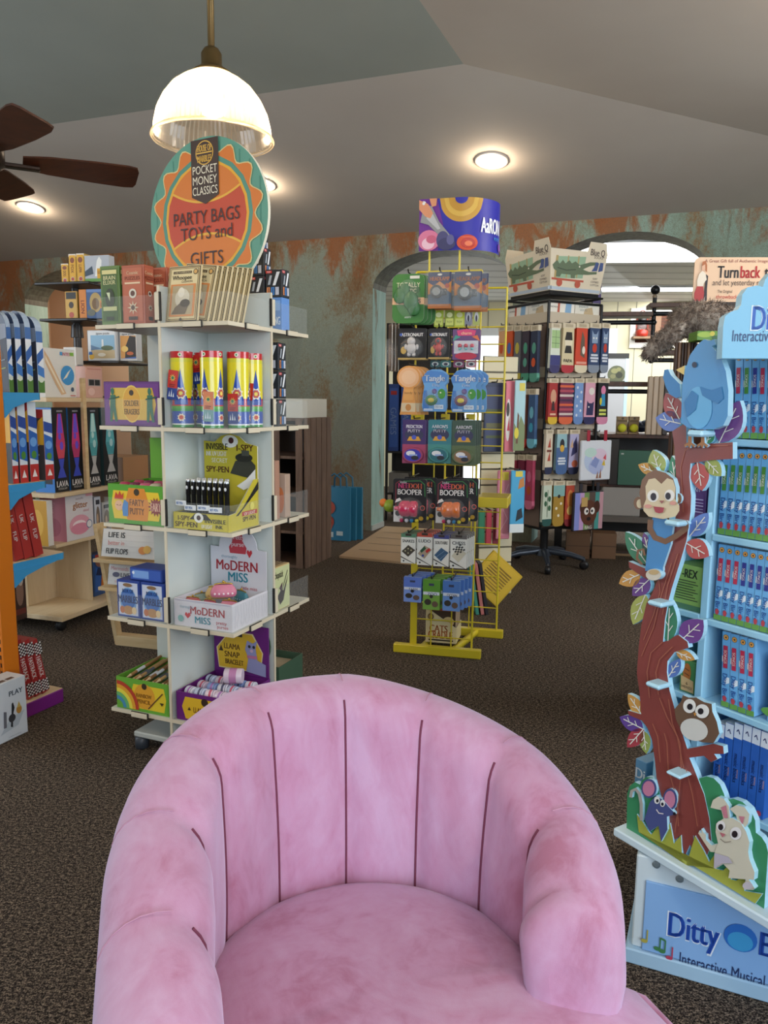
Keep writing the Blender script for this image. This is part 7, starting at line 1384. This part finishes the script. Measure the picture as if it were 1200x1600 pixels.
ond((102, 455, 121, 499), zt_[1], 'card_game_box', 'ochre puzzle box with a dark bird on the middle tier', 'game', None, '#c8963c', 'r .05 .04 .95 .7 #d0a44a;r .1 .72 .9 .96 #26221f;e .5 .5 .2 .12 #3a2a20;o .5 .14 .2 0 #b8503c', '', '', .06)
ond((124, 452, 171, 500), zt_[1], 'puzzle_box', 'orange and blue lion puzzle box on the middle tier', 'box', None, '#34507c', 'r 0 0 .24 1 #d9822c;v .12 .4 .12 .6 #7a2a1c LION;r .26 0 1 1 #3a5a8c;e .55 .55 .2 .34 #b89a5a;e .55 .5 .12 .2 #7a5a34;r .7 .35 1 .6 #d9822c;b .85 .47 .14 .26 #7a2a1c LION;e .4 .2 .14 .12 #6a6a5c;p #6a8ac0 .26 .9 1 .9 1 1 .26 1', '', '', .06)
ond((137, 516, 181, 565), zt_[2], 'puzzle_box', 'white framed seaside jigsaw puzzle box on the lowest tier', 'box', 'jigsaw puzzle boxes on the lowest tier', '#d8dade', 'r .03 .04 .97 .96 #dfe0e0;b .55 .9 .07 .7 #3a3a44 jigsaw puzzle;r .12 .08 .96 .84 #8ab4d0;r .12 .08 .96 .36 #c9b48c;p #e6e6e4 .5 .4 .58 .4 .57 .7 .51 .7;p #5a7a9c .12 .34 .5 .4 .12 .52;e .7 .42 .22 .08 #5a6a4a;e .5 .2 .14 .06 #e9e4d8;o .14 .14 .09 0 #e0b03c;p #3a6ab0 .04 .2 .18 .2 .16 .3 .06 .3', 'r 0 0 1 1 #7a4a34', '', .05, .13)
ond((187, 517, 214, 567), zt_[2], 'puzzle_box', 'jigsaw puzzle box with an autumn tree at sunset on the lowest tier', 'box', 'jigsaw puzzle boxes on the lowest tier', '#cfd0d2', 'r .03 .04 .97 .96 #d4d2d0;b .5 .9 .07 .7 #3a3a44 jigsaw puzzle;r .06 .08 .94 .84 #d99a4a;p #2c2018 .3 .1 .94 .1 .94 .8 .6 .84 .36 .5;e .3 .4 .2 .1 #f0c86a;e .6 .25 .2 .06 #c8642c;p #3a62b0 .06 .08 .94 .08 .94 .14 .06 .08', '', '', .05, .11)
ond((103, 516, 121, 545), zt_[2]+.0, 'x', '', '', None, '#fff', '') if False else None
# ================================================================ pine rack with plank signs
FRP = PL(atY(160, 870, 3.55).xy, -16)
fr_ = thing('plank_rack', 'pine rack of printed plank signs behind the carousel', 'display rack', FRP.M(0, 0, 0))
a0_, zt__ = FRP.hit(154, 818); a1_ = FRP.hit(262, 818)[0]; zb__ = FRP.hit(185, 925)[1]
for x in (a0_, a1_):
    mb = MB(); mb.T = Matrix.Translation((x, 0, 0)); mb.add([(-.01, .1, 0), (.01, .1, 0), (.01, .14, 0), (-.01, .14, 0), (-.01, -.03, zt__), (.01, -.03, zt__), (.01, .04, zt__), (-.01, .04, zt__)], [(0, 1, 5, 4), (1, 2, 6, 5), (2, 3, 7, 6), (3, 0, 4, 7), (4, 5, 6, 7), (3, 2, 1, 0)], M_PINE); mb.build('side_rail', fr_)
zz1 = FRP.hit(200, 872)[1]; zz2 = FRP.hit(205, 918)[1]
for z in (zz1, zz2): mb = MB(); q_ = .1-.13*z/zt__; mb.rbox(a0_+.01, a1_-.01, q_-.07, q_+.02, z-.016, z, M_PINE, .001); mb.build('ledge', fr_)
mb = MB(); mb.rbox(a0_, a1_, .09, .15, 0, .05, M_PINE, .002); mb.build('foot', fr_)
def plank(box, zb, lab, art, k):
    a, w, z, h = FRP.span(*box, .0); mb = carton(w, h*.97, .03, C('#dcd8d2', .6), art, '', 'r 0 0 1 1 #b8b4ae'); q_ = .1-.13*zb/zt__
    mb.build('plank_sign', None, lab, 'sign', 'printed plank signs', None, FRP.M(a, -(q_-.055), zb+.0125, radians(-12)))
ln_ = ';'.join('r 0 %.2f 1 %.2f #cfcac4' % (.2*i, .2*i+.012) for i in range(1, 5))
plank((168, 826, 250, 870), zz1, 'white plank sign about flip flops on the upper ledge', ln_+';b .27 .8 .2 .32 #26221f LIFE IS;t .27 .52 .17 .3 #d0746a better in;b .3 .22 .2 .42 #26221f FLIP FLOPS;e .78 .3 .08 .14 #e0904a;e .86 .34 .07 .14 #e6b45a', 0)
plank((172, 884, 252, 917), zz2, 'white plank sign about mermaids on the lower ledge', ln_+';t .22 .8 .2 .34 #d08a8a Mermaids;b .34 .5 .2 .22 #3a3a44 LIVE;e .16 .5 .07 .12 #5a5a70;t .32 .2 .16 .4 #d0a0a0 amongst us;e .62 .84 .05 .1 #3a3a3c', 1)
# ================================================================ crates by the wall
CA, CB_ = atZ(478, 889), atZ(518, 870)
CR_ = PL(CA.xy, degrees(atan2(CB_.y-CA.y, CB_.x-CA.x))); cl = (CB_-CA).length; ct_ = CR_.hit(516, 652)[1]
cw = .62
cu_ = thing('crate_shelf', 'tall grey brown slatted crate shelf by the weathered wall', 'shelving', CR_.M(0, 0, 0))
nb = 5; 
for i in range(nb):
    mb = MB(); mb.rbox(cl*i/nb+.004, cl*(i+1)/nb-.006, .0, .014, 0.0, ct_, M_CRATE, .001); mb.build('side_slat', cu_)
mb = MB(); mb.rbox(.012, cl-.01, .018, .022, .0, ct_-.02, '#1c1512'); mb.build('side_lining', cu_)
for y in (cw-.014,):
    for i in range(nb): mb = MB(); mb.rbox(cl*i/nb+.004, cl*(i+1)/nb-.006, y, y+.014, 0.0, ct_, M_CRATE, .001); mb.build('side_slat', cu_)
tz = [ct_*k/4 for k in range(5)]
for k, z in enumerate(tz): mb = MB(); mb.rbox(.0, cl, .022, cw-.014, max(z-.02, 0), max(z, .02), M_CRATE, .001); mb.build('shelf', cu_)
for y in (.022, .2, cw-.05): mb = MB(); mb.rbox(-.012, .0, y, y+.05, 0, ct_, M_CRATE, .001); mb.build('front_stile', cu_)
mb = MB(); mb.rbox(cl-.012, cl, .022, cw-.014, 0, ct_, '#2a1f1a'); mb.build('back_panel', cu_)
CM_ = CR_.M(0, 0, 0)
def oncrate(x, y, k, w, d, h, nm, lab, cat, col, left, group=None, z=None):
    """left art faces out of the crate's open front"""
    carton(w, h, d, col, '', '', left).build(nm, None, lab, cat, group, None, CM_ @ TR((x, y, (tz[k] if k else .02)+.003 if z is None else z)))
oncrate(.10, .30, 0, .16, .24, .21, 'toy_box', 'pale box with a red corner in the lowest crate opening', 'box', '#b8aea4', 'p #b8302c 0 0 .6 0 .3 .22 0 .14;e .6 .7 .12 .1 #26221f;l .04 #6a6460 .3 .3 .5 .6;r .1 .9 .9 .94 #8a8480')
oncrate(.10, .30, 2, .12, .22, .23, 'toy_box', 'grey white box with round pictures in the upper crate opening', 'box', '#a8a09c', 'o .5 .7 .14 0 #5a4438;o .5 .38 .14 0 #5a4438')
a, w, z, h = CR_.span(473, 633, 511, 655, 0)
carton(cl*.9, .135, .3, C('#d8d6ca', .6)).build('cardboard_carton', None, 'white carton on top of the crate shelf', 'carton', None, None, CM_ @ TR((cl*.5, .03, ct_+.0008)))
carton(cl*.8, .14, .22, '#8a6a58').build('cardboard_carton', None, 'brown carton on top of the crate shelf left of the white one', 'carton', None, None, CM_ @ TR((cl*.45, .345, ct_+.0008)))
for i, (x, y, w_, h_2, c, lab) in enumerate(((.085, .34, .14, .20, '#c9a48c', 'pinkish kraft card rack on the brown carton, nearest the carousel'), (.235, .36, .13, .20, '#c09a80', 'pinkish kraft card rack behind the nearer one on the brown carton'), (.355, .33, .09, .12, '#d9c08c', 'small cream card rack at the end of the brown carton'))):
    mb = MB(); h_2 *= .9; mb.rbox(-w_/2, w_/2, .0, .10, 0, h_2*.45, c, .001); mb.prism([(-w_/2, h_2*.45), (w_/2, h_2*.45), (w_/2, h_2*.8), (w_/2-.03, h_2), (-w_/2, h_2)], .08, .084, c)
    mb.art(FR(-w_/2, .08, 0), w_, h_2, 'l .03 #e6dcd0 .3 .7 .5 .76 .7 .7'); mb.build('card_box', None, lab, 'box', 'kraft card racks', None, CM_ @ TR((min(x, cl*.8), y+.02, ct_+.1416)) @ Matrix.Rotation(-pi/2*0, 4, 'Z'))
# blue carrier bags on the floor by the wall
p = atZ(545, 847)
for i in range(3):
    tb = thing('carrier_bag', 'blue carrier bag with a red octopus on the floor by the wall' if i == 0 else 'blue carrier bag %s the octopus one by the wall' % ('directly behind', 'rearmost behind')[i-1], 'bag', TR((p.x-.13+.05*i, p.y+.10+.045*i, 0), radians(-20)), 'blue carrier bags by the wall')
    mb = MB(); w, h = .30, .46; v = [(-w/2, -.02, .001), (w/2, -.02, .001), (w/2, .02, .001), (-w/2, .02, .001), (-w/2, -.008, h), (w/2, -.008, h), (w/2, .008, h), (-w/2, .008, h)]
    mb.add(v, [(0, 1, 5, 4), (1, 2, 6, 5), (2, 3, 7, 6), (3, 0, 4, 7), (4, 5, 6, 7), (3, 2, 1, 0)], '#2f7a9a')
    if i == 0: mb.art(FR(-w/2, -.022, 0), w, h, 'e .3 .62 .26 .14 #b8503c;e .3 .36 .22 .12 #a8402c;o .3 .64 .08 0 #d9a080;o .3 .36 .07 0 #5a2a24;l .05 #b8503c .3 .5 .5 .34 .4 .2;r .3 .06 .5 .16 #cfd8d4;r .6 .1 .8 .18 #cfd8d4')
    mb.build('bag_body', tb); mb = MB(); mb.tube([(-.06, 0, h-.02), (-.055, 0, h+.08), (.0, 0, h+.12), (.055, 0, h+.08), (.06, 0, h-.02)], .008, '#266a88', 6); mb.build('handle', tb)
# pale wooden ramp in the doorway
pts_ = [atZ(530, 872), atZ(602, 825), atZ(690, 830), atZ(652, 884)]
mb = MB(); zt_r = .018; q = [(p.x, p.y) for p in pts_]
mb.ring([[(x, y, .001) for x, y in q], [(x, y, zt_r) for x, y in q]], C('#b89a78', .6), sm=False)
for k in range(4):
    f = .2+.19*k; A_ = pts_[0].lerp(pts_[1], f); B_ = pts_[3].lerp(pts_[2], f); a_ = A_.lerp(B_, .12); b_ = A_.lerp(B_, .75); d_ = (pts_[1]-pts_[0]).normalized()*.012
    mb.poly([(a_.x, a_.y, zt_r+.0008), (b_.x, b_.y, zt_r+.0008), (b_.x+d_.x, b_.y+d_.y, zt_r+.0008), (a_.x+d_.x, a_.y+d_.y, zt_r+.0008)], '#2e2620')
mb.build('door_ramp', None, 'pale slotted wooden ramp board on the floor in the doorway', 'ramp')
# ================================================================ things in the middle archway
MA = PL(atY(622, 640, 7.75).xy, -10)
ms = thing('metal_rack', 'dark metal shelf rack seen through the middle archway', 'shelving', MA.M(0, 0, 0))
BKM = C('#232021', .5)
zs_ = [MA.hit(622, y)[1] for y in (705, 770)]; ztop = MA.hit(622, 505)[1]
for x in (-.11, .62):
    for y in (0, .4): mb = MB(); mb.rbox(x-.012, x+.012, y-.012, y+.012, 0, ztop, BKM, .001); mb.build('post', ms)
for z in zs_+[ztop]: mb = MB(); mb.rbox(-.12, .63, -.01, .41, z-.02, z, BKM, .001); mb.build('shelf', ms)
mb = MB(); mb.rbox(-.12, .63, .41, .42, .2, ztop, '#2a2522'); mb.build('back_panel', ms)
for i, x in enumerate((607, 626)):
    a, w, z, h = MA.span(x, 600, x+16, 705, .0); carton(w, z+h-zs_[0]-.001, .2, '#2c4a94', 'r .1 .06 .9 .94 #3a62b8;r .2 .84 .8 .9 #b8302c;v .5 .45 .6 .6 #8aa4d8 GAMES', '', 'r 0 0 1 1 #1c2a5c').build('game_box', None, 'tall blue box on the dark rack in the middle archway, %s' % ('left', 'right')[i], 'box', 'tall blue boxes in the archway', None, MA.M(a, .0, zs_[0]+.001))
a, w, z, h = MA.span(604, 765, 622, 800, .0); carton(.2, .2, .25, '#8a8680').build('storage_box', None, 'grey box on the lower shelf of the dark rack', 'box', None, None, MA.M(a+.06, .0, zs_[1]+.001))
zq = MA.hit(625, 545)[1]
for i in range(4):
    carton(.10, .3+.03*(i % 3), .2, ('#2a2622', '#4a3a30', '#1f2a3a', '#5a4a3a', '#26302a')[i], 'r .1 .1 .9 .9 %s' % ('#3a342e', '#5a483a', '#2a3a50', '#6a5a48', '#34443a')[i]).build('storage_box', None, 'dark narrow box on the dark rack right of the blue boxes, %s' % nth(i, 4), 'box', 'dark narrow boxes in the archway', None, MA.M(.24+.105*i, 0, zs_[0]+.001))
# ================================================================ things in the right archway: counters, pipe shelves
AP = PL(atY(1000, 640, 6.05).xy, -12)
def ah(x, y, off=0): return AP.hit(x, y, off)
tbz = ah(1000, 679)[1]
pt_ = thing('display_table', 'dark display table with a black base under the right archway', 'table', AP.M(0, 0, 0))
l0, r0_ = ah(872, 700)[0], ah(1068, 700)[0]
lz = ah(1000, 808)[1]; l1z = ah(960, 757)[1]
mb = MB(); mb.rbox(ah(938, 680)[0], r0_, 0, .5, tbz-.03, tbz, M_DARKW, .003); mb.build('table_top', pt_)
mb = MB(); mb.rbox(l0, r0_, 0, .55, lz-.05, lz, C('#6a625a', .6), .003); mb.build('shelf', pt_)
mb = MB(); mb.rbox(l0, r0_, .02, .5, l1z-.02, l1z, M_DARKW, .002); mb.build('shelf', pt_)
mb = MB(); mb.rbox(l0, r0_, .54, .56, .1, tbz-.03, '#2a231f'); mb.build('back_panel', pt_)
for x in (l0+.03, r0_-.03): mb = MB(); mb.rbox(x-.03, x+.03, .03, .09, 0, tbz-.03, '#181412', .002); mb.build('leg', pt_)
mb = MB(); mb.rbox(l0-.1, r0_, -.05, .0, 0.0, ah(950, 858)[1], C('#3a2a20', .6), .003); mb.box(l0-.1, r0_, -.054, -.05, ah(950, 866)[1], ah(950, 862)[1], '#8a7050'); mb.build('base_rail', pt_)
def ona(box, zb, nm, lab, cat, group, col, front, d=.12, off=0, top='', left='', right=''):
    a, w, z, h = AP.span(*box, off); h = z+h-zb-.0006
    return carton(w, h, d, col, front, right, left, top).build(nm, None, lab, cat, group, None, AP.M(a, off, zb+.0006))
for i, (x0, x1) in enumerate(((964, 981), (983, 999))):
    a, w, z, h = AP.span(x0, 651, x1, 679, -.06); t_ = thing('ball_box', 'open kraft box holding a yellow ball, %s of two on the table' % ('left', 'right')[i], 'box', AP.M(a, -.06, tbz+.0006), 'kraft ball boxes')
    hb = z+h-tbz; mb = MB(); mb.rbox(-w/2, w/2, .04, .1, 0, hb, '#9a8058', .001); mb.rbox(-w/2, w/2, 0, .04, 0, .012, '#9a8058', .001); mb.rbox(-w/2, w/2, .0, .04, hb-.03, hb, '#9a8058', .001); mb.art(FR(-w/2, 0, hb-.03), w, .03, 'e .5 .5 .12 .3 #5a4a34'); mb.build('carton', t_)
    mb = MB(); mb.ball((0, .02, .012+.034), .034, C('#dfe03c', .8), 14, 9); mb.build('ball', t_)
mb = MB()
for i in range(7): mb.ball((-.12+.05*i, .1, .05+.02*(i % 2)), .07, '#26344e', 12, 7, 1, 1, .6)
a, z = ah(1012, 670); mb.build('folded_cloth', None, 'dark blue cloth heaped on the table beside the ball boxes', 'cloth', None, None, AP.M(a, -.16, tbz))
for i in range(4):
    a, w, z, h = AP.span(1011+8*i, 588, 1018+8*i, 668, .03-.02*i); mb = MB(); mb.rbox(-.019, .019, 0, .05, 0, z+h-tbz-.001, ('#c4b098', '#cbb8a2', '#b8a48c', '#3a3434')[i], .006); mb.build('cutting_board', None, 'upright %s board standing on the table, %s of four' % ('pale wooden' if i < 3 else 'dark striped', nth(i, 4)), 'board', 'upright boards on the table', None, AP.M(a, .06, tbz+.0008))
ona((966, 704, 1022, 757), l1z, 'storage_case', 'flat green case standing on the shelf under the table', 'case', None, C('#3a6a56', .5), 'r .06 .88 .14 .92 #c9d0c8', .06, .02)
ona((952, 686, 966, 757), l1z, 'storage_box', 'dark box beside the green case', 'box', None, '#2a2420', '', .1, .01)
for i in range(6): mb = MB(); a, z = ah(1000+10*i, 690, -.1); mb.lathe([(.016, 0), (.019, .02), (.012, .09), (.015, .11)], ('#3a2a20', '#5a4030', '#2a2020')[i % 3], 12); mb.build('jar', None, 'small dark jar on the shelf above the green case, %s of six' % nth(i, 6), 'jar', 'dark jars under the table', None, AP.M(ah(968+11*i, 700)[0], -.20, l1z+.0005))
mb = MB(); a, w, z, h = AP.span(940, 758, 1001, 802, .01); mb.rbox(-w/2, w/2, 0, .3, 0, l1z-.024-lz, C('#a8a49e', .8), .01); mb.build('stone_slab', None, 'grey speckled slab on the low shelf under the table', 'slab', None, None, AP.M(a, .01, lz+.0008))
# cardboard cartons on the floor
for i, (x, c) in enumerate(((875, '#6e5038'), (890, '#7a5a40'))):
    p = atZ(x+14, 884-3*i); carton(.18, .2, .16, c, 'r .0 .48 1 .52 #5a4230').build('cardboard_carton', None, 'brown carton on the floor behind the sock display, %s' % ('left', 'right')[i], 'carton', 'brown cartons on the floor', None, AP.M(ah(900, 870)[0]+.20*i, .26-.04*i, .001))
# pipe shelf
PB = C('#26282b', .35, .7)
PS = PL(atY(1013, 640, 6.3).xy, -10)
ps_ = thing('pipe_shelf', 'black pipe and dark plank shelf in the right archway', 'shelf', PS.M(0, 0, 0))
zf = PS.hit(1016, 453)[1]; zA = PS.hit(1050, 475)[1]; zB = PS.hit(1030, 548)[1]; zC = PS.hit(975, 489)[1]; zD = PS.hit(975, 597)[1]
def jamb(s_):
    q = WALL.w(s_, 0, 0)-PS.p; d = -WALL.n; det = PS.r.x*(-d.y)-PS.r.y*(-d.x); return (q.x*(-d.y)-q.y*(-d.x))/det
xe, xl = jamb(ARCHES[2][1])-.03, jamb(ARCHES[2][0])+.03
mb = MB(); mb.tube([(0, 0, zB-.075), (0, 0, zf-.06)], .017, PB, 10); mb.build('upright_pipe', ps_)
mb = MB(); mb.lathe([(.012, zf-.08), (.02, zf-.05), (.012, zf-.03)], C('#8a7a68', .4, .5), 12); mb.ball((0, 0, zf), .038, PB, 16, 10); mb.build('finial', ps_)
for z, x0, x1 in ((zA, -.05, xe), (zB, -.06, xe), (zC, xl, -.02), (zD, xl, .0)):
    mb = MB(); mb.rbox(x0, x1, -.1, .1, z-.035, z, M_DARKW, .003); mb.build('plank', ps_)
    mb = MB(); mb.tube([(max(x0, 0) if x0 > -.1 else x0, 0, z-.075), (x1 if x1 > .05 else 0, 0, z-.075)], .018, PB, 10); mb.ball((0, 0, z-.075), .026, PB, 12, 8); mb.build('cross_pipe', ps_)
# red lantern hanging in front of the small window
a, z = PS.hit(998, 520)
ln = thing('oil_lantern', 'red oil lantern standing by the small inside window', 'lantern', PS.M(-.10, 0, zD+.001)) if False else None
LT = PL(atY(998, 560, 9.9).xy, -6); lzz = LT.hit(998, 524)[1]
mb = MB(); mb.T = BACK.M(0, 0, 0); s0 = BACK.hit(986, 523)[0]; s1 = BACK.hit(1064, 523)[0]; wz = BACK.hit(1020, 527)[1]; mb.rbox(s0, s1, -.16, .0, wz-.03, wz, '#8a6a48', .002); mb.build('sill', W1)
ln = thing('oil_lantern', 'red oil lantern on the ledge of the small inside window', 'lantern', BACK.M(BACK.hit(1000, 520)[0], .10, wz+.001))
mb = MB(); mb.lathe([(.07, 0), (.08, .02), (.08, .07), (.05, .09)], C('#a8301f', .35), 18); mb.build('tank', ln)
mb = MB(); mb.lathe([(.045, .09), (.06, .14), (.04, .20)], M_BLIS, 16, caps=(False, False)); mb.build('globe', ln)
mb = MB(); mb.lathe([(.05, .20), (.055, .22), (.03, .26), (.02, .28)], C('#2a2624', .4), 16); mb.tube([(.075*cos(pi*i/10), 0, .1+.24*sin(pi*i/10)) for i in range(11)], .005, C('#a8301f', .35), 6); mb.build('cap', ln)
mb = MB(); mb.lathe([(.02, 0), (.055, .01), (.05, .10), (.02, .17), (.012, .26), (.008, .27)], C('#e9e4d8', .4), 16); mb.build('bud_vase', None, 'white narrow necked vase on the ledge of the small inside window', 'vase', None, None, BACK.M(BACK.hit(1055, 520)[0], .075, wz+.006))
# poster with a mottled helmet, outlet with cord
a, w, z, h = BACK.span(928, 552, 982, 602, .3)
pst = thing('poster_panel', 'grey poster panel with a camouflage helmet picture', 'poster', BACK.M(a, .3, 0))
mb = MB(); mb.rbox(-w/2, w/2, 0, .03, 0, z+h, C('#b4b6b8', .5), .003); mb.box(-w/2, w/2, -.004, 0, z+h*.84, z+h, '#20201f'); mb.box(w/2-.04, w/2, -.004, 0, 0, z+h*.84, '#bfe0ea')
ec = [(x_*cos(t_), 0) for x_, t_ in ()]; mb.art(FR(-w/2, -.0, z), w, h, 'e .66 .34 .26 .28 #5a5f44;r .38 .04 .92 .14 #3f4434;e .6 .45 .1 .08 #8a8a5c;e .74 .32 .1 .1 #34382a;e .56 .28 .08 .07 #7a7a54;e .72 .5 .07 .06 #8a8a5c;r .1 .66 .3 .68 #4a4a4a;r .1 .58 .26 .6 #4a4a4a'); mb.build('panel', pst)
a, z = BACK.hit(968, 629); ot = thing('wall_outlet', 'white wall outlet with a plugged cord on the panelled wall', 'outlet', BACK.M(a, .004, z))
mb = MB(); mb.rbox(-.07, .07, -.012, 0, -.09, .09, '#dcd8cc', .004); mb.build('plate', ot)
mb = MB(); mb.rbox(-.03, .04, -.05, -.012, -.03, .04, '#e9e6dc', .004); mb.tube([(.02, -.04, -.03), (.06, -.05, -.3), (.10, -.02, -.55), (.12, -.02, -z+.02)], .007, '#26221f', 6); mb.tube([(-.02, -.04, -.03), (-.04, -.05, -.2), (-.05, -.05, -.4), (-.05, -.03, -z+.02)], .006, '#26221f', 6); mb.build('plug_cord', ot)
# boxed board game on top of the shelf beyond the sock display
GB = PL(atY(932, 500, 6.9).xy, -8); a, w, z, h = GB.span(927, 424, 940, 476, 0)
st = thing('stock_shelf', 'dark stock shelf hidden behind the sock display', 'shelving', GB.M(a, 0, 0))
mb = MB(); mb.rbox(-.12, .05, 0, .3, z-.03, z, M_DARKW, .002); mb.build('shelf', st); mb = MB(); mb.rbox(-.12, -.09, .0, .3, 0, z-.03, M_DARKW, .002); mb.build('side_panel', st); mb = MB(); mb.rbox(.02, .05, .0, .3, 0, z-.03, M_DARKW, .002); mb.build('side_panel', st)
carton(w, h, .27, '#3a2a58', 'r .1 .04 .9 .3 #4a3a74;v .5 .5 .6 .3 #d9d0e4 CLUE;r .2 .86 .8 .96 #b8b0c8', '', 'r 0 0 1 1 #241a34').build('game_box', None, 'purple board game box standing above the sock display', 'game', None, None, GB.M(a, 0, z+.0008))
carton(w*.9, h*.95, .27, '#2a211c', 'e .5 .3 .3 .14 #6a5a4c;r .1 .7 .9 .9 #3a2f28').build('game_box', None, 'dark brown box left of the purple board game box', 'game', None, None, GB.M(a-w*1.05, 0, z+.0008))
